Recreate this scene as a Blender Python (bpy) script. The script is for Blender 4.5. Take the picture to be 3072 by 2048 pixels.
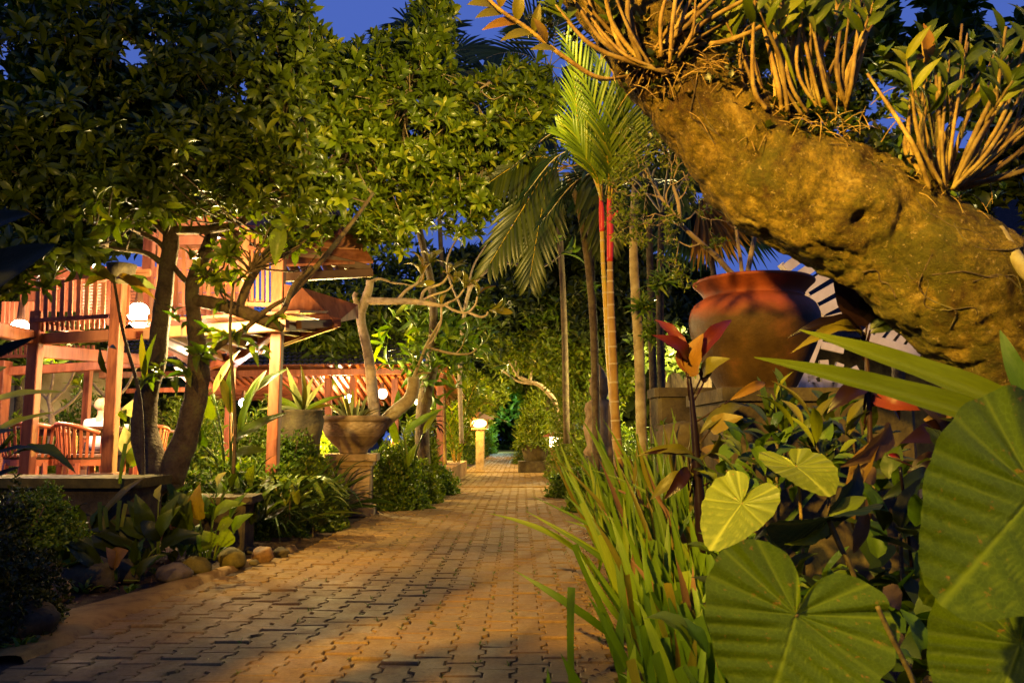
import bpy, bmesh, math, random
import numpy as np
from mathutils import Vector, Matrix, noise
random.seed(7)
RNG = np.random.default_rng(7)
R = math.radians
scene = bpy.context.scene
for o in list(bpy.data.objects):
    bpy.data.objects.remove(o)
col = scene.collection

# ------------------------------------------------------------------ camera
F = 2389.0                                   # focal length in photo pixels (28 mm on 36 mm)
PITCH = math.atan(286 / F)
EYE = Vector((0, 0, 1.0))
cd = bpy.data.cameras.new('camera')
cam = bpy.data.objects.new('camera', cd)
col.objects.link(cam)
cam.location = EYE
cam.rotation_euler = (math.pi / 2 + PITCH, 0, 0)
cd.sensor_width = 36
cd.lens = F / 3072 * 36
cd.clip_start = 0.05
cd.clip_end = 500
cd.dof.use_dof = True
cd.dof.focus_distance = 9.0
cd.dof.aperture_fstop = 9.0
scene.camera = cam

# ------------------------------------------------------------------ dusk sky
w = bpy.data.worlds.new('World')
scene.world = w
w.use_nodes = True
nt = w.node_tree
bg = nt.nodes['Background']
sky = nt.nodes.new('ShaderNodeTexSky')
sky.sky_type = 'NISHITA'
sky.sun_disc = False
sky.sun_elevation = R(-3.0)
sky.sun_rotation = R(160)
sky.altitude = 300
sky.air_density = 1.2
sky.dust_density = 0.3
sky.ozone_density = 4.0
tint = nt.nodes.new('ShaderNodeMix')
tint.data_type = 'RGBA'
tint.blend_type = 'MIX'
tint.inputs[0].default_value = 0.8
tint.inputs[7].default_value = (0.11, 0.21, 0.78, 1)
nt.links.new(sky.outputs[0], tint.inputs[6])
nt.links.new(tint.outputs[2], bg.inputs[0])
bg.inputs[1].default_value = 0.80

scene.view_settings.view_transform = 'Standard'
scene.view_settings.look = 'None'
scene.view_settings.gamma = 1.0
scene.view_settings.exposure = 0.0

def P(px, py, Y):
    """point seen at photo pixel (px,py) at distance Y down the garden"""
    u = (px - 1536) / F
    v = (1024 - py) / F
    r = Vector((u, math.cos(PITCH) - v * math.sin(PITCH), math.sin(PITCH) + v * math.cos(PITCH)))
    return EYE + r * (Y / r.y)
def S(npx, Y):
    return npx / F * Y
def G(px, py, z=0.0):
    u = (px - 1536) / F
    v = (1024 - py) / F
    r = Vector((u, math.cos(PITCH) - v * math.sin(PITCH), math.sin(PITCH) + v * math.cos(PITCH)))
    return EYE + r * ((z - 1.0) / r.z)

# ------------------------------------------------------------------ lamps that light the garden
def lamp(name, loc, power, color, radius=0.06, kind='POINT', target=None, size=60, blend=0.4):
    ld = bpy.data.lights.new(name, kind)
    ld.energy = power
    ld.color = color
    ld.shadow_soft_size = radius
    lo = bpy.data.objects.new(name, ld)
    lo.location = loc
    if kind == 'SPOT':
        ld.spot_size = R(size)
        ld.spot_blend = blend
        d = Vector(target) - Vector(loc)
        lo.rotation_euler = d.to_track_quat('-Z', 'Y').to_euler()
    col.objects.link(lo)
    return lo
SODIUM = (1.0, 0.575, 0.075)
WARM = (1.0, 0.64, 0.38)
lamp('flood_lamp', (-2.3, -1.2, 3.4), 5400, SODIUM, 0.06, 'SPOT', (1.15, 7.3, 1.45), 54, 0.45)
lamp('side_flood_lamp', (-1.15, 0.75, 2.6), 820, (1.0, 0.74, 0.09), 0.05, 'SPOT', (1.35, 1.8, 0.9), 70, 0.5)
lamp('left_bed_fill', (-0.9, 0.8, 2.6), 420, SODIUM, 0.05, 'SPOT', (-2.45, 6.6, 0.5), 40, 0.6)  # added warm fill for the dim left bed, no fixture behind it
lamp('crown_flood_lamp', (0.1, 3.3, 3.1), 3300, (1.0, 0.72, 0.18), 0.05, 'SPOT', P(1290, 330, 9), 58, 1.0)
lamp('tree_crown_fill', (-0.4, 2.2, 1.0), 520, (1.0, 0.66, 0.2), 0.05, 'SPOT', P(620, 330, 7), 50, 0.7)  # fill added from below to brighten the dark left crown
lamp('path_lamp', (-2.9, 11.8, 0.95), 560, SODIUM, 0.04)
lamp('path_lamp', (-2.9, 17.4, 0.95), 900, SODIUM, 0.04)
lamp('terrace_lamp', (2.2, 4.3, 1.5), 170, (1.0, 0.62, 0.24), 0.05, 'SPOT', (2.62, 6.2, 2.15), 48, 0.5)
# ------------------------------------------------------------------ materials
MATS = {}
def new_mat(name):
    m = bpy.data.materials.new(name)
    m.use_nodes = True
    n = m.node_tree.nodes
    return m, n, m.node_tree.links, n['Principled BSDF']
def rand_value(n, l, nscale=3.0):
    """per-leaf attribute + per-object random + slow noise -> 0..1"""
    at = n.new('ShaderNodeAttribute'); at.attribute_name = 'rnd'
    oi = n.new('ShaderNodeObjectInfo')
    a = n.new('ShaderNodeMath'); a.operation = 'ADD'
    l.new(at.outputs['Fac'], a.inputs[0]); l.new(oi.outputs['Random'], a.inputs[1])
    f = n.new('ShaderNodeMath'); f.operation = 'FRACT'
    l.new(a.outputs[0], f.inputs[0])
    return f.outputs[0]
def ramp(n, l, fac, cols):
    r = n.new('ShaderNodeValToRGB')
    e = r.color_ramp.elements
    e[0].position = cols[0][0]; e[0].color = (*cols[0][1], 1)
    e[1].position = cols[-1][0]; e[1].color = (*cols[-1][1], 1)
    for p, c in cols[1:-1]:
        k = e.new(p); k.color = (*c, 1)
    l.new(fac, r.inputs[0])
    return r.outputs[0]
def noise_tex(n, l, scale, detail=4, rough=0.6, coord='Object', dist=0.0):
    tc = n.new('ShaderNodeTexCoord')
    t = n.new('ShaderNodeTexNoise')
    t.inputs['Scale'].default_value = scale
    t.inputs['Detail'].default_value = detail
    t.inputs['Roughness'].default_value = rough
    t.inputs['Distortion'].default_value = dist
    l.new(tc.outputs[coord], t.inputs[0])
    return t.outputs[0]
def mixc(n, l, fac, a, b, mode='MIX'):
    m = n.new('ShaderNodeMix'); m.data_type = 'RGBA'; m.blend_type = mode
    for sock, v in ((m.inputs[0], fac), (m.inputs[6], a), (m.inputs[7], b)):
        if isinstance(v, (int, float)): sock.default_value = v
        elif isinstance(v, tuple): sock.default_value = (*v, 1)
        else: l.new(v, sock)
    return m.outputs[2]
def bump(n, l, bs, height, strength, dist=0.01):
    b = n.new('ShaderNodeBump')
    b.inputs['Strength'].default_value = strength
    b.inputs['Distance'].default_value = dist
    l.new(height, b.inputs['Height'])
    l.new(b.outputs[0], bs.inputs['Normal'])
def leaf_mat(name, c1, c2, c3=None, rough=0.38, transl=0.35, vein=None, spots=0.0, spec=0.22, big=False):
    m, n, l, bs = new_mat(name)
    rv = rand_value(n, l)
    cols = [(0.0, c1), (0.75, c2)] + ([(1.0, c3)] if c3 else [])
    c = ramp(n, l, rv, cols)
    nz = noise_tex(n, l, 14, 3)
    c = mixc(n, l, nz, mixc(n, l, 0.45, c, (0, 0, 0)), c)
    if big:
        c = mixc(n, l, noise_tex(n, l, 3.0, 5, 0.7), mixc(n, l, 0.62, c, (0.01, 0.03, 0.0)), mixc(n, l, 0.15, c, (0.30, 0.30, 0.02)))
        vo = n.new('ShaderNodeTexVoronoi'); vo.feature = 'DISTANCE_TO_EDGE'; vo.inputs['Scale'].default_value = 26; tcv = n.new('ShaderNodeTexCoord'); l.new(tcv.outputs['Object'], vo.inputs['Vector'])
        rv_ = n.new('ShaderNodeMapRange'); rv_.inputs[1].default_value = 0.0; rv_.inputs[2].default_value = 0.07; rv_.inputs[3].default_value = 0.30; rv_.inputs[4].default_value = 0.0; l.new(vo.outputs['Distance'], rv_.inputs[0])
        c = mixc(n, l, rv_.outputs[0], c, (0.18, 0.24, 0.02))
    if spots:
        s = noise_tex(n, l, 11, 5, 0.7)
        r = n.new('ShaderNodeMapRange'); r.inputs[1].default_value = 0.66 - spots * 0.1; r.inputs[2].default_value = 0.70
        l.new(s, r.inputs[0])
        c = mixc(n, l, r.outputs[0], c, (0.32, 0.15, 0.025))
    if vein:
        at = n.new('ShaderNodeAttribute'); at.attribute_name = 'vein'
        c = mixc(n, l, at.outputs['Fac'], c, vein)
    l.new(c, bs.inputs['Base Color'])
    bs.inputs['Roughness'].default_value = rough
    bs.inputs['Specular IOR Level'].default_value = spec
    bump(n, l, bs, noise_tex(n, l, 45, 2), 0.25, 0.004)
    if transl:
        t = n.new('ShaderNodeBsdfTranslucent')
        hs = n.new('ShaderNodeHueSaturation'); hs.inputs['Value'].default_value = 1.5; hs.inputs['Saturation'].default_value = 1.1
        l.new(c, hs.inputs['Color']); l.new(hs.outputs[0], t.inputs[0])
        mx = n.new('ShaderNodeMixShader'); mx.inputs[0].default_value = transl
        l.new(bs.outputs[0], mx.inputs[1]); l.new(t.outputs[0], mx.inputs[2])
        l.new(mx.outputs[0], n['Material Output'].inputs[0])
    MATS[name] = m
    return m
def surf_mat(name, cols, scale=4, rough=0.7, bmp=0.4, bscale=30, bdist=0.01, spec=0.18, stretch=None, objvar=0.0, dist=0.0):
    m, n, l, bs = new_mat(name)
    tc = n.new('ShaderNodeNewGeometry'); mp = n.new('ShaderNodeMapping')
    l.new(tc.outputs['Position'], mp.inputs[0])
    if stretch: mp.inputs['Scale'].default_value = stretch
    t = n.new('ShaderNodeTexNoise'); t.inputs['Scale'].default_value = scale; t.inputs['Detail'].default_value = 6
    t.inputs['Roughness'].default_value = 0.65; t.inputs['Distortion'].default_value = dist
    l.new(mp.outputs[0], t.inputs[0])
    k = len(cols) - 1
    c = ramp(n, l, t.outputs[0], [(0.3 + 0.4 * i / k, cc) for i, cc in enumerate(cols)])
    if objvar:
        oi = n.new('ShaderNodeObjectInfo')
        at = n.new('ShaderNodeAttribute'); at.attribute_name = 'rnd'
        ad = n.new('ShaderNodeMath'); ad.operation = 'ADD'; l.new(oi.outputs['Random'], ad.inputs[0]); l.new(at.outputs['Fac'], ad.inputs[1])
        fr = n.new('ShaderNodeMath'); fr.operation = 'FRACT'; l.new(ad.outputs[0], fr.inputs[0])
        mr = n.new('ShaderNodeMapRange'); mr.inputs[3].default_value = 1 - objvar; mr.inputs[4].default_value = 1 + objvar
        l.new(fr.outputs[0], mr.inputs[0])
        hs = n.new('ShaderNodeHueSaturation'); l.new(mr.outputs[0], hs.inputs['Value']); l.new(c, hs.inputs['Color'])
        c = hs.outputs[0]
    l.new(c, bs.inputs['Base Color'])
    bs.inputs['Roughness'].default_value = rough
    bs.inputs['Specular IOR Level'].default_value = spec
    t2 = n.new('ShaderNodeTexNoise'); t2.inputs['Scale'].default_value = bscale; t2.inputs['Detail'].default_value = 5
    l.new(mp.outputs[0], t2.inputs[0])
    bump(n, l, bs, t2.outputs[0], bmp, bdist)
    MATS[name] = m
    return m
def paver_mat():
    m, n, l, bs = new_mat('paver')
    g = n.new('ShaderNodeNewGeometry')
    def nz(scale, detail, rough=0.65, dist=0.0):
        t = n.new('ShaderNodeTexNoise'); t.inputs['Scale'].default_value = scale; t.inputs['Detail'].default_value = detail
        t.inputs['Roughness'].default_value = rough; t.inputs['Distortion'].default_value = dist; l.new(g.outputs['Position'], t.inputs[0]); return t.outputs[0]
    def rng(x, a, b, c=0.0, d=1.0):
        r = n.new('ShaderNodeMapRange'); r.inputs[1].default_value = a; r.inputs[2].default_value = b; r.inputs[3].default_value = c; r.inputs[4].default_value = d
        l.new(x, r.inputs[0]); return r.outputs[0]
    oi = n.new('ShaderNodeObjectInfo'); at = n.new('ShaderNodeAttribute'); at.attribute_name = 'rnd'
    ad = n.new('ShaderNodeMath'); ad.operation = 'ADD'; l.new(oi.outputs['Random'], ad.inputs[0]); l.new(at.outputs['Fac'], ad.inputs[1])
    fr = n.new('ShaderNodeMath'); fr.operation = 'FRACT'; l.new(ad.outputs[0], fr.inputs[0])
    c = ramp(n, l, fr.outputs[0], [(0.0, (0.125, 0.066, 0.007)), (0.35, (0.18, 0.097, 0.010)), (0.7, (0.165, 0.100, 0.009)), (1.0, (0.225, 0.120, 0.015))])
    c = mixc(n, l, rng(nz(1.1, 5), 0.42, 0.66, 0, 0.75), c, (0.12, 0.090, 0.010))          # moss
    c = mixc(n, l, rng(nz(3.1, 6, 0.75), 0.45, 0.7, 0, 0.7), c, (0.075, 0.036, 0.010))     # damp dirt
    c = mixc(n, l, rng(nz(38, 5, 0.8), 0.35, 0.7, 0.0, 0.55), mixc(n, l, 0.35, c, (0.35, 0.22, 0.11)), (0.04, 0.025, 0.012))
    c = mixc(n, l, rng(nz(170, 2, 0.5), 0.68, 0.74, 0, 0.6), c, (0.34, 0.24, 0.10))        # pale grit
    l.new(c, bs.inputs['Base Color']); l.new(rng(nz(5, 4), 0.3, 0.7, 0.55, 0.9), bs.inputs['Roughness']); bs.inputs['Specular IOR Level'].default_value = 0.10
    h = n.new('ShaderNodeMath'); h.operation = 'ADD'; l.new(nz(60, 6, 0.8), h.inputs[0]); l.new(nz(14, 4), h.inputs[1])
    bump(n, l, bs, h.outputs[0], 0.8, 0.006)
    MATS['paver'] = m
def emit_mat(name, color, strength):
    m, n, l, bs = new_mat(name)
    bs.inputs['Emission Color'].default_value = (*color, 1)
    bs.inputs['Emission Strength'].default_value = strength
    bs.inputs['Base Color'].default_value = (0.8, 0.8, 0.8, 1)
    MATS[name] = m
    return m

# ------------------------------------------------------------------ meshes and things
def mesh_np(name, V, Q, attrs=None, smooth=False):
    """V (n,3), Q (m,k) equal-sized polygons"""
    V = np.asarray(V, np.float32); Q = np.asarray(Q, np.int32)
    me = bpy.data.meshes.new(name)
    me.vertices.add(len(V)); me.vertices.foreach_set('co', V.ravel())
    k = Q.shape[1]
    me.loops.add(Q.size); me.loops.foreach_set('vertex_index', Q.ravel())
    me.polygons.add(len(Q))
    me.polygons.foreach_set('loop_start', np.arange(0, Q.size, k, dtype=np.int32))
    me.update(calc_edges=True)
    if attrs:
        for an, av in attrs.items():
            a = me.attributes.new(an, 'FLOAT', 'POINT'); a.data.foreach_set('value', np.asarray(av, np.float32))
    if smooth: me.polygons.foreach_set('use_smooth', np.ones(len(Q), bool))
    me.validate()
    return me
def mesh_py(name, V, Fc, smooth=False):
    me = bpy.data.meshes.new(name)
    me.from_pydata([tuple(v) for v in V], [], Fc)
    if smooth: me.polygons.foreach_set('use_smooth', [True] * len(me.polygons))
    me.update()
    return me
def shift(V, base):
    return np.asarray([tuple(v) for v in V] if not isinstance(V, np.ndarray) else V, float) - np.array(base)[None, :]

class Thing:
    def __init__(s, name, label, cat, base, group=None):
        o = bpy.data.objects.new(name, None)
        o.empty_display_size = 0.1
        o.location = base
        col.objects.link(o)
        o['label'] = label; o['category'] = cat
        if group: o['group'] = group
        s.o = o; s.base = Vector(base)
    def add(s, name, me, m, parent=None, kind=None, label=None):
        """mesh already in coordinates relative to the base"""
        if m and len(me.materials) == 0: me.materials.append(m)
        o = bpy.data.objects.new(name, me)
        o.parent = parent or s.o
        if kind: o['kind'] = kind
        if label: o['label'] = label
        col.objects.link(o)
        return o
    def part(s, name, V, Fc, m, parent=None, smooth=False, kind=None, label=None):
        return s.add(name, mesh_py(name, shift(V, s.base), Fc, smooth), m, parent, kind, label)
    def partnp(s, name, V, Q, m, parent=None, attrs=None, smooth=False, kind=None, label=None):
        return s.add(name, mesh_np(name, np.asarray(V) - np.array(s.base)[None], Q, attrs, smooth), m, parent, kind, label)
    def inst(s, name, me, M, m=None, label=None, parent=None):
        if m and len(me.materials) == 0: me.materials.append(m)
        o = bpy.data.objects.new(name, me)
        o.parent = parent or s.o
        o.matrix_basis = Matrix.Translation(-s.base) @ M
        if label: o['label'] = label
        col.objects.link(o)
        return o
def single(name, label, cat, V, Fc, m, base, group=None, smooth=False, kind=None):
    me = mesh_py(name, shift(V, base), Fc, smooth)
    me.materials.append(m)
    o = bpy.data.objects.new(name, me); o.location = base
    if kind: o['kind'] = kind
    if label: o['label'] = label
    if cat: o['category'] = cat
    if group: o['group'] = group
    col.objects.link(o)
    return o
def struct(name, me, m, parent=None, kind='structure', label=None):
    if m: me.materials.append(m)
    o = bpy.data.objects.new(name, me); o['kind'] = kind
    if label: o['label'] = label
    if parent: o.parent = parent
    col.objects.link(o)
    return o

# ------------------------------------------------------------------ shapes
def spline(pts, n):
    """Catmull-Rom resample; pts rows of any width"""
    A = [np.array(list(p), float) for p in pts]
    A = [2 * A[0] - A[1]] + A + [2 * A[-1] - A[-2]]
    out = []
    segs = len(A) - 3
    for i in range(n):
        u = i / (n - 1) * segs
        k = min(int(u), segs - 1); t = u - k
        p0, p1, p2, p3 = A[k:k + 4]
        out.append(0.5 * ((2 * p1) + (-p0 + p2) * t + (2 * p0 - 5 * p1 + 4 * p2 - p3) * t * t + (-p0 + 3 * p1 - 3 * p2 + p3) * t ** 3))
    return np.array(out)
def tube(pts, radii, n=None, sides=8, rough=0.0, rs=6.0, cap=True):
    """returns V,F ; pts list of Vector, radii list"""
    rows = [list(p) + [r] for p, r in zip(pts, radii)]
    n = n or max(2, len(pts) * 3)
    C = spline(rows, n) if len(rows) > 2 else np.array([np.array(rows[0]) * (1 - i / (n - 1)) + np.array(rows[1]) * i / (n - 1) for i in range(n)])
    V = []; Fc = []
    T = np.gradient(C[:, :3], axis=0)
    t0 = Vector(T[0]).normalized()
    a = t0.orthogonal().normalized()
    for i in range(n):
        t = Vector(T[i]).normalized()
        a = (a - t * a.dot(t)).normalized()
        b = t.cross(a)
        c = Vector(C[i, :3])
        for j in range(sides):
            an = 2 * math.pi * j / sides
            d = a * math.cos(an) + b * math.sin(an)
            r = max(C[i, 3], 1e-4)
            if rough:
                q = (c + d * r) * rs
                r *= 1 + rough * (noise.noise(q) + 0.5 * noise.noise(q * 2.7))
            V.append(c + d * r)
    for i in range(n - 1):
        for j in range(sides):
            k = (j + 1) % sides
            Fc.append((i * sides + j, i * sides + k, (i + 1) * sides + k, (i + 1) * sides + j))
    if cap:
        Fc.append(tuple(reversed(range(sides)))); Fc.append(tuple(range((n - 1) * sides, n * sides)))
    return V, Fc
def join(*vf):
    V = []; Fc = []
    for v, f in vf:
        k = len(V); V += list(v); Fc += [tuple(i + k for i in q) for q in f]
    return V, Fc
def box(c, sx, sy, sz, rotz=0, bev=0.0):
    """box with centre of its base at c (bevelled vertical edges when bev>0)"""
    c = Vector(c)
    hx, hy = sx / 2, sy / 2
    if bev:
        ring = [(-hx + bev, -hy), (hx - bev, -hy), (hx, -hy + bev), (hx, hy - bev), (hx - bev, hy), (-hx + bev, hy), (-hx, hy - bev), (-hx, -hy + bev)]
    else:
        ring = [(-hx, -hy), (hx, -hy), (hx, hy), (-hx, hy)]
    ca, sa = math.cos(rotz), math.sin(rotz)
    V = []
    for z in (0, sz):
        for x, y in ring: V.append(c + Vector((x * ca - y * sa, x * sa + y * ca, z)))
    n = len(ring)
    Fc = [(i, (i + 1) % n, (i + 1) % n + n, i + n) for i in range(n)]
    Fc += [tuple(reversed(range(n))), tuple(range(n, 2 * n))]
    return V, Fc
def bar(p0, p1, w, h, up=(0, 0, 1)):
    """squared timber from p0 to p1, w across, h along up, with small chamfers"""
    p0, p1 = Vector(p0), Vector(p1)
    d = (p1 - p0).normalized()
    s = d.cross(Vector(up))
    if s.length < 1e-3: s = Vector((1, 0, 0))
    s.normalize(); u = s.cross(d).normalized()
    b = min(w, h) * 0.08
    ring = [(-w/2 + b, -h/2), (w/2 - b, -h/2), (w/2, -h/2 + b), (w/2, h/2 - b), (w/2 - b, h/2), (-w/2 + b, h/2), (-w/2, h/2 - b), (-w/2, -h/2 + b)]
    V = [p + s * x + u * y for p in (p0, p1) for x, y in ring]
    n = 8
    Fc = [(i, i + n, (i + 1) % n + n, (i + 1) % n) for i in range(n)] + [tuple(range(n)), tuple(reversed(range(n, 2 * n)))]
    return V, Fc
def lathe(profile, c, seg=48, disp=None):
    V = []; Fc = []
    c = Vector(c)
    for i, (r, z) in enumerate(profile):
        for j in range(seg):
            a = 2 * math.pi * j / seg
            rr = r + (disp(a, z, r) if disp else 0)
            V.append(c + Vector((rr * math.cos(a), rr * math.sin(a), z)))
    for i in range(len(profile) - 1):
        for j in range(seg):
            k = (j + 1) % seg
            Fc.append((i * seg + j, i * seg + k, (i + 1) * seg + k, (i + 1) * seg + j))
    Fc.append(tuple(reversed(range(seg)))); Fc.append(tuple(range((len(profile) - 1) * seg, len(profile) * seg)))
    return V, Fc
def rock(c, rx, ry, rz, seed=0, nu=18, nv=12, amp=0.18):
    V = []; Fc = []
    for i in range(nv + 1):
        th = math.pi * i / nv
        for j in range(nu):
            ph = 2 * math.pi * j / nu
            d = Vector((math.sin(th) * math.cos(ph), math.sin(th) * math.sin(ph), math.cos(th)))
            k = 1 + amp * noise.noise(d * 1.3 + Vector((seed, 0, 0))) + amp * 0.35 * noise.noise(d * 4 + Vector((0, seed, 0)))
            V.append(Vector(c) + Vector((d.x * rx * k, d.y * ry * k, d.z * rz * k)))
    for i in range(nv):
        for j in range(nu):
            k = (j + 1) % nu
            Fc.append((i * nu + j, (i + 1) * nu + j, (i + 1) * nu + k, i * nu + k))
    return V, Fc

# ------------------------------------------------------------------ leaves
def leaf_grid(width, arch=0.12, fold=0.18, nt_=8, nx=2, wave=0.0, cut=False, tipdroop=0.0, twist=0.0):
    """leaf from (0,0,0) to (0,1,0); width(t) half width 0..0.5; returns V,Q"""
    V = []; Q = []
    ts = np.linspace(0, 1, nt_ + 1)
    for t in ts:
        hw = width(t)
        for k in range(-nx, nx + 1):
            s = k / nx
            x = s * hw
            z = 4 * arch * t * (1 - t) - tipdroop * t * t * 0.0
            z += fold * abs(s) * hw + wave * hw * math.sin(t * 17 + s * 2) * abs(s)
            tw = twist * t
            V.append((x * math.cos(tw), t, z + 0.05 * x * math.sin(tw)))
    m = 2 * nx + 1
    for i in range(nt_):
        for k in range(m - 1):
            a = i * m + k
            Q.append((a, a + 1, a + m + 1, a + m))
    return np.array(V), np.array(Q)
W_LANCE = lambda t: 0.5 * max(0.015, math.sin(math.pi * min(1, t ** 0.85)) ** 0.9)
W_OBOV = lambda t: 0.5 * max(0.02, (math.sin(math.pi * t ** 1.5)) ** 0.8)
W_OVATE = lambda t: 0.5 * max(0.02, (math.sin(math.pi * t ** 0.62)) ** 0.85)
W_STRAP = lambda t: 0.5 * (0.75 + 0.25 * math.sin(math.pi * t)) * (1 if t < 0.7 else max(0.03, 1 - ((t - 0.7) / 0.3) ** 1.6))
W_CUT = lambda t: 0.5 * (0.8 + 0.2 * t)
W_LONG = lambda t: 0.5 * max(0.04, (math.sin(math.pi * t ** 0.7)) ** 0.75) if t < 0.97 else 0.02
LEAFMESH = {}
def lm(key, mat_name, **kw):
    """cached single-leaf mesh with its material"""
    k = (key, mat_name)
    if k not in LEAFMESH:
        fn, args = LEAFDEF[key]
        V, Q = leaf_grid(fn, **args)
        me = mesh_np('leaf', V, Q, smooth=True)
        me.materials.append(MATS[mat_name])
        LEAFMESH[k] = me
    return LEAFMESH[k]
LEAFDEF = {
    'flat': (W_LONG, dict(arch=0.02, fold=0.07, nt_=16, nx=3, wave=0.008)),
    'lance': (W_LANCE, dict(arch=0.09, fold=0.12, nt_=10, nx=2)),
    'lance_bent': (W_LANCE, dict(arch=0.22, fold=0.12, nt_=12, nx=2, wave=0.05)),
    'long': (W_LONG, dict(arch=0.06, fold=0.05, nt_=14, nx=3, wave=0.015)),
    'ovate': (W_OVATE, dict(arch=0.12, fold=0.16, nt_=10, nx=3, wave=0.06)),
    'obov': (W_OBOV, dict(arch=0.10, fold=0.12, nt_=8, nx=2)),
    'strap': (W_STRAP, dict(arch=0.06, fold=0.02, nt_=10, nx=1)),
    'strap_arc': (W_STRAP, dict(arch=0.26, fold=0.02, nt_=14, nx=1)),
    'strap_twist': (W_STRAP, dict(arch=0.10, fold=0.02, nt_=12, nx=1, twist=0.9)),
    'cut': (W_CUT, dict(arch=0.03, fold=0.02, nt_=6, nx=1)),
}
def frame(base, tip, W, nh=(0, 0, 1)):
    base, tip = Vector(base), Vector(tip)
    d = tip - base; L = d.length; d.normalize()
    nh = Vector(nh)
    n = nh - d * nh.dot(d)
    if n.length < 1e-3: n = d.orthogonal()
    n.normalize(); x = d.cross(n)
    return Matrix(((x.x * W, d.x * L, n.x * L, base.x), (x.y * W, d.y * L, n.y * L, base.y), (x.z * W, d.z * L, n.z * L, base.z), (0, 0, 0, 1)))
def put_leaf(th, key, mat_name, base, tip, W, nh=(0, 0, 1), label=None, name='leaf'):
    return th.inst(name, lm(key, mat_name), frame(base, tip, W, nh), label=label)

def frames_np(D, N, L, Wd):
    D = D / np.linalg.norm(D, axis=1, keepdims=True)
    N = N - D * np.sum(D * N, axis=1, keepdims=True)
    N = N / np.maximum(np.linalg.norm(N, axis=1, keepdims=True), 1e-6)
    X = np.cross(D, N)
    M = np.stack([X * Wd[:, None], D * L[:, None], N * L[:, None]], axis=2)   # columns
    return M
def scatter(tmpl, pos, M):
    V, Q = tmpl
    n, nv = len(pos), len(V)
    VV = pos[:, None, :] + np.einsum('nij,vj->nvi', M, V)
    QQ = (Q[None] + (np.arange(n) * nv)[:, None, None]).reshape(-1, Q.shape[1])
    rnd = np.repeat(RNG.random(n), nv)
    return VV.reshape(-1, 3), QQ, rnd
T_ROS = leaf_grid(lambda t: 0.5 * max(0.03, math.sin(math.pi * t ** 1.25) ** 0.65), arch=0.14, fold=0.12, nt_=5, nx=1)
T_LAN = leaf_grid(W_LANCE, arch=0.12, fold=0.12, nt_=3, nx=1)
T_SMALL = leaf_grid(W_OVATE, arch=0.08, fold=0.15, nt_=2, nx=1)
T_BLADE = leaf_grid(W_STRAP, arch=0.22, fold=0.03, nt_=5, nx=1)
def unit(n):
    a = RNG.normal(size=(n, 3)); return a / np.linalg.norm(a, axis=1, keepdims=True)
def rosettes(C, A, k, L, Wr, tilt=(30, 80), tmpl=T_ROS, ljit=0.3):
    """k leaves round every centre C with axis A"""
    n = len(C)
    A = A / np.linalg.norm(A, axis=1, keepdims=True)
    ref = np.where(np.abs(A[:, 2:3]) > 0.9, np.array([[1., 0, 0]]), np.array([[0, 0, 1.]]))
    U = np.cross(A, ref); U /= np.linalg.norm(U, axis=1, keepdims=True)
    Wv = np.cross(A, U)
    az = (np.arange(k)[None] * 2.4 + RNG.random((n, 1)) * 6.28 + RNG.normal(0, 0.2, (n, k)))
    ti = np.radians(tilt[0] + (tilt[1] - tilt[0]) * ((np.arange(k)[None] + 0.5) / k + RNG.normal(0, 0.1, (n, k))))
    rad = U[:, None] * np.cos(az)[..., None] + Wv[:, None] * np.sin(az)[..., None]
    D = A[:, None] * np.cos(ti)[..., None] + rad * np.sin(ti)[..., None]
    N = A[:, None] * np.sin(ti)[..., None] - rad * np.cos(ti)[..., None]
    Ls = (L if np.isscalar(L) else L[:, None]) * (1 + RNG.uniform(-ljit, ljit, (n, k)))
    Ls = Ls.reshape(-1)
    pos = np.repeat(C, k, axis=0)
    return scatter(tmpl, pos, frames_np(D.reshape(-1, 3), N.reshape(-1, 3), Ls, Ls * Wr))
def inside(px, py, shapes):
    r = np.zeros(len(px), bool)
    for cx, cy, rx, ry in shapes: r |= ((px - cx) / rx) ** 2 + ((py - cy) / ry) ** 2 < 1
    return r
def crown_points(regions, n, holes=(), clump_=None):
    """regions: (cx,cy,rx,ry,Y,dY,weight) discs of the crown as seen from the path"""
    wts = np.array([r[6] * r[2] * r[3] for r in regions], float); wts /= wts.sum()
    idx = RNG.choice(len(regions), n, p=wts)
    reg = np.array([r[:6] for r in regions], float)[idx]
    a = RNG.random(n) * 2 * np.pi; q = RNG.random(n) ** 0.5
    px = reg[:, 0] + np.cos(a) * q * reg[:, 2]; py = reg[:, 1] + np.sin(a) * q * reg[:, 3]
    Y = reg[:, 4] + reg[:, 5] * (RNG.random(n) * 2 - 1) * np.sqrt(np.maximum(0.08, 1 - q * q * 0.8))
    ok = ~inside(px, py, holes)
    px, py, Y = px[ok], py[ok], Y[ok]
    u = (px - 1536) / F; v = (1024 - py) / F
    cp, sp = math.cos(PITCH), math.sin(PITCH)
    ry = cp - v * sp; rz = sp + v * cp
    Pn = np.stack([u / ry * Y, Y, 1.0 + rz / ry * Y], axis=1)
    if clump_:
        sc = 9.0 / np.mean(Y)
        k = np.array([noise.noise(Vector(q) * 1.7 * sc) + 0.5 * noise.noise(Vector(q) * 4.1 * sc) for q in Pn])
        Pn = Pn[k > clump_]
    return Pn
def limb(th, pts, name='branch', m='bark_dark', rough=0.12, sides=9, n=None, parent=None):
    """pts: (px,py,Y,radius_px)"""
    V, Fc = tube([P(a, b, c) for a, b, c, r in pts], [S(r, c) for a, b, c, r in pts], n or len(pts) * 5, sides, rough, 8.0)
    return th.part(name, V, Fc, MATS[m], smooth=True, parent=parent)
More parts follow.
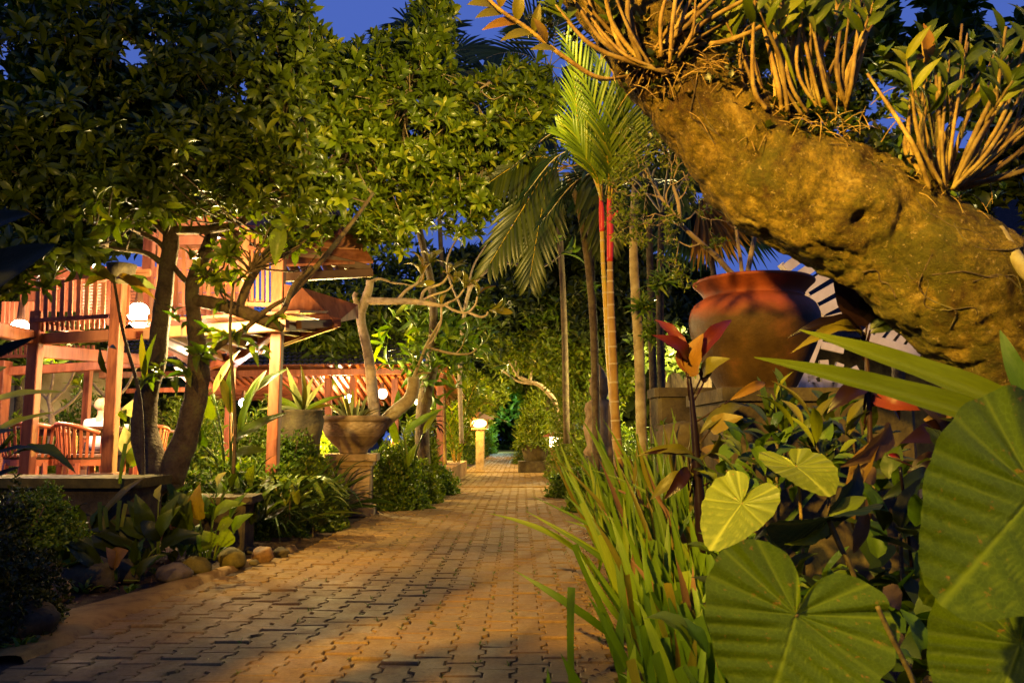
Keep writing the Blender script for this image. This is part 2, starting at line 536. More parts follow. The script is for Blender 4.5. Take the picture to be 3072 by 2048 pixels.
def twigs(C, anchors, idx, r=0.006, sag=0.05):
    """thin twigs joining leaf centres to the nearest anchor point"""
    VF = []
    anchors = np.asarray(anchors)
    for i in idx:
        c = C[i]; d = np.linalg.norm(anchors - c, axis=1); a = anchors[np.argmin(d + RNG.random(len(d)) * 0.3)]
        mid = (c + a) / 2 + RNG.normal(0, 0.06, 3)
        VF.append(tube([Vector(a), Vector(mid), Vector(c)], [r * 1.9, r * 1.3, r * 0.7], 6, 4))
    return join(*VF)
def shrub(name, label, c, rx, ry, rz, m, n=900, L=0.05, Wr=0.5, group=None, tmpl=None, cat='shrub', stem=True, k=3, tilt=(20, 85)):
    """leafy shrub of many small leaves round a few stems, c = middle of its foot"""
    th = Thing(name, label, cat, c, group)
    d = unit(n); d[:, 2] = np.abs(d[:, 2]) * 1.0 - 0.12
    rr = (0.55 + 0.45 * RNG.random(n)) 
    lump = np.array([1 + 0.28 * noise.noise(Vector(q) * 2.2 + Vector(c)) for q in d])
    C = np.array(c)[None] + d * rr[:, None] * lump[:, None] * np.array([[rx, ry, rz]])
    C[:, 2] = np.maximum(C[:, 2], c[2] + 0.01)
    A = d + RNG.normal(0, 0.35, (n, 3)) + np.array([[0, 0, 0.45]])
    V, Q, rn = rosettes(C, A, k, L, Wr, tilt=tilt, tmpl=tmpl or T_SMALL)
    th.partnp('foliage', V, Q, MATS[m], attrs={'rnd': rn}, kind='stuff')
    if stem:
        VF = []
        for i in range(7):
            a = random.random() * 6.28; e = 0.6
            VF.append(tube([Vector(c), Vector(c) + Vector((math.cos(a) * rx * 0.3, math.sin(a) * ry * 0.3, rz * 0.4)), Vector(c) + Vector((math.cos(a) * rx * e, math.sin(a) * ry * e, rz * 0.75))], [0.012, 0.008, 0.004], 6, 5))
        th.part('stem', *join(*VF), MATS['bark_dark'])
    return th

# ------------------------------------------------------------------ material set
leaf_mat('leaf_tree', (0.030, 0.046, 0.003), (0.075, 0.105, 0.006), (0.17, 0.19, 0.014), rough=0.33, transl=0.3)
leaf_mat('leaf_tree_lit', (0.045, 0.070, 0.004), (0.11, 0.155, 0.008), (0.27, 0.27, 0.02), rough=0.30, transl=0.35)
leaf_mat('leaf_bright', (0.0672, 0.1067, 0.0066), (0.1456, 0.194, 0.0121), (0.2464, 0.2522, 0.0165), rough=0.35, transl=0.35)
leaf_mat('leaf_shrub', (0.035, 0.072, 0.006), (0.10, 0.165, 0.010), (0.20, 0.23, 0.02), rough=0.36, transl=0.35)
leaf_mat('leaf_dark', (0.0112, 0.0194, 0.0022), (0.0392, 0.0485, 0.0044), rough=0.35, transl=0.15)
leaf_mat('leaf_far', (0.0168, 0.02716, 0.0033), (0.0504, 0.0679, 0.0066), rough=0.5, transl=0.2)
leaf_mat('leaf_grass', (0.0616, 0.1164, 0.0066), (0.1232, 0.2037, 0.011), (0.1904, 0.2425, 0.0165), rough=0.42, transl=0.35)
leaf_mat('leaf_liriope', (0.01344, 0.0291, 0.0055), (0.0392, 0.0679, 0.0088), (0.112, 0.1261, 0.022), rough=0.3, transl=0.15)
leaf_mat('leaf_palm', (0.056, 0.097, 0.0066), (0.1344, 0.194, 0.011), (0.224, 0.2522, 0.0165), rough=0.35, transl=0.35)
leaf_mat('leaf_palm_dark', (0.010, 0.025, 0.012), (0.025, 0.05, 0.02), rough=0.4, transl=0.15)
leaf_mat('leaf_palm_orange', (0.18, 0.09, 0.015), (0.32, 0.15, 0.02), rough=0.5, transl=0.3)
leaf_mat('leaf_red', (0.09, 0.012, 0.010), (0.19, 0.035, 0.018), (0.16, 0.07, 0.02), rough=0.33, transl=0.35)
leaf_mat('leaf_maroon', (0.010, 0.005, 0.006), (0.032, 0.010, 0.010), (0.05, 0.03, 0.01), rough=0.28, transl=0.2)
leaf_mat('leaf_olive', (0.0896, 0.08245, 0.011), (0.1792, 0.1552, 0.0165), (0.1904, 0.097, 0.0165), rough=0.35, transl=0.3)
leaf_mat('leaf_variegated', (0.16, 0.19, 0.05), (0.34, 0.36, 0.12), rough=0.4, transl=0.3)
leaf_mat('leaf_yellow', (0.42, 0.40, 0.10), (0.50, 0.45, 0.14), rough=0.45, transl=0.4)
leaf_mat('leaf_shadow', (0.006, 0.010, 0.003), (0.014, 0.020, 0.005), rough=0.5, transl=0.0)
leaf_mat('leaf_ginger', (0.17, 0.20, 0.006), (0.24, 0.27, 0.01), rough=0.35, transl=0.42, spec=0.25)
leaf_mat('leaf_brown', (0.10, 0.05, 0.02), (0.20, 0.11, 0.05), rough=0.6, transl=0.2)
leaf_mat('leaf_heart', (0.085, 0.135, 0.002), (0.12, 0.17, 0.003), rough=0.34, transl=0.42, vein=(0.21, 0.25, 0.010), spots=0.5, spec=0.22, big=True)
leaf_mat('leaf_heart_pale', (0.168, 0.2037, 0.0165), (0.2128, 0.2425, 0.022), rough=0.34, transl=0.3, vein=(0.2912, 0.3104, 0.044), spots=0.2, spec=0.3, big=True)
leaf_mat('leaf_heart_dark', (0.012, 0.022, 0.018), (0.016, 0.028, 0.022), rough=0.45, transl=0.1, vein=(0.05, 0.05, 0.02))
leaf_mat('moss', (0.04, 0.06, 0.010), (0.09, 0.11, 0.015), rough=0.9, transl=0.0)
leaf_mat('litter', (0.05, 0.025, 0.012), (0.13, 0.06, 0.025), (0.16, 0.12, 0.05), rough=0.8, transl=0.0)
surf_mat('bark_dark', [(0.030, 0.020, 0.011), (0.075, 0.050, 0.026), (0.10, 0.085, 0.03)], 9, 0.85, 0.9, 40, 0.02)
surf_mat('bark_pale', [(0.16, 0.11, 0.06), (0.30, 0.22, 0.13), (0.36, 0.29, 0.19)], 12, 0.8, 0.7, 50, 0.01)
surf_mat('bark_twig', [(0.12, 0.085, 0.05), (0.26, 0.19, 0.11)], 15, 0.8, 0.4, 60, 0.005)
surf_mat('bark_mottled', [(0.10, 0.075, 0.035), (0.24, 0.18, 0.08), (0.33, 0.29, 0.16)], 7, 0.8, 0.7, 30, 0.01)
surf_mat('cane', [(0.07, 0.040, 0.010), (0.17, 0.105, 0.026), (0.27, 0.20, 0.06)], 14, 0.6, 0.6, 60, 0.006, objvar=0.4)
surf_mat('palm_stem', [(0.13, 0.075, 0.018), (0.22, 0.125, 0.028), (0.24, 0.18, 0.07)], 8, 0.6, 0.5, 40, 0.006)
surf_mat('palm_stem_yellow', [(0.22, 0.13, 0.012), (0.30, 0.19, 0.018), (0.19, 0.18, 0.02)], 8, 0.45, 0.3, 40, 0.004)
surf_mat('palm_ring', [(0.26, 0.20, 0.11), (0.36, 0.30, 0.18)], 20, 0.7, 0.2)
surf_mat('crownshaft', [(0.26, 0.012, 0.016), (0.40, 0.035, 0.03)], 6, 0.4, 0.15, 20, 0.003)
surf_mat('wood_red', [(0.08, 0.022, 0.010), (0.19, 0.058, 0.024), (0.26, 0.09, 0.042)], 6, 0.5, 0.25, 18, 0.004, stretch=(2, 2, 0.35), objvar=0.18)
surf_mat('wood_pale', [(0.19, 0.066, 0.026), (0.32, 0.13, 0.06)], 3.5, 0.5, 0.2, 18, 0.003, stretch=(2, 2, 0.4), objvar=0.15)
surf_mat('wood_dark', [(0.05, 0.022, 0.012), (0.10, 0.045, 0.022)], 4, 0.55, 0.3, 18, 0.004)
surf_mat('wood_chair', [(0.24, 0.055, 0.020), (0.36, 0.10, 0.04)], 5, 0.35, 0.15, 18, 0.003, spec=0.5, objvar=0.15)
surf_mat('white_wood', [(0.46, 0.38, 0.26), (0.66, 0.58, 0.44)], 6, 0.55, 0.2, 25, 0.003)
surf_mat('tile_dark', [(0.035, 0.030, 0.035), (0.08, 0.065, 0.065)], 6, 0.6, 0.4, 25, 0.01, objvar=0.3)
surf_mat('stone', [(0.10, 0.065, 0.028), (0.20, 0.135, 0.065), (0.28, 0.20, 0.11)], 5, 0.85, 0.6, 28, 0.012)
surf_mat('stone_dark', [(0.022, 0.017, 0.010), (0.06, 0.045, 0.022), (0.10, 0.08, 0.03)], 5, 0.9, 0.7, 28, 0.015)
surf_mat('stone_tan', [(0.06, 0.03, 0.012), (0.17, 0.09, 0.03), (0.24, 0.15, 0.06)], 9, 0.7, 0.4, 28, 0.008)
surf_mat('stone_grey', [(0.04, 0.03, 0.02), (0.12, 0.09, 0.06)], 9, 0.75, 0.4, 28, 0.008)
surf_mat('stone_moss', [(0.04, 0.032, 0.008), (0.14, 0.105, 0.016)], 10, 0.8, 0.5, 28, 0.01)
surf_mat('brick_cap', [(0.22, 0.10, 0.05), (0.33, 0.17, 0.09)], 6, 0.8, 0.4, 30, 0.008)
surf_mat('plaster', [(0.24, 0.17, 0.07), (0.42, 0.33, 0.17)], 3, 0.85, 0.3, 25, 0.006)
surf_mat('soil', [(0.020, 0.013, 0.008), (0.055, 0.034, 0.018), (0.09, 0.055, 0.028)], 9, 0.95, 0.9, 60, 0.03)
surf_mat('edging', [(0.09, 0.045, 0.012), (0.19, 0.105, 0.024), (0.23, 0.135, 0.035)], 9, 0.85, 0.6, 160, 0.004)
paver_mat()
surf_mat('shirt', [(0.75, 0.74, 0.72), (0.82, 0.81, 0.79)], 5, 0.8, 0.3, 20, 0.004)
surf_mat('skin', [(0.52, 0.30, 0.20), (0.58, 0.34, 0.24)], 5, 0.5, 0.1)
surf_mat('hair', [(0.42, 0.27, 0.14), (0.55, 0.40, 0.24)], 30, 0.6, 0.5, 60, 0.004)
surf_mat('thatch', [(0.010, 0.009, 0.010), (0.03, 0.026, 0.025)], 12, 0.95, 0.8, 40, 0.03)
surf_mat('cloth_dark', [(0.03, 0.03, 0.04), (0.05, 0.05, 0.06)], 5, 0.9, 0.2)
surf_mat('ceramic', [(0.7, 0.68, 0.62), (0.78, 0.76, 0.7)], 5, 0.3, 0.0)
emit_mat('glow_white', (1.0, 0.86, 0.62), 60)
emit_mat('glow_cool', (0.85, 0.92, 1.0), 30)
emit_mat('glow_warm', (1.0, 0.52, 0.12), 7)
emit_mat('glow_small', (1.0, 0.70, 0.38), 14)
# terracotta of the great jar: bare clay near the shoulder, moss and grime lower down, darkened to hold the underside shade
def jar_mat():
    m, n, l, bs = new_mat('terracotta')
    tc = n.new('ShaderNodeTexCoord'); sp = n.new('ShaderNodeSeparateXYZ'); l.new(tc.outputs['Object'], sp.inputs[0])
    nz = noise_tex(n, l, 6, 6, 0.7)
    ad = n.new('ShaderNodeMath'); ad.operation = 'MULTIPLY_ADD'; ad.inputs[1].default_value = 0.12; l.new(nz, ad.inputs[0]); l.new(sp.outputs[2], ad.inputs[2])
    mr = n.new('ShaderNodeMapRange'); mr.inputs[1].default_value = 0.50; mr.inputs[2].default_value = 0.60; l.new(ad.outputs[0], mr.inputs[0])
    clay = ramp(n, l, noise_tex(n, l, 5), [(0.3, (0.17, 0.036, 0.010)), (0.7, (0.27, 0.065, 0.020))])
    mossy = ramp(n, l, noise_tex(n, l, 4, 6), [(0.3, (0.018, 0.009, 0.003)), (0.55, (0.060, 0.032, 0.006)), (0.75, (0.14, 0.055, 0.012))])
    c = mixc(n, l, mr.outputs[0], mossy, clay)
    l.new(c, bs.inputs['Base Color']); bs.inputs['Roughness'].default_value = 0.55; bs.inputs['Specular IOR Level'].default_value = 0.15
    bump(n, l, bs, noise_tex(n, l, 24, 6, 0.75), 0.7, 0.008)
    MATS['terracotta'] = m
jar_mat()
# bark of the great leaning trunk
def trunk_mat():
    m, n, l, bs = new_mat('trunk_bark')
    a = noise_tex(n, l, 4.2, 9, 0.74, dist=0.5)
    c = ramp(n, l, a, [(0.32, (0.020, 0.009, 0.004)), (0.42, (0.09, 0.048, 0.008)), (0.49, (0.15, 0.105, 0.009)), (0.57, (0.28, 0.175, 0.024)), (0.67, (0.44, 0.32, 0.075))])
    b = noise_tex(n, l, 30, 7, 0.8)
    r = n.new('ShaderNodeMapRange'); r.inputs[1].default_value = 0.36; r.inputs[2].default_value = 0.58; l.new(b, r.inputs[0])
    c = mixc(n, l, r.outputs[0], mixc(n, l, 0.72, c, (0.02, 0.011, 0.004)), c)
    g = noise_tex(n, l, 2.3, 6, 0.75)
    r2 = n.new('ShaderNodeMapRange'); r2.inputs[1].default_value = 0.50; r2.inputs[2].default_value = 0.60; r2.inputs[4].default_value = 0.7; l.new(g, r2.inputs[0])
    c = mixc(n, l, r2.outputs[0], c, (0.075, 0.070, 0.006))
    s = noise_tex(n, l, 42, 4, 0.7)
    r3 = n.new('ShaderNodeMapRange'); r3.inputs[1].default_value = 0.60; r3.inputs[2].default_value = 0.68; r3.inputs[4].default_value = 0.75; l.new(s, r3.inputs[0])
    c = mixc(n, l, r3.outputs[0], c, (0.36, 0.25, 0.10))
    l.new(c, bs.inputs['Base Color']); bs.inputs['Roughness'].default_value = 0.9; bs.inputs['Specular IOR Level'].default_value = 0.2
    h = n.new('ShaderNodeMath'); h.operation = 'ADD'; l.new(b, h.inputs[0]); l.new(noise_tex(n, l, 11, 6, 0.7), h.inputs[1])
    bump(n, l, bs, h.outputs[0], 1.0, 0.035)
    MATS['trunk_bark'] = m
trunk_mat()
# ------------------------------------------------------------------ ground and brick path
XL = ([2.0, 3.2, 6.3, 7.0, 9.2, 16, 23, 24.2, 37, 60, 70], [-2.25, -2.2, -2.12, -1.98, -1.9, -1.97, -2.05, -1.42, -1.35, -1.2, -1.2])
XR = ([2.0, 3.46, 5.2, 7.24, 11.4, 21.7, 26, 37, 48, 70], [0.45, 0.47, 0.62, 0.80, 0.98, 1.13, 0.90, 0.70, 0.55, 0.5])
xl = lambda y: float(np.interp(y, *XL))
xr = lambda y: float(np.interp(y, *XR))
def ground_mesh():
    xs = np.concatenate([np.linspace(-90, -9, 12), np.linspace(-8, 8, 130), np.linspace(9, 90, 12)])
    ys = np.concatenate([np.linspace(-20, 1, 8), np.linspace(1.2, 14, 120), np.linspace(14.5, 70, 60), np.linspace(80, 220, 8)])
    V = []
    for y in ys:
        a, b = xl(y) - 0.05, xr(y) + 0.03
        for x in xs:
            if y > 1 and y < 66 and a - (0.75 if y < 6 else 0.1) < x < b: z = -0.013
            else:
                d = min(1, (max(a - x, x - b) - (0.7 if (x < 0 and y < 6) else 0)) / 0.5) if 1 < y < 66 else 1
                d = max(0, d)
                z = -0.013 + d * (0.065 + 0.05 * noise.noise(Vector((x * 1.7, y * 1.7, 0))))
            V.append((x, y, z))
    n, m = len(ys), len(xs)
    Q = [(i * m + j, i * m + j + 1, (i + 1) * m + j + 1, (i + 1) * m + j) for i in range(n - 1) for j in range(m - 1)]
    return mesh_np('ground', V, Q, smooth=True)
struct('ground', ground_mesh(), MATS['soil'])

path = bpy.data.objects.new('path', None); path['kind'] = 'structure'; path['label'] = 'long brick path of interlocking pavers'
col.objects.link(path)
PW, PL, PA = 0.146, 0.18, 0.014
def paver_outline(inset=0.0):
    h, L = PW / 2, PL / 2
    g = 0.0022 + inset
    r = [(h + PA - g, -L + g), (h + PA - g, -0.30 * PL + g * .4), (h - PA - g, -0.20 * PL + g * .4), (h - PA - g, 0.20 * PL - g * .4), (h + PA - g, 0.30 * PL - g * .4), (h + PA - g, L - g)]
    l_ = [(-x, -y) for x, y in r]
    return r + l_
def paver_geo():
    o = paver_outline(0.0); i = paver_outline(0.005)
    V = [(x, y, -0.03) for x, y in o] + [(x, y, -0.007) for x, y in o] + [(x, y, 0.0) for x, y in i]
    n = 12
    Fc = []
    for k in range(n):
        j = (k + 1) % n
        Fc.append((k, j, j + n, k + n)); Fc.append((k + n, j + n, j + 2 * n, k + 2 * n))
    # top as three quads strips to avoid concave ngon trouble
    t = 2 * n
    Fc += [(t + 0, t + 1, t + 10, t + 11), (t + 1, t + 2, t + 9, t + 10), (t + 2, t + 3, t + 8, t + 9), (t + 3, t + 4, t + 7, t + 8), (t + 4, t + 5, t + 6, t + 7)]
    return V, Fc
pv, pf = paver_geo()
pmesh = mesh_py('paver', pv, pf); pmesh.materials.append(MATS['paver'])
cells = []
slope = math.tan(R(0.6))
for ci in range(-30, 18):
    for ri in range(10, 370):
        y = ri * PL + (PL / 2 if ci % 2 else 0)
        x = ci * PW + 0.03 + slope * y + 0.012 * math.sin(y * 0.4)
        if y < 2.5 or y > 62: continue
        if xl(y) + 0.04 < x < xr(y) + 0.02: cells.append((x, y))
cells.sort(key=lambda c: c[1])
vis = [c for c in cells if abs(c[0]) < (c[1] * 0.643 + 0.1) and c[1] > 2.95]
near = set(vis[:300])
k_st = []
for c in cells:
    rz = random.gauss(0, 0.012); z = random.gauss(0, 0.0032); tx, ty = random.gauss(0, 0.014), random.gauss(0, 0.014)
    M = Matrix.Translation((c[0], c[1], z)) @ Matrix.Rotation(rz, 4, 'Z') @ Matrix.Rotation(tx, 4, 'X') @ Matrix.Rotation(ty, 4, 'Y')
    if c in near:
        o = bpy.data.objects.new('paver', pmesh); o.matrix_basis = M; o.parent = path; col.objects.link(o)
    else: k_st.append(M)
V = []; Fc = []; rn = []
for M in k_st:
    b = len(V); r_ = random.random()
    V += [M @ Vector(v) for v in pv]; Fc += [tuple(i + b for i in f) for f in pf]; rn += [r_] * len(pv)
me = mesh_py('paver_field', V, Fc)
a = me.attributes.new('rnd', 'FLOAT', 'POINT'); a.data.foreach_set('value', rn)
struct('paver_field', me, MATS['paver'], path, 'stuff')
# mortar edging between pavers and boulders
inner = [(y, xl(y) + 0.03) for y in np.linspace(3.7, 7.4, 60)]
outer = lambda y: float(np.interp(y, [3.7, 4.2, 4.5, 4.77, 5.28, 5.84, 6.4, 7.4], [-2.35, -2.62, -2.76, -2.60, -2.44, -2.30, -2.16, -2.06]))
V = []; Fc = []
for i, (y, xi) in enumerate(inner):
    xo = outer(y) 
    for k in range(7):
        t = k / 6; x = xi * (1 - t) + xo * t
        z = 0.004 + 0.028 * math.sin(math.pi * min(1, t * 0.9 + 0.08)) ** 0.6 + 0.006 * noise.noise(Vector((x * 9, y * 9, 1)))
        if k in (0, 6): z = -0.03
        V.append((x + 0.02 * noise.noise(Vector((y * 6, k, 0))), y, z))
for i in range(len(inner) - 1):
    for k in range(6): Fc.append((i * 7 + k, (i + 1) * 7 + k, (i + 1) * 7 + k + 1, i * 7 + k + 1))
struct('edging', mesh_py('edging', V, Fc, True), MATS['edging'], path)
# pale kerb strips that cross the path where it narrows
for y, x0, x1 in ((16.2, -1.98, 1.05), (22.8, -2.0, 1.12), (58.0, -1.2, 0.5)):
    v, f = bar((x0, y, 0.006), (x1, y, 0.006), 0.16, 0.03)
    struct('kerb_strip', mesh_py('kerb_strip', v, f), MATS['edging'], path, label='pale kerb strip across the brick path')

# leaf litter, weeds in the joints
n = 2600
yy = RNG.uniform(2.9, 9, n); side = RNG.random(n)
xx = np.where(side < 0.62, np.array([xr(y) for y in yy]) + RNG.normal(0.05, 0.13, n), np.array([xl(y) for y in yy]) - RNG.random(n) * 1.3 - (yy < 6) * 0.15)
pos = np.stack([xx, yy, 0.004 + 0.02 * RNG.random(n) + (np.abs(xx + 0.8) > 1.6) * 0.035], 1)
D = unit(n); D[:, 2] *= 0.25; N = unit(n) * 0.5 + np.array([[0, 0, 1.]])
L = RNG.uniform(0.012, 0.038, n)
V, Q, rn = scatter(T_SMALL, pos, frames_np(D, N, L, L * 0.5))
me = mesh_np('leaf_litter', V, Q, {'rnd': rn}); struct('leaf_litter', me, MATS['litter'], None, 'stuff', 'fallen leaf scraps on the soil along the path')
n = 330
ci = RNG.integers(-12, 6, n); yy = RNG.uniform(3.0, 12, n)
xx = ci * PW + 0.03 + PW / 2 + slope * yy + RNG.normal(0, 0.008, n)
C = np.stack([xx, yy, np.zeros(n)], 1); ok = (xx < np.array([xr(y) for y in yy])) & (xx > -2.0); C = C[ok]
cl = RNG.random(len(C)) < (0.4 + 0.5 * (C[:, 0] > -0.6)); C = C[cl]
V, Q, rn = rosettes(C, np.tile([[0, 0, 1.]], (len(C), 1)) + RNG.normal(0, .3, (len(C), 3)), 6, 0.022, 0.16, (20, 80), T_LAN, 0.6)
struct('joint_weeds', mesh_np('joint_weeds', V, Q, {'rnd': rn}), MATS['leaf_shrub'], None, 'stuff', 'tiny weeds sprouting in the paver joints')
n = 90
C = np.stack([RNG.uniform(-2, 0.5, n), RNG.uniform(3, 8, n), np.full(n, 0.006)], 1)
L = RNG.uniform(0.006, 0.016, n); D = unit(n); D[:, 2] *= 0.1
V, Q, rn = scatter(T_SMALL, C, frames_np(D, np.tile([[0, 0, 1.]], (n, 1)), L, L * 0.5))
struct('petal_scraps', mesh_np('petal_scraps', V, Q, {'rnd': rn}), MATS['leaf_yellow'], None, 'stuff', 'pale petal scraps scattered on the pavers')

# ------------------------------------------------------------------ low wall beside the pavilion
base = Vector((-3.4, 6.2, 0))
th = Thing('garden_wall', 'low dark stone wall with mossy cap below the pavilion chairs', 'wall', base)
z1 = P(300, 1462, 6.0).z
xa, xb = P(120, 1450, 6.0).x, P(400, 1450, 6.0).x
v, f = box(((xa + xb) / 2 - 1.2, 6.28, 0), xb - xa + 2.4, 0.5, z1 - 0.002, 0, 0.03); th.part('wall_body', v, f, MATS['stone_dark'])
v, f = box(((xa + xb) / 2 - 1.2, 6.26, z1), xb - xa + 2.52, 0.62, 0.07, 0, 0.03); th.part('cap_stone', v, f, MATS['stone_moss'], label='mossy wall cap')

# ------------------------------------------------------------------ timber pavilion
pav = Thing('pavilion', 'two storey red timber pavilion with slatted balconies left of the path', 'pavilion', (-4.0, 9.5, 0))
FLZ = 0.36
def pb(name, a, b, w, h, m='wood_red', up=(0, 0, 1), label=None):
    v, f = bar(P(*a), P(*b), w, h, up); return pav.part(name, v, f, MATS[m], label=label)
v, f = box((-5.6, 11.2, 0.0), 6.7, 6.2, FLZ); pav.part('floor', v, f, MATS['stone_tan'])
def post(px, py, Y, ztop, zb=FLZ, w=0.115, m='wood_red', plinth=True):
    p = P(px, py, Y)
    v, f = box((p.x, p.y, zb), w, w, ztop - zb, 0, 0.008); o = pav.part('post', v, f, MATS[m])
    if plinth:
        v, f = box((p.x, p.y, zb), w + 0.12, w + 0.12, 0.10, 0, 0.01); pav.part('plinth', v, f, MATS['brick_cap'], parent=o)
    return o
post(341, 1150, 8.0, 2.57, 0.55)
v, f = box((P(341, 1150, 8).x, 8.0, 0.36), 0.34, 0.34, 0.15, 0, 0.01); pav.part('plinth', v, f, MATS['brick_cap'])
post(103, 1100, 8.35, 2.32)
post(832, 1000, 8.35, 3.08)
post(694, 1100, 12.0, 2.3, w=0.11)
post(5, 1100, 11.6, 2.1, w=0.2)
post(445, 800, 9.6, 3.5, 2.2, plinth=False)
post(268, 1080, 13.5, 2.2, w=0.11)
post(738, 800, 8.6, P(738, 690, 8.6).z, P(738, 930, 8.6).z, 0.075, 'wood_pale', False)
post(488, 800, 9.0, P(488, 640, 9.0).z, P(488, 940, 9.0).z, 0.10, 'wood_pale', False)
# beams round the lower storey
pb('beam', (60, 1021, 8.45), (862, 976, 8.05), 0.10, 0.115, 'wood_pale')
pb('beam', (104, 1052, 8.5), (470, 1082, 12.2), 0.10, 0.15)
pb('beam', (-40, 1118, 11.6), (470, 1086, 12.2), 0.12, 0.13)
pb('beam', (-30, 985, 7.4), (85, 1010, 8.3), 0.12, 0.14)
pb('beam', (832, 985, 8.4), (700, 1090, 12.0), 0.09, 0.13)
pb('beam', (470, 1060, 12.2), (700, 1045, 12.2), 0.10, 0.12)
pb('rail', (105, 962, 8.3), (330, 948, 8.1), 0.05, 0.042)
pb('rail', (118, 975, 8.5), (300, 1006, 10.0), 0.05, 0.042)
# balcony slats over the front beam
for k in range(14):
    x = 112 + k * 24.5
    if abs(x - 345) < 26 or abs(x - 415) < 27: continue
    t = (x - 112) / 340
    pb('baluster', (x, 955 - t * 12, 8.3), (x + 4, 838 + 10 * math.sin(k), 8.35), 0.045, 0.022, 'wood_red' if k % 2 else 'wood_pale', (0, 1, 0))
for k in range(24):
    x = 112 + k * 15.2
    if abs(x - 345) < 22 or abs(x - 415) < 30: continue
    pb('spindle', (x, 996 - k * 0.9, 8.35), (x, 962 - k * 0.9, 8.35), 0.03, 0.018, 'wood_red', (0, 1, 0))
# arched valance board
V = []; Fc = []
q = [(208, 838), (222, 806), (260, 812), (300, 802), (345, 806), (380, 812), (450, 806)]
qb = [(208, 842), (236, 838), (262, 836), (300, 834), (345, 832), (380, 832), (450, 830)]
for (a, b), (c, d) in zip(q, qb):
    for dy in (0, 0.03): V += [P(a, b, 8.25 + dy), P(c, d, 8.25 + dy)]
for i in range(6):
    b = i * 4
    Fc += [(b, b + 1, b + 5, b + 4), (b + 2, b + 6, b + 7, b + 3), (b, b + 4, b + 6, b + 2), (b + 1, b + 3, b + 7, b + 5)]
pav.part('valance', V, Fc, MATS['wood_pale'])
# louvred shutters further in
for x0, x1 in ((238, 328), (376, 452)):
    for k in range(13):
        y = 852 + k * 9.4
        pb('louvre_slat', (x0, y, 9.8), (x1, y - 1, 9.8), 0.05, 0.016, 'wood_pale', (0, 0.5, 1))
    for x in (x0, x1): pb('shutter_frame', (x, 975, 9.8), (x, 842, 9.8), 0.05, 0.05, 'wood_red', (0, 1, 0))
# left upper balusters far behind
for k in range(7):
    pb('baluster', (8 + k * 14, 985, 9.6), (12 + k * 14, 905, 9.6), 0.04, 0.03, 'wood_red', (0, 1, 0))
for k in range(20):
    pb('baluster', (4 + k * 14.5, 1066, 12.8), (4 + k * 14.5, 1036, 12.8), 0.04, 0.03, 'wood_red', (0, 1, 0))
pb('rail', (-20, 1070, 12.8), (300, 1064, 12.8), 0.06, 0.05)
# right balcony
pb('rail', (520, 742, 9.2), (742, 738, 8.6), 0.06, 0.05, 'wood_pale')
pb('rail', (742, 742, 8.6), (835, 757, 8.35), 0.05, 0.045)
pb('rail', (520, 925, 9.3), (742, 912, 8.6), 0.06, 0.05)
pb('rail', (742, 912, 8.6), (835, 916, 8.35), 0.05, 0.045, 'wood_pale')
pb('rail', (735, 893, 10.2), (815, 914, 8.5), 0.05, 0.045, 'wood_pale')
for k in range(9):
    x = 528 + k * 24.5
    pb('baluster', (x, 918, 9.2 - k * 0.06), (x, 746, 9.2 - k * 0.06), 0.045, 0.022, 'wood_pale' if k % 3 else 'wood_red', (0, 1, 0))
for k, x in enumerate((757, 773, 789, 803, 818)):
    pb('baluster', (x, 912, 8.6 - k * 0.05), (x, 700 + k * 4, 8.6 - k * 0.05), 0.032, 0.022, 'wood_pale' if k % 2 else 'wood_red', (0, 1, 0))
for k in range(7):
    x = 530 + k * 17
    pb('baluster', (x, 960, 9.9), (x, 925, 9.9), 0.03, 0.022, 'wood_red', (0, 1, 0))
# deck seen from below: joists and boards running to the slanted eave
pb('eave_beam', (1012, 966, 8.7), (560, 1122, 12.4), 0.09, 0.10, 'wood_red')
pb('eave_beam', (1008, 978, 8.66), (700, 1083, 11.2), 0.04, 0.05, 'wood_pale')
for k in range(9):
    x = 440 + k * 57
    t = k / 8
    xe = 640 + k * 46; ye = 1096 - k * 15.8
    Ye = 12.0 - t * 3.2
    if xe > x + 6:
        pb('joist', (x, 1003 - k * 3.6, 8.15), (xe, ye, Ye), 0.07, 0.09, 'wood_dark')
    # board above
def quadplate(name, pts, th_, m):
    V = [Vector(p) for p in pts] + [Vector(p) + Vector((0, 0, th_)) for p in pts]
    n = len(pts)
    Fc = [tuple(reversed(range(n))), tuple(range(n, 2 * n))] + [(i, (i + 1) % n, (i + 1) % n + n, i + n) for i in range(n)]
    return pav.part(name, V, Fc, MATS[m])
up = Vector((0, 0, 0.06))
A0, A1, B0, B1 = P(380, 985, 8.1), P(900, 955, 8.1), P(560, 1105, 12.4), P(1010, 955, 8.8)
for k in range(10):
    t0, t1 = k / 10 + 0.003, (k + 1) / 10 - 0.003
    quadplate('deck_board', [A0.lerp(A1, t0) + up, A0.lerp(A1, t1) + up, B0.lerp(B1, t1) + up, B0.lerp(B1, t0) + up], 0.025, 'wood_red')
quadplate('barge_board', [P(852, 935, 8.3), P(1010, 968, 8.7), P(1075, 955, 9.2), P(1075, 914, 9.2), P(1010, 896, 8.9), P(905, 862, 8.4), P(852, 852, 8.3)], 0.001, 'wood_red')
pav.o.children[-1].data.polygons  # board is thickened below
o = pav.o.children[-1]; md = o.modifiers.new('thick', 'SOLIDIFY'); md.thickness = 0.05
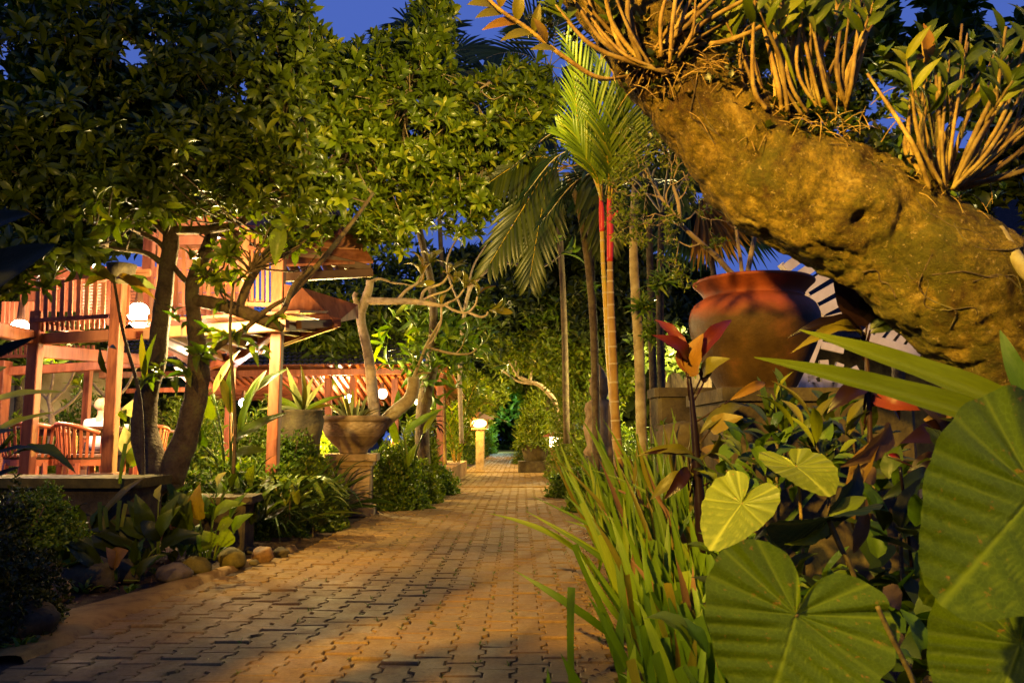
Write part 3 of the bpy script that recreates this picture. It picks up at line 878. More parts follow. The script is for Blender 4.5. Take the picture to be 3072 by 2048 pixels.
# upper eave of the roof: beam, sloping rafters and boards
pb('eave_beam', (840, 832, 8.9), (1115, 818, 9.4), 0.10, 0.10, 'wood_dark')
pb('eave_beam', (640, 690, 9.0), (1110, 812, 9.45), 0.10, 0.12, 'wood_dark')
for k in range(8):
    pb('rafter', (690 + k * 52, 500 + k * 36, 11.5 - k * 0.2), (856 + k * 34, 822, 9.0 + k * 0.05), 0.07, 0.10, 'wood_dark')
R0, R1, R2, R3 = P(840, 818, 8.95), P(1120, 806, 9.45), P(960, 560, 11.2), P(520, 430, 11.8)
for k in range(8):
    t0, t1 = k / 8 + 0.004, (k + 1) / 8 - 0.004
    quadplate('roof_board', [R0.lerp(R3, t0) + up, R1.lerp(R2, t0) + up, R1.lerp(R2, t1) + up, R0.lerp(R3, t1) + up], 0.03, 'wood_pale' if k % 2 else 'wood_red')
# the gable wall of warm boards behind the balcony
for k in range(9):
    y0, y1 = 640 + k * 34, 672 + k * 34
    V = [P(470, y1, 10.6), P(760, y1, 10.6), P(760, y0, 10.6), P(470, y0, 10.6)]
    V += [v + Vector((0, 0.03, 0)) for v in V]
    pav.part('wall_board', V, [(0, 1, 2, 3), (7, 6, 5, 4), (0, 4, 5, 1), (1, 5, 6, 2), (2, 6, 7, 3), (3, 7, 4, 0)], MATS['wood_pale'])
for k in range(4):
    y0, y1 = 800 + k * 34, 832 + k * 34
    V = [P(60, y1, 11.0), P(470, y1, 11.0), P(470, y0, 11.0), P(60, y0, 11.0)]
    V += [v + Vector((0, 0.03, 0)) for v in V]
    pav.part('wall_board', V, [(0, 1, 2, 3), (7, 6, 5, 4), (0, 4, 5, 1), (1, 5, 6, 2), (2, 6, 7, 3), (3, 7, 4, 0)], MATS['wood_red'])
# dark tub hanging on top of the front post
v, f = lathe([(0.02, 0), (0.09, 0.01), (0.13, 0.12), (0.145, 0.2), (0.12, 0.2), (0.11, 0.12)], P(362, 852, 7.95), 24)
single('planter', 'dark planter tub on top of the front pavilion post', 'planter', v, f, MATS['stone_dark'], P(362, 852, 7.95), smooth=True)

# lamps: glowing globes with their own light
def globe(name, label, p, r, m, power, color, stemlen=0.12, group=None):
    th = Thing(name, label, 'lamp', p, group)
    v, f = rock(p, r, r, r, 0, 16, 10, 0.0); th.part('bulb', v, f, MATS[m], smooth=True)
    v, f = tube([Vector(p) + Vector((0, 0, r * 0.9)), Vector(p) + Vector((0, 0, r + stemlen))], [r * 0.45, r * 0.3], 3, 8); th.part('holder', v, f, MATS['wood_dark'])
    if power:
        lp = lamp('bulb_light', Vector(p) + Vector((0, -r * 0.0, -r * 1.6)), power, color, r * 0.8)
        lp.parent = th.o; lp.location = Vector((0, 0, -r * 1.7))
        th.o.children[0].visible_shadow = True
    return th
globe('pavilion_lamp', 'glaring warm white lamp just right of the front pavilion post', P(415, 938, 8.55), 0.11, 'glow_white', 300, WARM)
globe('pavilion_lamp', 'small cool white lamp glowing low behind the tree trunk and leaves', P(730, 1208, 12.5), 0.07, 'glow_cool', 60, (0.9, 0.93, 1.0))
globe('pavilion_lamp', 'small warm lamp shining just above the carved stone planter', P(1045, 1195, 15), 0.075, 'glow_white', 120, WARM)
globe('pavilion_lamp', 'twin warm lamp glimmering between the pot tree and the leaning trunk', P(1147, 1180, 16), 0.10, 'glow_small', 30, WARM)
globe('pavilion_lamp', 'faint warm lamp low beside the dark leaning tree stem', P(1250, 1205, 17), 0.06, 'glow_small', 0, WARM)
globe('ceiling_lamp', 'bright ceiling lamp under the far left balcony', P(60, 985, 8.9), 0.10, 'glow_white', 250, WARM, 0.2)
globe('ceiling_lamp', 'ceiling lamp inside the pavilion above the dining table', P(215, 1010, 10.4), 0.06, 'glow_white', 250, WARM, 0.2)
globe('ceiling_lamp', 'ceiling lamp inside the right bay of the pavilion behind leaves', P(610, 1035, 10.6), 0.06, 'glow_white', 150, WARM, 0.2)
globe('balcony_lamp', 'lamp on the upper balcony lighting the slats from inside', P(655, 700, 9.9), 0.06, 'glow_white', 95, WARM, 0.1)
globe('balcony_lamp', 'lamp behind the louvred shutters of the left balcony', P(290, 800, 10.5), 0.05, 'glow_white', 95, WARM, 0.1)

# ------------------------------------------------------------------ furniture on the pavilion floor
def chair(c, rot, label, Wd=0.56):
    c = Vector(c); th = Thing('armchair', label, 'chair', c, 'curved slat back chairs round the pavilion tables')
    ca, sa = math.cos(rot), math.sin(rot)
    def W(x, y, z): return c + Vector((x * ca - y * sa, x * sa + y * ca, z))
    r = Wd / 2
    arc = [W(r * math.cos(a), -0.02 + r * 0.95 * math.sin(a), 0.78 - 0.10 * (1 - abs(math.sin(a)) if math.sin(a) < 0 else 1) ) for a in np.linspace(math.pi * 1.02, math.pi * 2.0 - 0.02, 13)]
    v, f = tube(arc, [0.024] * len(arc), 30, 8); rail_ = th.part('top_rail', v, f, MATS['wood_chair'], smooth=True)
    for a in np.linspace(math.pi * 1.06, math.pi * 1.94, 13):
        top = W(r * math.cos(a), -0.02 + r * 0.95 * math.sin(a), 0.76 - 0.10 * (1 - abs(math.sin(a))))
        bot = W(r * 0.86 * math.cos(a), -0.02 + r * 0.8 * math.sin(a), 0.42)
        v, f = bar(bot, top, 0.030, 0.012, (math.cos(a + rot), math.sin(a + rot), 0)); th.part('back_slat', v, f, MATS['wood_chair'], parent=rail_)
    v, f = lathe([(0.02, 0.40), (r * 0.86, 0.40), (r * 0.88, 0.43), (r * 0.84, 0.45), (0.02, 0.445)], c, 20); th.part('seat', v, f, MATS['wood_dark'])
    v, f = lathe([(r * 0.82, 0.33), (r * 0.85, 0.33), (r * 0.85, 0.397), (r * 0.82, 0.397)], c, 20); th.part('seat_frame', v, f, MATS['wood_chair'])
    for sx, sy in ((-1, -1), (1, -1), (1, 1), (-1, 1)):
        v, f = bar(W(sx * r * 0.66, sy * r * 0.66, 0), W(sx * r * 0.58, sy * r * 0.58, 0.36), 0.05, 0.05); th.part('leg', v, f, MATS['wood_chair'])
    return th
def on_floor(px, Y):
    p = P(px, 1200, Y); return Vector((p.x, p.y, FLZ))
chair(on_floor(112, 8.9), 0.15, 'big curved slat back chair in front of the table, leftmost in view', 0.66)
chair(on_floor(268, 8.9), -0.6, 'curved slat back chair half hidden by the front pavilion post', 0.60)
chair(on_floor(300, 11.3), 3.14, 'curved slat back chair on which the white shirted guest sits', 0.58)
chair(on_floor(440, 10.8), 0.9, 'curved slat back chair glimpsed behind the big tree trunks', 0.58)
def table(c, r, h, label):
    th = Thing('table', label, 'table', c)
    v, f = lathe([(0.03, h - 0.04), (r - 0.01, h - 0.04), (r, h - 0.02), (r - 0.01, h), (0.03, h)], c, 36); th.part('tabletop', v, f, MATS['wood_dark'])
    v, f = lathe([(r * 0.78, h - 0.12), (r * 0.8, h - 0.12), (r * 0.8, h - 0.041), (r * 0.78, h - 0.041)], c, 24); th.part('apron', v, f, MATS['wood_dark'])
    for a in (0.6, 2.2, 3.8, 5.3):
        q = Vector(c) + Vector((math.cos(a) * r * 0.6, math.sin(a) * r * 0.6, 0)); v, f = bar(q, q + Vector((0, 0, h - 0.12)), 0.06, 0.06); th.part('leg', v, f, MATS['wood_chair'])
table(on_floor(222, 10.2), 0.62, P(222, 1279, 10.2).z - FLZ, 'round dark dining table behind the slat back chairs')
table(on_floor(420, 11.6), 0.5, 0.74, 'second dining table with crockery behind the front post')
for x in (386, 400):
    b = on_floor(x, 11.4) + Vector((0, 0, 0.742))
    v, f = lathe([(0.012, 0), (0.03, 0.005), (0.045, 0.05), (0.048, 0.075), (0.04, 0.07), (0.02, 0.02)], b, 16)
    single('cup', 'white cup on the second table, ' + ('left' if x == 386 else 'right') + ' of the pair beside the post', 'cup', v, f, MATS['ceramic'], b, smooth=True)

# seated guest seen from behind
def guest():
    b = on_floor(304, 11.35); c = b + Vector((0, 0, 0.40))
    th = Thing('person', 'person with fair hair in a white shirt seated at the table behind the post', 'person', b)
    def sk(name, nodes, edges, m, sub=2):
        me = bpy.data.meshes.new(name)
        me.from_pydata([tuple(Vector(n[0]) * 0.88 + c - th.base) for n in nodes], edges, [])
        o = bpy.data.objects.new(name, me); o.parent = th.o; col.objects.link(o)
        me.materials.append(MATS[m])
        bm = bmesh.new(); bm.from_mesh(me); ly = bm.verts.layers.skin.new(); bm.verts.ensure_lookup_table()
        for k, n in enumerate(nodes): bm.verts[k][ly].radius = (n[1][0] * .88, n[1][1] * .88)
        bm.verts[0][ly].use_root = True
        bm.to_mesh(me); bm.free()
        o.modifiers.new('skin', 'SKIN')
        o.modifiers.new('sub', 'SUBSURF').levels = sub; o.modifiers[-1].render_levels = sub
        return o
    body = sk('body', [((0, 0, 0.05), (.15, .12)), ((0, 0.02, 0.28), (.15, .11)), ((0, 0.03, 0.46), (.17, .11)), ((0, 0.03, 0.56), (.07, .06)), ((0, 0.03, 0.64), (.05, .05)),
        ((0, 0.04, 0.73), (.078, .095)), ((0, 0.04, 0.81), (.065, .08)),
        ((.20, 0.03, 0.50), (.062, .06)), ((.27, 0.08, 0.26), (.045, .045)), ((.16, 0.33, 0.30), (.036, .033)), ((.12, 0.43, 0.31), (.035, .02)),
        ((-.20, 0.03, 0.50), (.062, .06)), ((-.27, 0.08, 0.26), (.045, .045)), ((-.16, 0.33, 0.30), (.036, .033)), ((-.12, 0.43, 0.31), (.035, .02)),
        ((.11, 0.10, 0.05), (.09, .085)), ((.13, 0.48, 0.04), (.065, .065)), ((.13, 0.46, -0.38), (.045, .045)), ((.13, 0.58, -0.42), (.04, .03)),
        ((-.11, 0.10, 0.05), (.09, .085)), ((-.13, 0.48, 0.04), (.065, .065)), ((-.13, 0.46, -0.38), (.045, .045)), ((-.13, 0.58, -0.42), (.04, .03))],
        [(0, 1), (1, 2), (2, 3), (3, 4), (4, 5), (5, 6), (2, 7), (7, 8), (8, 9), (9, 10), (2, 11), (11, 12), (12, 13), (13, 14), (0, 15), (15, 16), (16, 17), (17, 18), (0, 19), (19, 20), (20, 21), (21, 22)], 'skin')
    sk('shirt', [((0, 0, 0.02), (.175, .15)), ((0, 0.02, 0.28), (.175, .14)), ((0, 0.03, 0.47), (.19, .13)), ((0, 0.03, 0.575), (.075, .07)),
        ((.21, 0.03, 0.50), (.08, .078)), ((.26, 0.07, 0.32), (.068, .066)), ((-.21, 0.03, 0.50), (.08, .078)), ((-.26, 0.07, 0.32), (.068, .066))],
        [(0, 1), (1, 2), (2, 3), (2, 4), (4, 5), (2, 6), (6, 7)], 'shirt')
    sk('trousers', [((0, 0, 0.02), (.17, .14)), ((.11, 0.10, 0.05), (.105, .10)), ((.13, 0.49, 0.04), (.08, .08)), ((.13, 0.46, -0.34), (.06, .06)), ((-.11, 0.10, 0.05), (.105, .10)), ((-.13, 0.49, 0.04), (.08, .08)), ((-.13, 0.46, -0.34), (.06, .06))],
        [(0, 1), (1, 2), (2, 3), (0, 4), (4, 5), (5, 6)], 'cloth_dark')
    v, f = rock(c + Vector((0, 0.015, 0.70)), 0.085, 0.098, 0.092, 5, 20, 14, 0.12); th.part('hair', v, f, MATS['hair'], smooth=True)
    for s in (-1, 1):
        v, f = rock(c + Vector((s * 0.080, 0.05, 0.665)), 0.014, 0.022, 0.032, 2, 8, 6, 0.1); th.part('ear', v, f, MATS['skin'], smooth=True)
guest()

# ------------------------------------------------------------------ garden wall and far pavilion behind
base = Vector((-11.6, 17.6, 0))
th = Thing('garden_wall', 'sunlit-looking plastered garden wall glowing behind the far chairs', 'wall', base)
th.o['label'] = 'pale plastered garden wall glowing behind the pavilion dining tables'
v, f = box((-11.6, 17.6, 0), 5.4, 0.3, 2.4, 0, 0.02); th.part('wall_body', v, f, MATS['plaster'])
v, f = box((-11.6, 17.6, 2.4), 5.6, 0.42, 0.1, 0, 0.02); th.part('cap_stone', v, f, MATS['brick_cap'])
lamp('garden_wall_light', (-8.8, 15.2, 2.6), 420, (1.0, 0.78, 0.42), 0.1)
fp = Thing('far_pavilion', 'low far pavilion with dark tiled roof and red rafters behind the stone planter', 'pavilion', (-4.5, 19, 0))
def fb(name, a, b, w, h, m='wood_red', up=(0, 0, 1)):
    v, f = bar(P(*a), P(*b), w, h, up); return fp.part(name, v, f, MATS[m])
fb('eave_beam', (300, 1125, 17), (1330, 1112, 17), 0.10, 0.13)
fb('eave_beam', (380, 1172, 20), (1330, 1150, 20), 0.10, 0.12)
for k in range(34):
    x = 560 + k * 22
    fb('rafter', (x, 1122, 17.05), (x + 60, 1212 if x > 900 else 1172, 21), 0.07, 0.09)
for px in (905, 985, 1060, 1185, 1320):
    fb('post', (px, 1110, 17.4), (px, 1420, 17.4), 0.14, 0.14, 'wood_red', (0, 1, 0))
# ceiling boards and tile roof in rows
C0, C1, C2, C3 = P(520, 1118, 17), P(1340, 1106, 17), P(1400, 1215, 21.5), P(600, 1215, 21.5)
for k in range(8):
    t0, t1 = k / 8, (k + 1) / 8 - 0.01
    V = [C0.lerp(C3, t0), C1.lerp(C2, t0), C1.lerp(C2, t1), C0.lerp(C3, t1)]; V = [v + Vector((0, 0, .12)) for v in V] + [v + Vector((0, 0, .15)) for v in V]
    fp.part('ceiling_board', V, [(3, 2, 1, 0), (4, 5, 6, 7), (0, 1, 5, 4), (1, 2, 6, 5), (2, 3, 7, 6), (3, 0, 4, 7)], MATS['wood_red'])
T0, T1, T2, T3 = P(300, 1108, 16.7), P(1340, 1098, 16.7), P(1250, 905, 21.0), P(450, 905, 21.0)
V = []; Fc = []
for r_ in range(22):
    for c_ in range(60):
        t0, t1 = r_ / 22, (r_ + 1.25) / 22
        s0, s1 = c_ / 60 + 0.001, (c_ + 1) / 60 - 0.001
        q = lambda s, t: T0.lerp(T1, s).lerp(T3.lerp(T2, s), t)
        b = len(V)
        jz = random.uniform(0, 0.012)
        V += [q(s0, t0) + Vector((0, 0, 0.045 + jz)), q((s0 + s1) / 2, t0) + Vector((0, 0, 0.075 + jz)), q(s1, t0) + Vector((0, 0, 0.045 + jz)), q(s0, t1), q((s0 + s1) / 2, t1) + Vector((0, 0, 0.03)), q(s1, t1)]
        Fc += [(b, b + 1, b + 4, b + 3), (b + 1, b + 2, b + 5, b + 4)]
fp.part('roof_tiles', V, Fc, MATS['tile_dark'], kind='stuff')
lamp('far_pavilion_light', (-4.0, 18.6, 1.75), 420, WARM, 0.1)
lamp('far_pavilion_light', (-8.0, 19.0, 1.75), 300, WARM, 0.1)
# bright wall inside the far pavilion
for k in range(2):
    V = [P(860 + k * 40, 1330, 22), P(898 + k * 40, 1330, 22), P(898 + k * 40, 1215, 22), P(860 + k * 40, 1215, 22)]; V += [v + Vector((0, .04, 0)) for v in V]
    fp.part('wall_panel', V, [(0, 1, 2, 3), (7, 6, 5, 4), (0, 4, 5, 1), (1, 5, 6, 2), (2, 6, 7, 3), (3, 7, 4, 0)], MATS['plaster'])
v, f = box((-4.5, 19.6, 0), 6.5, 5.4, 0.35); fp.part('floor', v, f, MATS['stone_tan'])

# dark thatched roof behind the great jar
base = P(2600, 900, 22); base.z = 0
th = Thing('thatched_house', 'black silhouetted roof of a house rising behind the terracotta jar', 'house', base)
r0, r1, r2, r3 = P(2080, 868, 20), P(2950, 560, 26), P(3300, 560, 26), P(3300, 868, 20)
V = []; Fc = []
for i in range(15):
    for j in range(15):
        s, t = i / 14, j / 14
        top = P(2900, 575, 26).lerp(P(3500, 560, 26), s); bot = P(2060, 1010, 19).lerp(P(3500, 1010, 19), s)
        V.append(bot.lerp(top, t) + Vector((0, 0, 0.05 * noise.noise(Vector((i, j, 0)) * 0.9) - 0.10 * math.sin(math.pi * t))))
for i in range(14):
    for j in range(14): Fc.append((i * 15 + j, (i + 1) * 15 + j, (i + 1) * 15 + j + 1, i * 15 + j + 1))
th.part('roof', V, Fc, MATS['thatch'], smooth=True)
b = P(2900, 1000, 24)
v, f = box((14.4, 25.5, 0), 17.5, 6, 4.6); th.part('wall', v, f, MATS['stone_dark'])
# ------------------------------------------------------------------ background trees (dark mass beyond)
def crown_tree(name, label, foot, trunk, regions, n, m, L=0.16, Wr=0.36, k=5, holes=(), group=None, tmpl=T_LAN, bark='bark_dark', tilt=(25, 95), up_=0.7):
    th = Thing(name, label, 'tree', foot, group)
    if trunk: limb(th, trunk, 'trunk', bark, 0.12, 8)
    C = crown_points(regions, n, holes)
    A = unit(len(C)) * 0.7 + np.array([[0, -0.25, up_]])
    V, Q, rn = rosettes(C, A, k, L, Wr, tilt=tilt, tmpl=tmpl)
    th.partnp('crown', V, Q, MATS[m], attrs={'rnd': rn}, kind='stuff')
    return th
def foot(px, Y): p = P(px, 1300, Y); return Vector((p.x, p.y, 0.0))
crown_tree('dense_tree', 'tall dark tree far left behind the pavilion roof', foot(60, 17), [(60, 1330, 17, 20), (70, 900, 17, 16), (90, 500, 17, 8)],
    [(100, 560, 420, 260, 17, 2, 1), (430, 560, 300, 200, 16, 2, 1), (80, 950, 260, 160, 16, 1.5, .6)], 3000, 'leaf_far', 0.34, 0.4)
crown_tree('dense_tree', 'dark dense tree behind the carved planter tree and the pavilion eave', foot(960, 21), [(960, 1330, 21, 14), (950, 1100, 21, 12), (930, 800, 21, 7)],
    [(1050, 960, 230, 130, 19, 2, 1.2), (1260, 930, 220, 150, 21, 2, 1.2), (1120, 760, 180, 70, 21, 2, .35), (1000, 1060, 130, 80, 18, 1, 1)], 2600, 'leaf_tree', 0.26, 0.32)
crown_tree('dense_tree', 'dark overhanging tree arching over the far end of the path', foot(1360, 34), [(1345, 1330, 34, 9), (1350, 1100, 34, 8), (1380, 900, 34, 5)],
    [(1450, 980, 210, 120, 32, 3, 1.2), (1620, 960, 180, 140, 32, 3, 1.2), (1480, 830, 200, 90, 34, 3, 1), (1560, 1080, 190, 60, 30, 3, .7)], 3600, 'leaf_far', 0.42, 0.34)
crown_tree('dense_tree', 'dark tree mass behind the red stemmed palm', foot(1760, 24), [(1765, 1330, 24, 12), (1760, 1000, 24, 10), (1770, 800, 24, 6)],
    [(1760, 880, 200, 200, 22, 2, 1), (1640, 760, 150, 200, 24, 2, 1), (1900, 930, 190, 170, 20, 2, 1), (1840, 640, 160, 170, 20, 2, .8)], 3600, 'leaf_far', 0.30, 0.36)
crown_tree('dense_tree', 'dark tree low behind the left side of the terracotta jar', foot(2010, 19), [(2010, 1330, 19, 16), (2000, 1100, 19, 12), (2010, 950, 19, 8)],
    [(2030, 900, 130, 110, 18, 1.5, 1), (2040, 1020, 150, 100, 17, 1.5, 1)], 1500, 'leaf_far', 0.26, 0.36)
crown_tree('dense_tree', 'shadowy tree closing the lane behind the far lantern', foot(1420, 58), [(1425, 1335, 58, 7), (1430, 1150, 58, 5)],
    [(1430, 1180, 120, 130, 56, 4, 1), (1540, 1170, 90, 150, 62, 3, 1), (1620, 1190, 90, 130, 56, 4, 1)], 2600, 'leaf_shrub', 0.55, 0.3)
crown_tree('dense_tree', 'broad leaved tree behind the orchids on the leaning trunk', foot(2700, 12), [(2700, 1330, 12, 20), (2690, 900, 12, 18), (2680, 400, 12, 10)],
    [(2500, 140, 420, 220, 11, 1.5, 1), (2850, 300, 330, 300, 11, 1.5, 1), (2200, 60, 260, 140, 10, 1.2, 1), (2980, 620, 160, 200, 11, 1, 1)], 2600, 'leaf_tree', 0.26, 0.42,
    holes=[(2720, 60, 60, 90), (2650, 330, 90, 110), (2980, 60, 60, 60), (2860, 420, 80, 70), (3030, 700, 60, 110), (2210, 180, 40, 40)], k=6)

for i, (x, Y, w_, top) in enumerate(((-300, 26, 500, 900), (300, 30, 420, 980), (900, 40, 420, 1020), (2100, 34, 420, 1040), (2700, 32, 520, 1000), (3300, 28, 500, 900))):
    crown_tree('dense_tree', 'dark belt tree ' + ['far left beyond the court wall', 'behind the balcony', 'far behind the tiled pavilion roof', 'far behind the palm trunks', 'behind the white recliner', 'beyond the right end of the leaning trunk'][i],
        foot(x, Y), [(x, 1335, Y, 10), (x, 1100, Y, 8)], [(x, 1190, w_, 150, Y, 2, 1), (x, (top + 1300) / 2, w_ * .8, (1300 - top) / 2, Y, 2, 1)], 2600, 'leaf_far', 0.62, 0.5, k=4)
crown_tree('lit_tree', 'dim arching tree closing the sky above the lane end', foot(1400, 47), [(1410, 1332, 47, 5), (1420, 1150, 47, 4)],
    [(1500, 1090, 150, 75, 45, 3, 1), (1600, 1110, 110, 80, 45, 3, 1), (1450, 1190, 45, 90, 46, 2, 1), (1605, 1210, 40, 100, 46, 2, 1), (1545, 1200, 60, 50, 62, 2, .8)], 3000, 'leaf_shrub', 0.42, 0.28)
crown_tree('lit_tree', 'yellow lit tree glowing through the gap right of the far lane', foot(1700, 22), [(1720, 1335, 22, 9), (1715, 1200, 22, 7), (1700, 1080, 22, 5)],
    [(1720, 1080, 120, 110, 21, 1.5, 1), (1820, 1120, 80, 120, 20, 1.2, 1), (1620, 1060, 100, 70, 23, 1.5, 1), (1530, 1060, 90, 60, 25, 1.5, .8), (1700, 960, 130, 60, 22, 1.5, .5)], 2300, 'leaf_bright', 0.2, 0.34)
crown_tree('lit_tree', 'tall yellow green foliage glowing left above the far lantern', foot(1400, 27), [(1395, 1335, 27, 7), (1400, 1200, 27, 6)],
    [(1390, 1220, 90, 110, 26.5, 1, 1), (1480, 1150, 50, 80, 29, 1, .8), (1350, 1130, 60, 70, 25.5, 1, .8)], 1300, 'leaf_bright', 0.26, 0.22)
# ------------------------------------------------------------------ T1: twin stemmed tree by the pavilion
def big_tree(name, label, foot_, limbs, regions, n, holes, m, L, k=9, Wr=0.34, ntw=200, bark='bark_dark', axis=(0, -0.5, 0.45), tilt=(25, 88)):
    th = Thing(name, label, 'tree', foot_)
    anchors = []
    for i, lb in enumerate(limbs):
        limb(th, lb, 'trunk' if i < 2 and name == 'twin_stem_tree' or i == 0 else 'branch', 'bark_dark' if i == 0 else bark, 0.14, 12 if lb[0][3] > 15 else 8)
        c = spline([list(P(a, b, c)) for a, b, c, r in lb], 12)
        if i >= 1: anchors += list(c[5:])
    C = crown_points(regions, n, holes, -0.10)
    A = unit(len(C)) * 0.85 + np.array([axis])
    V, Q, rn = rosettes(C, A, k, L * RNG.uniform(0.65, 1.2, len(C)), Wr, tilt=tilt, tmpl=T_ROS, ljit=0.35)
    th.partnp('crown', V, Q, MATS[m], attrs={'rnd': rn}, kind='stuff')
    if ntw:
        v, f = twigs(C, anchors, RNG.choice(len(C), min(ntw, len(C)), replace=False)); th.part('twigs', v, f, MATS[bark], smooth=True, kind='stuff')
    return th
T1 = [
    [(492, 1478, 7.0, 60), (455, 1380, 7.0, 44), (432, 1290, 7.0, 38), (440, 1190, 7.0, 33), (470, 1090, 7.0, 28), (480, 980, 7.0, 27), (500, 820, 7.0, 25), (512, 690, 7.0, 23), (470, 560, 6.9, 17), (430, 430, 6.8, 10)],
    [(505, 1440, 7.0, 44), (560, 1300, 7.0, 36), (592, 1160, 7.0, 34), (594, 1060, 7.0, 29), (582, 960, 7.0, 22), (578, 850, 7.0, 21), (610, 770, 7.0, 20), (645, 680, 7.0, 17), (690, 560, 7.0, 12), (700, 440, 7.0, 7)],
    [(520, 690, 7.0, 15), (600, 690, 6.9, 14), (690, 678, 6.8, 13), (760, 645, 6.8, 12), (850, 600, 6.8, 9), (930, 520, 6.8, 6)],
    [(582, 900, 7.0, 18), (660, 915, 6.9, 21), (730, 935, 6.8, 21), (800, 965, 6.8, 18), (850, 985, 6.8, 12)],
    [(715, 930, 6.8, 15), (745, 850, 6.8, 13), (790, 780, 6.8, 12), (815, 720, 6.8, 11), (822, 690, 6.8, 8)],
    [(850, 910, 6.9, 10), (905, 850, 7.0, 9), (975, 770, 7.1, 8), (1062, 660, 7.2, 7), (1120, 580, 7.4, 5)],
    [(800, 965, 6.8, 11), (850, 930, 6.8, 9), (880, 860, 6.9, 8), (935, 800, 7.0, 7)],
    [(602, 1090, 7.0, 14), (650, 1040, 6.9, 11), (730, 990, 6.8, 9), (800, 930, 6.7, 8), (850, 900, 6.7, 6)],
    [(505, 700, 7.0, 14), (430, 640, 6.9, 10), (330, 560, 6.8, 8), (230, 470, 6.7, 5)],
    [(500, 800, 7.0, 10), (440, 760, 6.9, 8), (340, 745, 6.7, 6), (250, 720, 6.5, 4)],
    [(560, 845, 7.0, 9), (520, 800, 7.0, 9), (480, 730, 7.0, 8), (400, 690, 7.0, 6)],
    [(645, 680, 7.0, 12), (640, 560, 7.0, 9), (600, 400, 7.0, 7), (560, 250, 7.0, 5)],
    [(478, 560, 6.9, 12), (350, 400, 6.8, 8), (200, 260, 6.8, 5)],
    [(700, 560, 7.0, 10), (800, 420, 7.2, 8), (880, 300, 7.4, 5)],
]
T1_holes = [(20, 175, 28, 34), (395, 180, 60, 55), (330, 110, 26, 34), (420, 20, 30, 22), (350, 35, 22, 22), (560, 20, 26, 18), (745, 225, 18, 20), (700, 290, 14, 16), (760, 370, 12, 20), (600, 40, 18, 20),
    (180, 900, 60, 70), (330, 900, 100, 90), (420, 1000, 60, 60), (1010, 60, 70, 60)]
big_tree('twin_stem_tree', 'large twin stemmed tree with dark leafy crown in front of the pavilion', Vector((P(500, 1478, 7).x, 7, 0.0)), T1,
    [(200, 120, 240, 170, 7.0, 1.4, 1.25), (500, 160, 240, 170, 7.2, 1.4, 1.2), (160, 380, 230, 170, 6.6, 1.3, 1.3), (450, 400, 260, 180, 6.8, 1.4, 1.3), (760, 120, 220, 140, 7.6, 1.2, 1.0),
     (730, 380, 220, 200, 7.2, 1.2, 1.2), (300, 570, 260, 110, 6.6, 1.0, 1.25), (620, 580, 230, 80, 6.9, 0.9, 1.0), (120, 680, 150, 110, 6.2, 0.7, .9), (70, 800, 110, 80, 5.6, 0.5, 1.0), (190, 740, 110, 60, 6.0, 0.5, .8), (880, 560, 170, 80, 7.1, 0.7, 1.0), (0, 480, 160, 160, 6.2, 0.8, 1.2)],
    6600, T1_holes, 'leaf_tree', 0.135, Wr=.31, ntw=700)
# leafy side shoots hanging in front of the balcony (same kind of tree, small young one)
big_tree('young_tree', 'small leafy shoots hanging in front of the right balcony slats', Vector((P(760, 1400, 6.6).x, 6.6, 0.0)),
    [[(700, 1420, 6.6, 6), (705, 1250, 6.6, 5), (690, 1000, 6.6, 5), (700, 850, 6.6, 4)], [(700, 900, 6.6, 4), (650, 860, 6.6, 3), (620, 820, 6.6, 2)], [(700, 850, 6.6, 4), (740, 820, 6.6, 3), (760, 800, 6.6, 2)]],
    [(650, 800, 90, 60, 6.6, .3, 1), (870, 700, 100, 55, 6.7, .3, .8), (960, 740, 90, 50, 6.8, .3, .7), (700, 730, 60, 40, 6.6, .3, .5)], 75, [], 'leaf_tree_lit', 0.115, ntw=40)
# unseen tree added left of the view, throws leaf shade over the near path
def side_shade_tree():
    th = Thing('side_shade_tree', 'unseen leafy tree added left of the camera to shade the near left end of the path', 'tree', Vector((-2.1, 0.7, 0)))
    br = [[(-2.1, .7, 0, .07), (-2.05, .75, 1.0, .06), (-1.9, .85, 1.9, .045), (-1.7, 1.1, 2.6, .025)], [(-2.0, .8, 1.3, .03), (-1.6, .9, 1.65, .02), (-1.15, .95, 1.8, .01)],
          [(-1.9, .85, 1.9, .03), (-1.75, 1.4, 2.15, .02), (-1.7, 1.95, 2.2, .008)], [(-2.0, .8, 1.6, .03), (-1.9, 1.2, 1.8, .02), (-1.95, 1.6, 1.7, .01)]]
    for i, b in enumerate(br):
        v, f = tube([Vector(q[:3]) for q in b], [q[3] for q in b], 16, 8, .1, 8); th.part('trunk' if i == 0 else 'branch', v, f, MATS['bark_dark'], smooth=True)
    blobs = [((-1.2, .92, 1.74), (.42, .28, .26), 62), ((-1.70, 1.92, 2.2), (.22, .16, .09), 16), ((-1.85, 1.15, 2.0), (.20, .25, .2), 30), ((-1.62, 1.35, 2.05), (.16, .2, .07), 9), ((-2.0, 1.5, 1.75), (.25, .2, .2), 26)]
    C = []
    for c, r_, n in blobs:
        C.append(np.array(c) + unit(n) * (RNG.random((n, 1)) ** .5) * np.array(r_))
    C = np.concatenate(C)
    V, Q, rn = rosettes(C, unit(len(C)) + np.array([[0, 0, .6]]), 8, .13, .36, tmpl=T_ROS)
    th.partnp('crown', V, Q, MATS['leaf_tree'], attrs={'rnd': rn}, kind='stuff')
side_shade_tree()
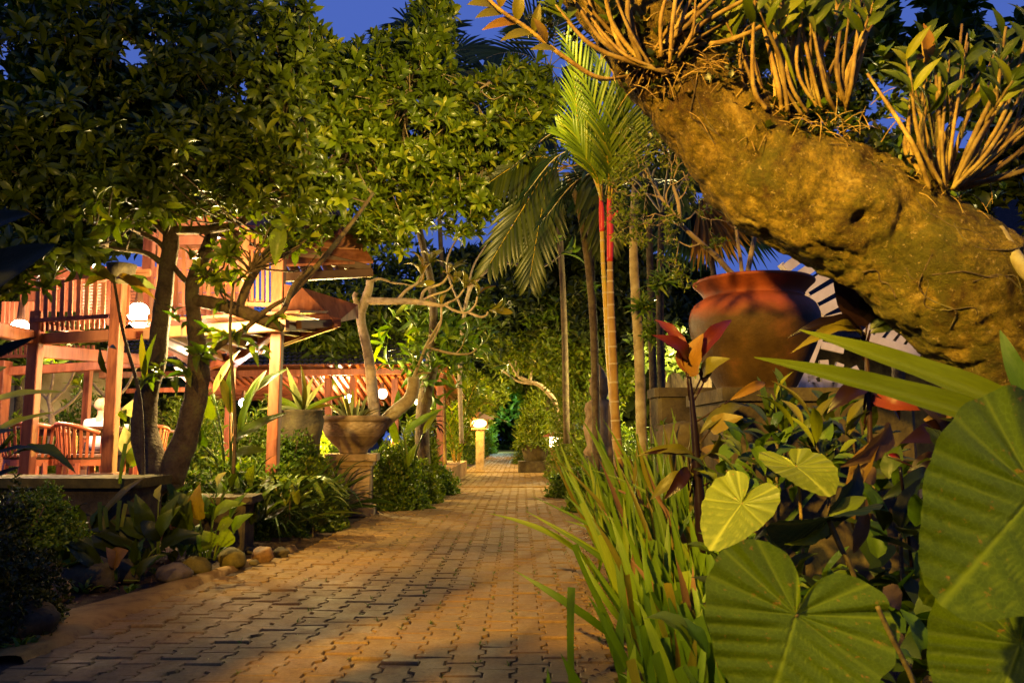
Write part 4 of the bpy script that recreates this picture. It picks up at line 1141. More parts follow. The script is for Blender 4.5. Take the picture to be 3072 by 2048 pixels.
# ------------------------------------------------------------------ T2: the lit crown over the path
T2 = [
    [(1278, 1400, 14.0, 20), (1272, 1250, 14, 18), (1290, 1100, 13.5, 15), (1300, 900, 12, 12), (1260, 700, 10.5, 10), (1210, 500, 9.5, 8)],
    [(1215, 680, 10.3, 9), (1130, 560, 9.6, 7), (1050, 420, 9.2, 5), (1000, 300, 9.0, 4)],
    [(1205, 560, 9.8, 8), (1300, 420, 9.2, 6), (1400, 300, 9.0, 4), (1480, 240, 9.0, 3)],
    [(1200, 500, 9.5, 7), (1220, 350, 9.0, 6), (1250, 200, 9.0, 4), (1280, 90, 9.0, 3)],
    [(1250, 640, 10.0, 7), (1400, 520, 9.4, 5), (1540, 400, 9.2, 3), (1620, 350, 9.1, 2)],
]
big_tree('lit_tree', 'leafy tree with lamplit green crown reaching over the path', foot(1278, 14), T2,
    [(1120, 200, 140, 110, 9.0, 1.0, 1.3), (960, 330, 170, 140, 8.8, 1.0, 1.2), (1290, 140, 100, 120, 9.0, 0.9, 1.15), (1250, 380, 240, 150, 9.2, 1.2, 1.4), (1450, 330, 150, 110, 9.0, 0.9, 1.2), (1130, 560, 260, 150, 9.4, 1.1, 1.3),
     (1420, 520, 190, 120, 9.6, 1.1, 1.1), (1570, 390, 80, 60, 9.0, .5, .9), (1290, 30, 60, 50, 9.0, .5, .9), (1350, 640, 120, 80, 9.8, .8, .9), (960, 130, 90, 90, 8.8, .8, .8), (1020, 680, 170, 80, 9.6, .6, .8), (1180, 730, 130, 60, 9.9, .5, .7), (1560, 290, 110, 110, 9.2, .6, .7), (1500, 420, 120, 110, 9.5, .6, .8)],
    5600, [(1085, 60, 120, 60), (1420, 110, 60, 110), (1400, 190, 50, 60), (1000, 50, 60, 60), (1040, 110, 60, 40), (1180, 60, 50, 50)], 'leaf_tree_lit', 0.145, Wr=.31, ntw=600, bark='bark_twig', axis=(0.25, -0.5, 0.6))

# thin upper frangipani twigs reaching right over the lane
def frangipani(name, label, base, limbs, tips, m='leaf_olive', L=0.16, bark='bark_pale', cat='tree', k=6, Wr=0.3, pr='trunk', nleaf=True):
    th = Thing(name, label, cat, base)
    for i, lb in enumerate(limbs): limb(th, lb, pr if i == 0 else 'branch', bark, 0.08, 10 if lb[0][3] > 8 else 6, n=len(lb) * 6)
    j = 0
    for (x, y, Y, dx, dy, n_) in tips:
        c = P(x, y, Y)
        A = np.array([[dx, -0.25, -dy]])
        for q in range(n_):
            a = q * 2.4 + random.random(); t = R(random.uniform(25, 75))
            ax = Vector(A[0]).normalized(); u_ = ax.orthogonal().normalized(); w_ = ax.cross(u_)
            d = ax * math.cos(t) + (u_ * math.cos(a) + w_ * math.sin(a)) * math.sin(t)
            l_ = L * random.uniform(0.7, 1.15)
            put_leaf(th, 'lance_bent' if q % 2 else 'obov', m, c, c + d * l_, l_ * Wr, ax)
    return th
frangipani('planter_tree', 'bare armed pruned frangipani growing in the carved stone planter', P(1124, 1255, 10.6),
    [[(1124, 1262, 10.6, 19), (1118, 1170, 10.6, 17), (1104, 1060, 10.6, 15), (1088, 990, 10.6, 14), (1083, 945, 10.6, 13), (1096, 900, 10.6, 14), (1108, 862, 10.6, 12), (1110, 842, 10.6, 13)],
     [(1081, 945, 10.6, 9), (1072, 915, 10.55, 8), (1064, 890, 10.5, 7), (1069, 878, 10.5, 8)],
     [(1100, 902, 10.6, 12), (1160, 903, 10.5, 11), (1250, 905, 10.4, 9), (1320, 916, 10.3, 6), (1345, 912, 10.3, 5)],
     [(1335, 914, 10.3, 4), (1360, 930, 10.2, 4), (1400, 938, 10.2, 4), (1425, 915, 10.1, 3), (1432, 890, 10.1, 3)],
     [(1405, 937, 10.2, 4), (1440, 950, 10.1, 4), (1458, 946, 10.1, 3), (1464, 935, 10.1, 3)],
     [(1190, 903, 10.5, 6), (1220, 870, 10.5, 5), (1250, 850, 10.5, 4), (1262, 830, 10.5, 3)],
     [(1262, 903, 10.4, 6), (1275, 870, 10.4, 5), (1325, 850, 10.4, 4), (1345, 825, 10.4, 3)],
     [(1268, 900, 10.4, 4), (1300, 885, 10.3, 4), (1340, 872, 10.3, 3), (1358, 855, 10.3, 3)],
     [(1110, 846, 10.6, 6), (1140, 836, 10.6, 4), (1180, 848, 10.7, 3), (1215, 852, 10.7, 2), (1240, 860, 10.7, 2)],
     [(1335, 912, 10.3, 4), (1370, 895, 10.2, 3), (1392, 868, 10.2, 3)],
     [(1324, 920, 10.3, 4), (1322, 970, 10.3, 3), (1298, 1020, 10.3, 3), (1280, 1040, 10.3, 3)],
     [(1262, 845, 10.5, 3), (1275, 810, 10.5, 2), (1290, 790, 10.5, 2)]],
    [(1264, 826, 10.5, 0, -1, 6), (1290, 790, 10.5, .3, -1, 6), (1346, 822, 10.4, .2, -1, 6), (1360, 850, 10.3, .5, -1, 5), (1392, 866, 10.2, .3, -1, 6), (1433, 888, 10.1, .1, -1, 4), (1466, 932, 10.1, .9, 0, 4), (1240, 860, 10.7, .8, -.2, 3), (1322, 925, 10.3, -.2, -1, 2)], L=0.32, Wr=.27)
frangipani('leaning_tree', 'leaning grey stemmed frangipani bending out from behind the stone planter', P(1120, 1330, 10.4),
    [[(1100, 1330, 10.9, 20), (1150, 1270, 10.9, 21), (1190, 1230, 10.9, 20), (1225, 1200, 10.9, 19), (1240, 1160, 10.9, 19), (1240, 1130, 10.9, 17)],
     [(1240, 1135, 10.9, 6), (1262, 1080, 10.8, 5), (1278, 1038, 10.7, 4), (1300, 1000, 10.6, 4), (1323, 960, 10.5, 3)],
     [(1276, 1038, 10.7, 4), (1320, 1052, 10.6, 4), (1370, 1062, 10.5, 4), (1410, 1060, 10.5, 3), (1430, 1045, 10.5, 3)],
     [(1370, 1058, 10.5, 3), (1385, 1040, 10.5, 2), (1395, 1012, 10.5, 2)],
     [(1242, 1135, 10.9, 6), (1260, 1120, 10.9, 4), (1290, 1118, 10.9, 3)]],
    [(1432, 1042, 10.5, 1, -.2, 5), (1396, 1012, 10.5, .2, -1, 3), (1290, 1112, 10.9, .5, -.6, 7), (1250, 1110, 10.9, .1, -1, 6)], L=0.28, m='leaf_shrub', bark='bark_mottled')
frangipani('slender_tree', 'thin pale twigs of a far frangipani over the middle of the path', foot(1380, 15),
    [[(1385, 1330, 15, 7), (1380, 1100, 15, 7), (1400, 900, 14.5, 6), (1440, 830, 14, 5), (1500, 790, 14, 5), (1560, 795, 14, 4), (1620, 800, 14, 4), (1655, 785, 14, 3), (1680, 765, 14, 2)],
     [(1500, 792, 14, 4), (1520, 770, 14, 3), (1550, 752, 14, 2), (1562, 735, 14, 2)],
     [(1400, 900, 14.5, 4), (1420, 800, 14.4, 3), (1480, 700, 14.2, 2), (1500, 650, 14.2, 2)],
     [(1390, 940, 14.5, 4), (1340, 800, 14.3, 3), (1380, 700, 14.2, 3), (1420, 640, 14.2, 2)]],
    [(1682, 762, 14, 1, -.3, 6), (1640, 750, 14, .6, -1, 5), (1562, 733, 14, .3, -1, 6), (1500, 648, 14.2, .3, -1, 6), (1420, 640, 14.2, 0, -1, 6), (1600, 765, 14, .2, -1, 4)], L=0.42, m='leaf_shrub', bark='bark_twig')
frangipani('far_frangipani', 'small forked frangipani glowing at the right of the far path', foot(1640, 23),
    [[(1680, 1350, 23, 9), (1670, 1220, 23, 8), (1625, 1160, 23, 7), (1590, 1145, 23, 6), (1555, 1130, 23, 5)],
     [(1600, 1150, 23, 5), (1560, 1145, 23, 4), (1520, 1120, 23, 3), (1500, 1105, 23, 3)],
     [(1555, 1130, 23, 4), (1540, 1105, 23, 3), (1525, 1080, 23, 2)], [(1548, 1128, 23, 4), (1562, 1095, 23, 3), (1580, 1072, 23, 2)], [(1590, 1145, 23, 4), (1598, 1100, 23, 3), (1612, 1075, 23, 2)], [(1540, 1115, 23, 3), (1548, 1090, 23, 2), (1538, 1068, 23, 2)]],
    [(1500, 1103, 23, -.5, -.8, 6), (1524, 1080, 23, -.2, -1, 7), (1540, 1066, 23, 0, -1, 7), (1580, 1070, 23, 0, -1, 7), (1612, 1073, 23, .2, -1, 7), (1560, 1085, 23, .2, -1, 6)], L=0.55, m='leaf_bright', bark='bark_pale')
for i, (x, Y, lab) in enumerate(((1225, 16.5, 'orange lit slender trunk left of the far lantern'), )):
    pass

# ------------------------------------------------------------------ palms
def frond(th, pts, nl, Ll, m, Wl=0.05, vee=0.5, droop=0.25, taper=True, name='frond', rach='palm_ring', fwd=0.7, rr=0.012, parent=None, plane=None):
    """pinnate frond along pts (world); leaflets both sides"""
    C = spline([list(p) for p in pts], nl + 6)
    T = np.gradient(C, axis=0); T /= np.linalg.norm(T, axis=1, keepdims=True)
    pos = []; D = []; N = []; L = []
    for i in range(5, len(C)):
        t = i / (len(C) - 1)
        tv = Vector(T[i]); up_ = Vector(plane) if plane is not None else Vector((0, 0, 1))
        s = tv.cross(up_)
        if s.length < 0.1: s = tv.cross(Vector((0, 1, 0)))
        s.normalize(); nrm = s.cross(tv).normalized()
        for sg in (-1, 1):
            d = tv * (fwd + 0.5 * t) + s * sg * (1.0 - 0.35 * t) + nrm * (vee - droop * 1.2) + Vector((0, 0, -droop)) + Vector(RNG.normal(0, 0.05, 3))
            pos.append(C[i]); D.append(d); N.append(nrm * 1.0 - s * sg * vee)
            L.append(Ll * (math.sin(math.pi * (0.12 + 0.80 * t)) ** 0.6) * random.uniform(0.9, 1.05))
    pos = np.array(pos); D = np.array([list(d) for d in D]); N = np.array([list(d) for d in N]); L = np.array(L)
    tm = leaf_grid(W_STRAP, arch=0.06, fold=0.04, nt_=4, nx=1)
    V, Q, rn = scatter(tm, pos, frames_np(D, N, L, np.full(len(L), Wl)))
    o = th.partnp(name, V, Q, MATS[m], attrs={'rnd': rn}, parent=parent)
    v, f = tube(pts, [rr * (1 - 0.75 * i / (len(pts) - 1)) for i in range(len(pts))], 14, 6)
    th.part('rachis', v, f, MATS[rach], parent=o, smooth=True)
    return o
def fan(th, c, axis, normal, r, nseg, spread, m, name='fan_leaf'):
    axis = Vector(axis).normalized(); normal = Vector(normal); normal = (normal - axis * normal.dot(axis)).normalized(); side = axis.cross(normal)
    D = []; N = []; L = []; pos = []
    for i in range(nseg):
        a = R(-spread / 2 + spread * i / (nseg - 1))
        d = axis * math.cos(a) + side * math.sin(a)
        D.append(list(d + normal * random.uniform(-.05, .05))); N.append(list(normal)); L.append(r * random.uniform(0.9, 1.05)); pos.append(list(c))
    tm = leaf_grid(lambda t: 0.5 * (min(1, 0.1 + t * 1.7) if t < 0.6 else max(0.02, 1 - ((t - 0.6) / 0.4) ** 1.3)), arch=0.05, fold=0.06, nt_=7, nx=1)
    wseg = 2 * r * math.sin(R(spread / nseg / 2)) * 1.15
    V, Q, rn = scatter(tm, np.array(pos), frames_np(np.array(D), np.array(N), np.array(L), np.full(nseg, wseg)))
    return th.partnp(name, V, Q, MATS[m], attrs={'rnd': rn})
# the red stemmed sealing wax palm beside the path
rp = Thing('red_stem_palm', 'slender palm with bright red crownshafts and upright lit fronds beside the path', 'palm', Vector((P(1866, 1540, 6.0).x, 6.0, 0)))
def ringed_stem(pts, m, rings=10, nm='stem'):
    limb(rp, pts, nm, m, 0.03, 12, n=40)
    C = spline([list(P(a, b, c)) + [S(r, c)] for a, b, c, r in pts], rings + 2)
    VF = []
    for i in range(1, len(C) - 1):
        d = Vector(C[i + 1][:3] - C[i - 1][:3]).normalized(); c = Vector(C[i][:3]); r = C[i][3]
        VF.append(tube([c - d * 0.006, c + d * 0.006], [r * 1.06, r * 1.06], 2, 12))
    rp.part('stem_rings', *join(*VF), MATS['palm_ring'], kind='stuff')
ringed_stem([(1868, 1640, 6.0, 15), (1860, 1450, 6.0, 15), (1846, 1250, 6.0, 14), (1838, 1050, 6.0, 13), (1832, 900, 6.0, 11), (1830, 780, 6.0, 9)], 'palm_stem', 17)
ringed_stem([(1846, 1300, 6.05, 9), (1828, 1100, 6.05, 9), (1820, 950, 6.05, 9), (1810, 800, 6.05, 7), (1806, 690, 6.05, 7)], 'palm_stem_yellow', 12)
limb(rp, [(1830, 785, 6.0, 10), (1831, 700, 6.0, 11), (1829, 650, 6.0, 9), (1828, 600, 6.0, 7), (1834, 530, 6.0, 5), (1848, 460, 6.0, 3)], 'crownshaft', 'crownshaft', 0.02, 12)
limb(rp, [(1806, 695, 6.05, 8), (1805, 640, 6.05, 9), (1803, 600, 6.05, 6), (1803, 540, 6.05, 5), (1796, 450, 6.05, 3)], 'crownshaft', 'crownshaft', 0.02, 12)
limb(rp, [(1834, 655, 6.0, 5), (1848, 640, 6.0, 4), (1853, 632, 6.0, 2)], 'spathe', 'crownshaft', 0.02, 6)
for a, b, c_, d_, Y2, nl, Ll in (
    ((1828, 610), (1822, 480), (1790, 330), (1700, 130), 5.7, 26, 0.42), ((1828, 610), (1835, 470), (1840, 340), (1800, 190), 6.0, 26, 0.40),
    ((1830, 610), (1850, 480), (1868, 360), (1880, 230), 5.8, 26, 0.42), ((1804, 600), (1785, 520), (1735, 450), (1680, 400), 5.9, 22, 0.36),
    ((1830, 620), (1862, 520), (1900, 430), (1940, 350), 6.1, 24, 0.40), ((1804, 600), (1800, 470), (1775, 380), (1730, 300), 6.1, 24, 0.38), ((1806, 600), (1760, 470), (1735, 380), (1720, 210), 5.9, 26, 0.40)):
    frond(rp, [P(*a, 6.0), P(*b, 6.0 * .6 + Y2 * .4), P(*c_, 6.0 * .3 + Y2 * .7), P(*d_, Y2)], nl, Ll * .86, 'leaf_palm', 0.020, 0.55, 0.05, plane=(0.15, -1, 0.2), fwd=0.95, rach='palm_stem_yellow', rr=0.010)
# drooping broad frond at its left
dp = Thing('palm', 'mid palm with drooping dark green fronds left of the red stemmed palm', 'palm', foot(1770, 9.5))
limb(dp, [(1790, 1420, 9.5, 12), (1785, 1200, 9.5, 11), (1775, 900, 9.5, 11), (1740, 640, 9.5, 10), (1700, 520, 9.5, 9)], 'trunk', 'bark_dark', 0.08, 10)
for a, b, c_ in (((1640, 520), (1560, 640), (1470, 790)), ((1650, 540), (1620, 660), (1590, 830)), ((1760, 500), (1800, 600), (1820, 720)), ((1620, 470), (1540, 500), (1450, 560))):
    frond(dp, [P(1700, 500, 9.5), P(*a, 9.3), P(*b, 9.1), P(*c_, 9.0)], 20, 0.62, 'leaf_dark', 0.050, 0.2, 0.35, rach='palm_stem_yellow', plane=(0, -1, .4))
# dark palms against the sky
kp = Thing('palm', 'black silhouetted feather palm high against the blue sky', 'palm', foot(1640, 16))
limb(kp, [(1700, 1330, 16, 10), (1690, 900, 16, 9), (1660, 400, 16, 9), (1650, 220, 16, 8)], 'trunk', 'bark_dark', 0.08, 8)
for dx, dy in ((-190, -40), (-170, 70), (-120, 150), (-90, -160), (40, -190), (130, -60), (150, 80), (-30, 200), (-200, 150), (90, 190)):
    frond(kp, [P(1650, 200, 16), P(1650 + dx * .45, 180 + dy * .45, 15.8), P(1650 + dx * .8, 195 + dy * .85, 15.5), P(1650 + dx, 215 + dy, 15.3)], 24, 0.85, 'leaf_palm_dark', 0.05, 0.1, 0.3, plane=(0, -1, .2))
k2 = Thing('palm', 'dark blurred palm fronds behind the lit tree crown', 'palm', foot(1330, 20))
limb(k2, [(1330, 1330, 20, 8), (1325, 800, 20, 7), (1290, 200, 20, 7)], 'trunk', 'bark_dark', 0.08, 8)
for dx, dy in ((-70, -150), (40, -140), (130, -60), (140, 30), (120, 110), (-140, -60), (-100, 60)):
    frond(k2, [P(1290, 210, 20), P(1290 + dx * .5, 190 + dy * .5, 20), P(1290 + dx * .85, 200 + dy * .85, 20), P(1290 + dx, 220 + dy, 20)], 24, 0.95, 'leaf_palm_dark', 0.06, 0.1, 0.3, plane=(0, -1, .2))
fpalm = Thing('fan_palm', 'fan palm with orange lit leaf behind the jar twigs', 'palm', foot(2140, 11))
limb(fpalm, [(2170, 1330, 11, 10), (2165, 1000, 11, 9), (2120, 700, 11, 9), (2100, 600, 11, 8)], 'trunk', 'bark_dark', 0.08, 8)
fan(fpalm, P(2100, 600, 11), (0.62, -.05, -0.55), (0, -1, 0.1), 1.02, 34, 120, 'leaf_palm_orange')  # orange lamp glow is put into this leaf's colour
fan(fpalm, P(2080, 610, 11.3), (0.1, 0, -1), (0, -1, 0.2), 1.1, 34, 130, 'leaf_palm_dark')
fan(fpalm, P(2160, 620, 11.5), (0.9, 0, -0.25), (0, -1, 0.2), 1.15, 34, 100, 'leaf_palm_dark')
fan(fpalm, P(2060, 590, 11.2), (-0.8, 0, -0.45), (0, -1, 0.2), 1.0, 34, 120, 'leaf_palm_dark')
fan(fpalm, P(2110, 580, 11.4), (-0.1, 0, 1), (0, -1, 0.2), 1.0, 34, 150, 'leaf_palm_dark')

# plain trunks standing behind the red palm
for name, label, Y, pts, bark in (
    ('slender_palm', 'mottled lamplit palm trunk just right of the red stemmed palm', 8.0, [(1935, 1520, 19), (1925, 1300, 17), (1918, 1080, 16), (1905, 860, 15), (1900, 700, 13), (1905, 560, 11)], 'bark_mottled'),
    ('slender_palm', 'thin dark palm trunk behind the mottled lit trunk', 8.8, [(1965, 1450, 13), (1958, 1100, 12), (1950, 800, 11), (1945, 560, 10)], 'bark_dark'),
    ('slender_palm', 'dim grey palm trunk nearest the big terracotta jar', 7.6, [(1992, 1480, 13), (1985, 1200, 12), (1980, 900, 12), (1985, 640, 10)], 'bark_dark'),
    ('slender_palm', 'dark trunk between the drooping fronds and the red stemmed palm', 12.0, [(1790, 1430, 13), (1785, 1100, 12), (1775, 850, 11), (1765, 600, 10)], 'bark_dark')):
    th = Thing(name, label, 'tree', foot(pts[0][0], Y))
    limb(th, [(a, b, Y, r) for a, b, r in pts], 'trunk', bark, 0.10, 10, n=40)
    top = P(pts[-1][0], pts[-1][1], Y)
    for q in range(6):
        a = q * 1.05 + random.random(); d = Vector((math.cos(a), math.sin(a), 0))
        frond(th, [top, top + d * .35 + Vector((0, 0, .45)), top + d * .85 + Vector((0, 0, .5)), top + d * 1.3 + Vector((0, 0, .1))], 16, 0.4, 'leaf_palm_dark', 0.035, 0.2, 0.25)
# small plants clinging on the trunks right of the red palm
for i, (x, y, Y) in enumerate(((1960, 1010, 7.9), (1985, 860, 7.5), (1930, 930, 7.9), (1770, 870, 11.8))):
    th = Thing('fern', ['tuft of narrow fern leaves clinging to the trunk right of the red palm', 'fern tuft on the dim grey trunk by the jar', 'small fern on the mottled lit trunk', 'bromeliad tuft on the dark trunk left of the red palm'][i], 'fern', P(x, y, Y))
    C = np.tile(np.array(P(x, y, Y)), (14, 1)) + RNG.normal(0, 0.03, (14, 3))
    V, Q, rn = rosettes(C, unit(14) * .5 + np.array([[0, -.6, .5]]), 5, 0.17, 0.12, (20, 80), T_BLADE)
    th.partnp('leaves', V, Q, MATS['leaf_shrub'], attrs={'rnd': rn}, kind='stuff')

# twiggy bush growing in the jar
def twig_bush():
    th = Thing('twiggy_shrub', 'sparse twiggy shrub with tiny new leaves growing from the terracotta jar', 'shrub', P(2225, 835, 5.0))
    limb(th, [(2235, 850, 5.0, 10), (2190, 815, 4.95, 9), (2150, 770, 4.9, 9), (2110, 735, 4.85, 8), (2060, 690, 4.8, 7), (2020, 640, 4.8, 6), (1980, 590, 4.8, 5)], 'stem', 'bark_twig', 0.05, 8)
    limb(th, [(2228, 850, 5.0, 7), (2222, 780, 5.0, 6), (2210, 700, 5.0, 5), (2200, 620, 5.0, 4)], 'stem', 'bark_twig', 0.05, 8)
    limb(th, [(2238, 850, 5.0, 8), (2252, 770, 5.0, 8), (2270, 690, 5.0, 6), (2290, 640, 5.0, 5)], 'stem', 'bark_twig', 0.05, 8)
    limb(th, [(2040, 665, 4.8, 6), (2035, 610, 4.8, 6), (2020, 560, 4.8, 5)], 'stem', 'bark_twig', 0.05, 8)
    VF = []; tips = []
    random.seed(21)
    def grow(p, d, L, r, lev):
        q = p + d * L
        mid = (p + q) / 2 + Vector((random.gauss(0, 1), random.gauss(0, 1), random.gauss(0, 1))) * L * 0.12
        VF.append(tube([p, mid, q], [r, r * .85, r * .6], 5, 4))
        tips.append(mid); tips.append(q)
        if lev < 5:
            for _ in range(2 if random.random() < 0.75 else 3):
                nd = (d + Vector((random.gauss(0, .75), random.gauss(0, .45), random.gauss(0, .6)))).normalized()
                grow(q, nd, L * random.uniform(0.6, 0.95), r * 0.62, lev + 1)
    for (x, y, dx, dz) in ((2060, 690, -.8, .5), (2020, 640, -.9, -.1), (1980, 590, -.5, .8), (2000, 615, .2, 1), (2035, 600, .5, .9), (2100, 730, -1, .15), (1985, 595, -1, .2), (2020, 560, .2, 1), (2040, 665, .7, .5)):
        grow(P(x, y, 4.8), Vector((dx, random.gauss(0, .2), dz)).normalized(), 0.13, 0.0065, 0)
    th.part('twigs', *join(*VF), MATS['bark_twig'], kind='stuff')
    C = np.array([list(t) for t in tips]); C = C[RNG.random(len(C)) < 0.5]
    V, Q, rn = rosettes(C, unit(len(C)) + np.array([[0, 0, .6]]), 3, 0.032, 0.4, (20, 80), T_SMALL)
    th.partnp('leaves', V, Q, MATS['leaf_bright'], attrs={'rnd': rn}, kind='stuff')
twig_bush()

# ------------------------------------------------------------------ the great leaning trunk with orchids
tr = Thing('leaning_trunk_tree', 'huge mossy trunk leaning diagonally across the upper right', 'tree', Vector((P(3150, 1700, 3.2).x, 3.2, 0)))
ctl = [(3190, 2700, 3.3, 330), (3170, 2100, 3.25, 290), (3140, 1650, 3.2, 275), (3110, 1300, 3.15, 262), (3050, 1090, 3.1, 250), (2945, 935, 3.05, 232), (2800, 812, 3.0, 222), (2650, 712, 3.0, 205), (2485, 628, 3.0, 200), (2280, 520, 3.0, 186), (2112, 366, 3.0, 166), (1980, 195, 3.0, 148), (1835, -5, 3.0, 138), (1680, -260, 3.0, 150), (1450, -620, 3.0, 140)]
rows = [list(P(a + 6, b - 12, c)) + [S(r * .93, c)] for a, b, c, r in ctl]
C = spline(rows, 320); sides = 170
T = np.gradient(C[:, :3], axis=0)
V = []; av = Vector((0, -1, 0))
knots = [(P(2540, 640, 2.8), 0.16, 0.045), (P(2275, 440, 2.8), 0.10, -0.03), (P(2580, 660, 2.78), 0.05, -0.06), (P(2440, 480, 2.9), 0.14, 0.05), (P(2620, 600, 2.85), 0.10, 0.05), (P(2980, 760, 2.8), 0.2, 0.05), (P(2010, 330, 2.85), 0.10, 0.025), (P(2270, 470, 2.8), 0.045, -0.04)]
for i in range(len(C)):
    t = Vector(T[i]).normalized(); av = (av - t * av.dot(t)).normalized(); b = t.cross(av); c = Vector(C[i, :3])
    for j in range(sides):
        an = 2 * math.pi * j / sides
        d = av * math.cos(an) + b * math.sin(an)
        r = C[i, 3]; p = c + d * r
        q = p * 2.6
        dr = 0.005 * noise.noise(p * 22 + Vector((3, 3, 0))) + 0.026 * noise.noise(q) + 0.022 * noise.noise(q * 2.3 + Vector((5, 0, 0))) + 0.010 * noise.noise(q * 6.1) + 0.006 * noise.noise(q * 15) + 0.003 * noise.noise(q * 36)
        q2 = Vector((math.cos(an) * 4.2, math.sin(an) * 4.2, i * 0.040)); f2 = noise.noise(q2) + 0.5 * noise.noise(q2 * 2.2)
        dr -= 0.008 * max(0, 1 - abs(f2) / 0.10)
        dr -= 0.030 * max(0, 0.12 - abs(noise.noise(p * 4.2 + Vector((0, 9, 0))))) / 0.12 * 0.35
        for kc, kr, ka in knots:
            e = (p - kc).length
            if e < kr * 2: dr += ka * math.exp(-(e / kr) ** 2 * 2)
        V.append(c + d * (r + dr))
n_ = len(C)
I = np.arange(n_ - 1)[:, None] * sides; J = np.arange(sides)[None]; K = (J + 1) % sides
Q = np.stack([I + J, I + K, I + sides + K, I + sides + J], -1).reshape(-1, 4)
tr.partnp('trunk', np.array([list(v) for v in V]), Q, MATS['trunk_bark'], smooth=True)
limb(tr, [(2990, 690, 2.78, 22), (3040, 760, 2.74, 20), (3090, 830, 2.7, 20), (3200, 950, 2.7, 20)], 'aerial_root', 'bark_mottled', 0.1, 10)
# moss, little ferns and rootlets in the hollows where the orchids sit
def along(t0, t1, off, n, sp=0.06):
    """points on the upper left flank of the trunk"""
    out = []
    for _ in range(n):
        i = int(random.uniform(t0, t1) * (len(C) - 1)); t = Vector(T[i]).normalized()
        upv = (Vector((0, -0.25, 1)) - t * t.dot(Vector((0, -0.25, 1)))).normalized(); sd = t.cross(upv)
        a = random.gauss(off, 0.35)
        d = upv * math.cos(a) + sd * math.sin(a)
        out.append((Vector(C[i, :3]) + d * (C[i, 3] + random.uniform(-0.01, sp)), d))
    return out
def flank_leaves(px_list, n, L, m, name, k=4):
    pts = []; ax = []
    for (x, y, sx, sy, Y) in px_list:
        for _ in range(n):
            pts.append(list(P(random.gauss(x, sx), random.gauss(y, sy), Y + random.uniform(-.06, .08)))); ax.append([random.gauss(0, .4), -0.6, 0.8])
    V, Q, rn = rosettes(np.array(pts), np.array(ax), k, L, 0.75, (20, 85), T_SMALL)
    tr.partnp(name, V, Q, MATS[m], attrs={'rnd': rn}, kind='stuff')
flank_leaves([(2080, 130, 90, 50, 2.84), (2200, 230, 60, 40, 2.83), (1900, 60, 60, 60, 2.84), (2330, 320, 60, 25, 2.86), (2450, 350, 60, 30, 2.86), (2560, 300, 60, 50, 2.9), (2600, 440, 50, 40, 2.9), (2380, 400, 60, 20, 2.84), (1960, 200, 40, 60, 2.84), (1640, 30, 60, 60, 2.9), (2700, 520, 60, 30, 2.85), (2100, 130, 50, 40, 2.9)], 30, 0.035, 'leaf_dark', 'creeper')
flank_leaves([(2450, 340, 90, 50, 2.88), (2600, 330, 80, 70, 2.92), (2700, 300, 120, 120, 3.1), (2950, 400, 100, 120, 3.15), (2120, 80, 120, 60, 3.05)], 30, 0.05, 'leaf_shrub', 'creeper')
# rootlets
VF = []
for (x, y, sx, sy, n) in ((2090, 190, 70, 40, 60), (1960, 200, 60, 50, 40), (2450, 390, 120, 30, 60), (2820, 590, 80, 40, 50), (2330, 340, 60, 30, 30)):
    for _ in range(n):
        p = P(random.gauss(x, sx), random.gauss(y, sy), 2.80 + random.uniform(0, .08)); d = Vector((random.gauss(0, 1), random.gauss(-.1, .3), random.gauss(0, .7))).normalized()
        VF.append(tube([p, p + d * .05 + Vector((0, -.01, .01)), p + d * .10], [.0022, .002, .001], 5, 4))
# thin climbing roots over the bark
VR = []
for _ in range(22):
    i0 = int(random.uniform(0.28, 0.80) * len(C)); an = random.uniform(-1.7, 1.7); pts = []
    avv = Vector((0, -1, 0)); step = random.choice((-1, 1)) * random.randint(3, 6)
    for q in range(7):
        i1 = min(max(i0 + q * step, 2), len(C) - 3); t = Vector(T[i1]).normalized(); a_ = (avv - t * avv.dot(t)).normalized(); b_ = t.cross(a_)
        an += random.gauss(0, .13); d = a_ * math.cos(an) + b_ * math.sin(an)
        # nearest skin vertex gives the real radius there
        a0 = Vector(V[i1 * sides]) - Vector(C[i1, :3]); a0.normalize(); b0 = t.cross(a0)
        jj = int(round(math.atan2(d.dot(b0), d.dot(a0)) / (2 * math.pi) * sides)) % sides
        pts.append(Vector(V[i1 * sides + jj]) + d * 0.002)
    VR.append(tube(pts, [random.uniform(.0015, .0035)] * 7, 20, 5))
tr.part('rootlets', *join(*VF), MATS['cane'], kind='stuff')
tr.part('climbing_roots', *join(*VR), MATS['bark_dark'], kind='stuff')

def orchid(label, canes, base, leafy=0.5, seed=3, LL=0.12, m='leaf_tree_lit'):
    random.seed(seed)
    th = Thing('orchid', label, 'orchid', P(*base))
    for (x0, y0, x1, y1, x2, y2, Y, r) in canes:
        x1 += random.gauss(0, 22); y1 += random.gauss(0, 14); x2 += random.gauss(0, 30)
        p0, p1, p2 = P(x0, y0, Y), P(x1, y1, Y - 0.05), P(x2, y2, Y - 0.02 + random.gauss(0, .08))
        v, f = tube([p0, p1, p2], [S(r * .8, Y), S(r * .85, Y), S(r * 0.45, Y)], 18, 7, 0.22, 60); th.part('cane', v, f, MATS['cane'], smooth=True)
        if random.random() < leafy:
            d = (p2 - p1).normalized()
            for q in range(random.randint(3, 7)):
                s = 1 if q % 2 else -1
                b = p1.lerp(p2, 0.55 + 0.45 * q / 5)
                tip = b + (d * .7 + Vector((s * random.uniform(.4, .9), random.uniform(-.5, .5), random.uniform(-.1, .3)))).normalized() * random.uniform(.7, 1.2) * LL
                put_leaf(th, 'lance', m, b, tip, LL * 0.28, (random.gauss(0, .5), -1, 0.4))
    return th
random.seed(5)
cn = []
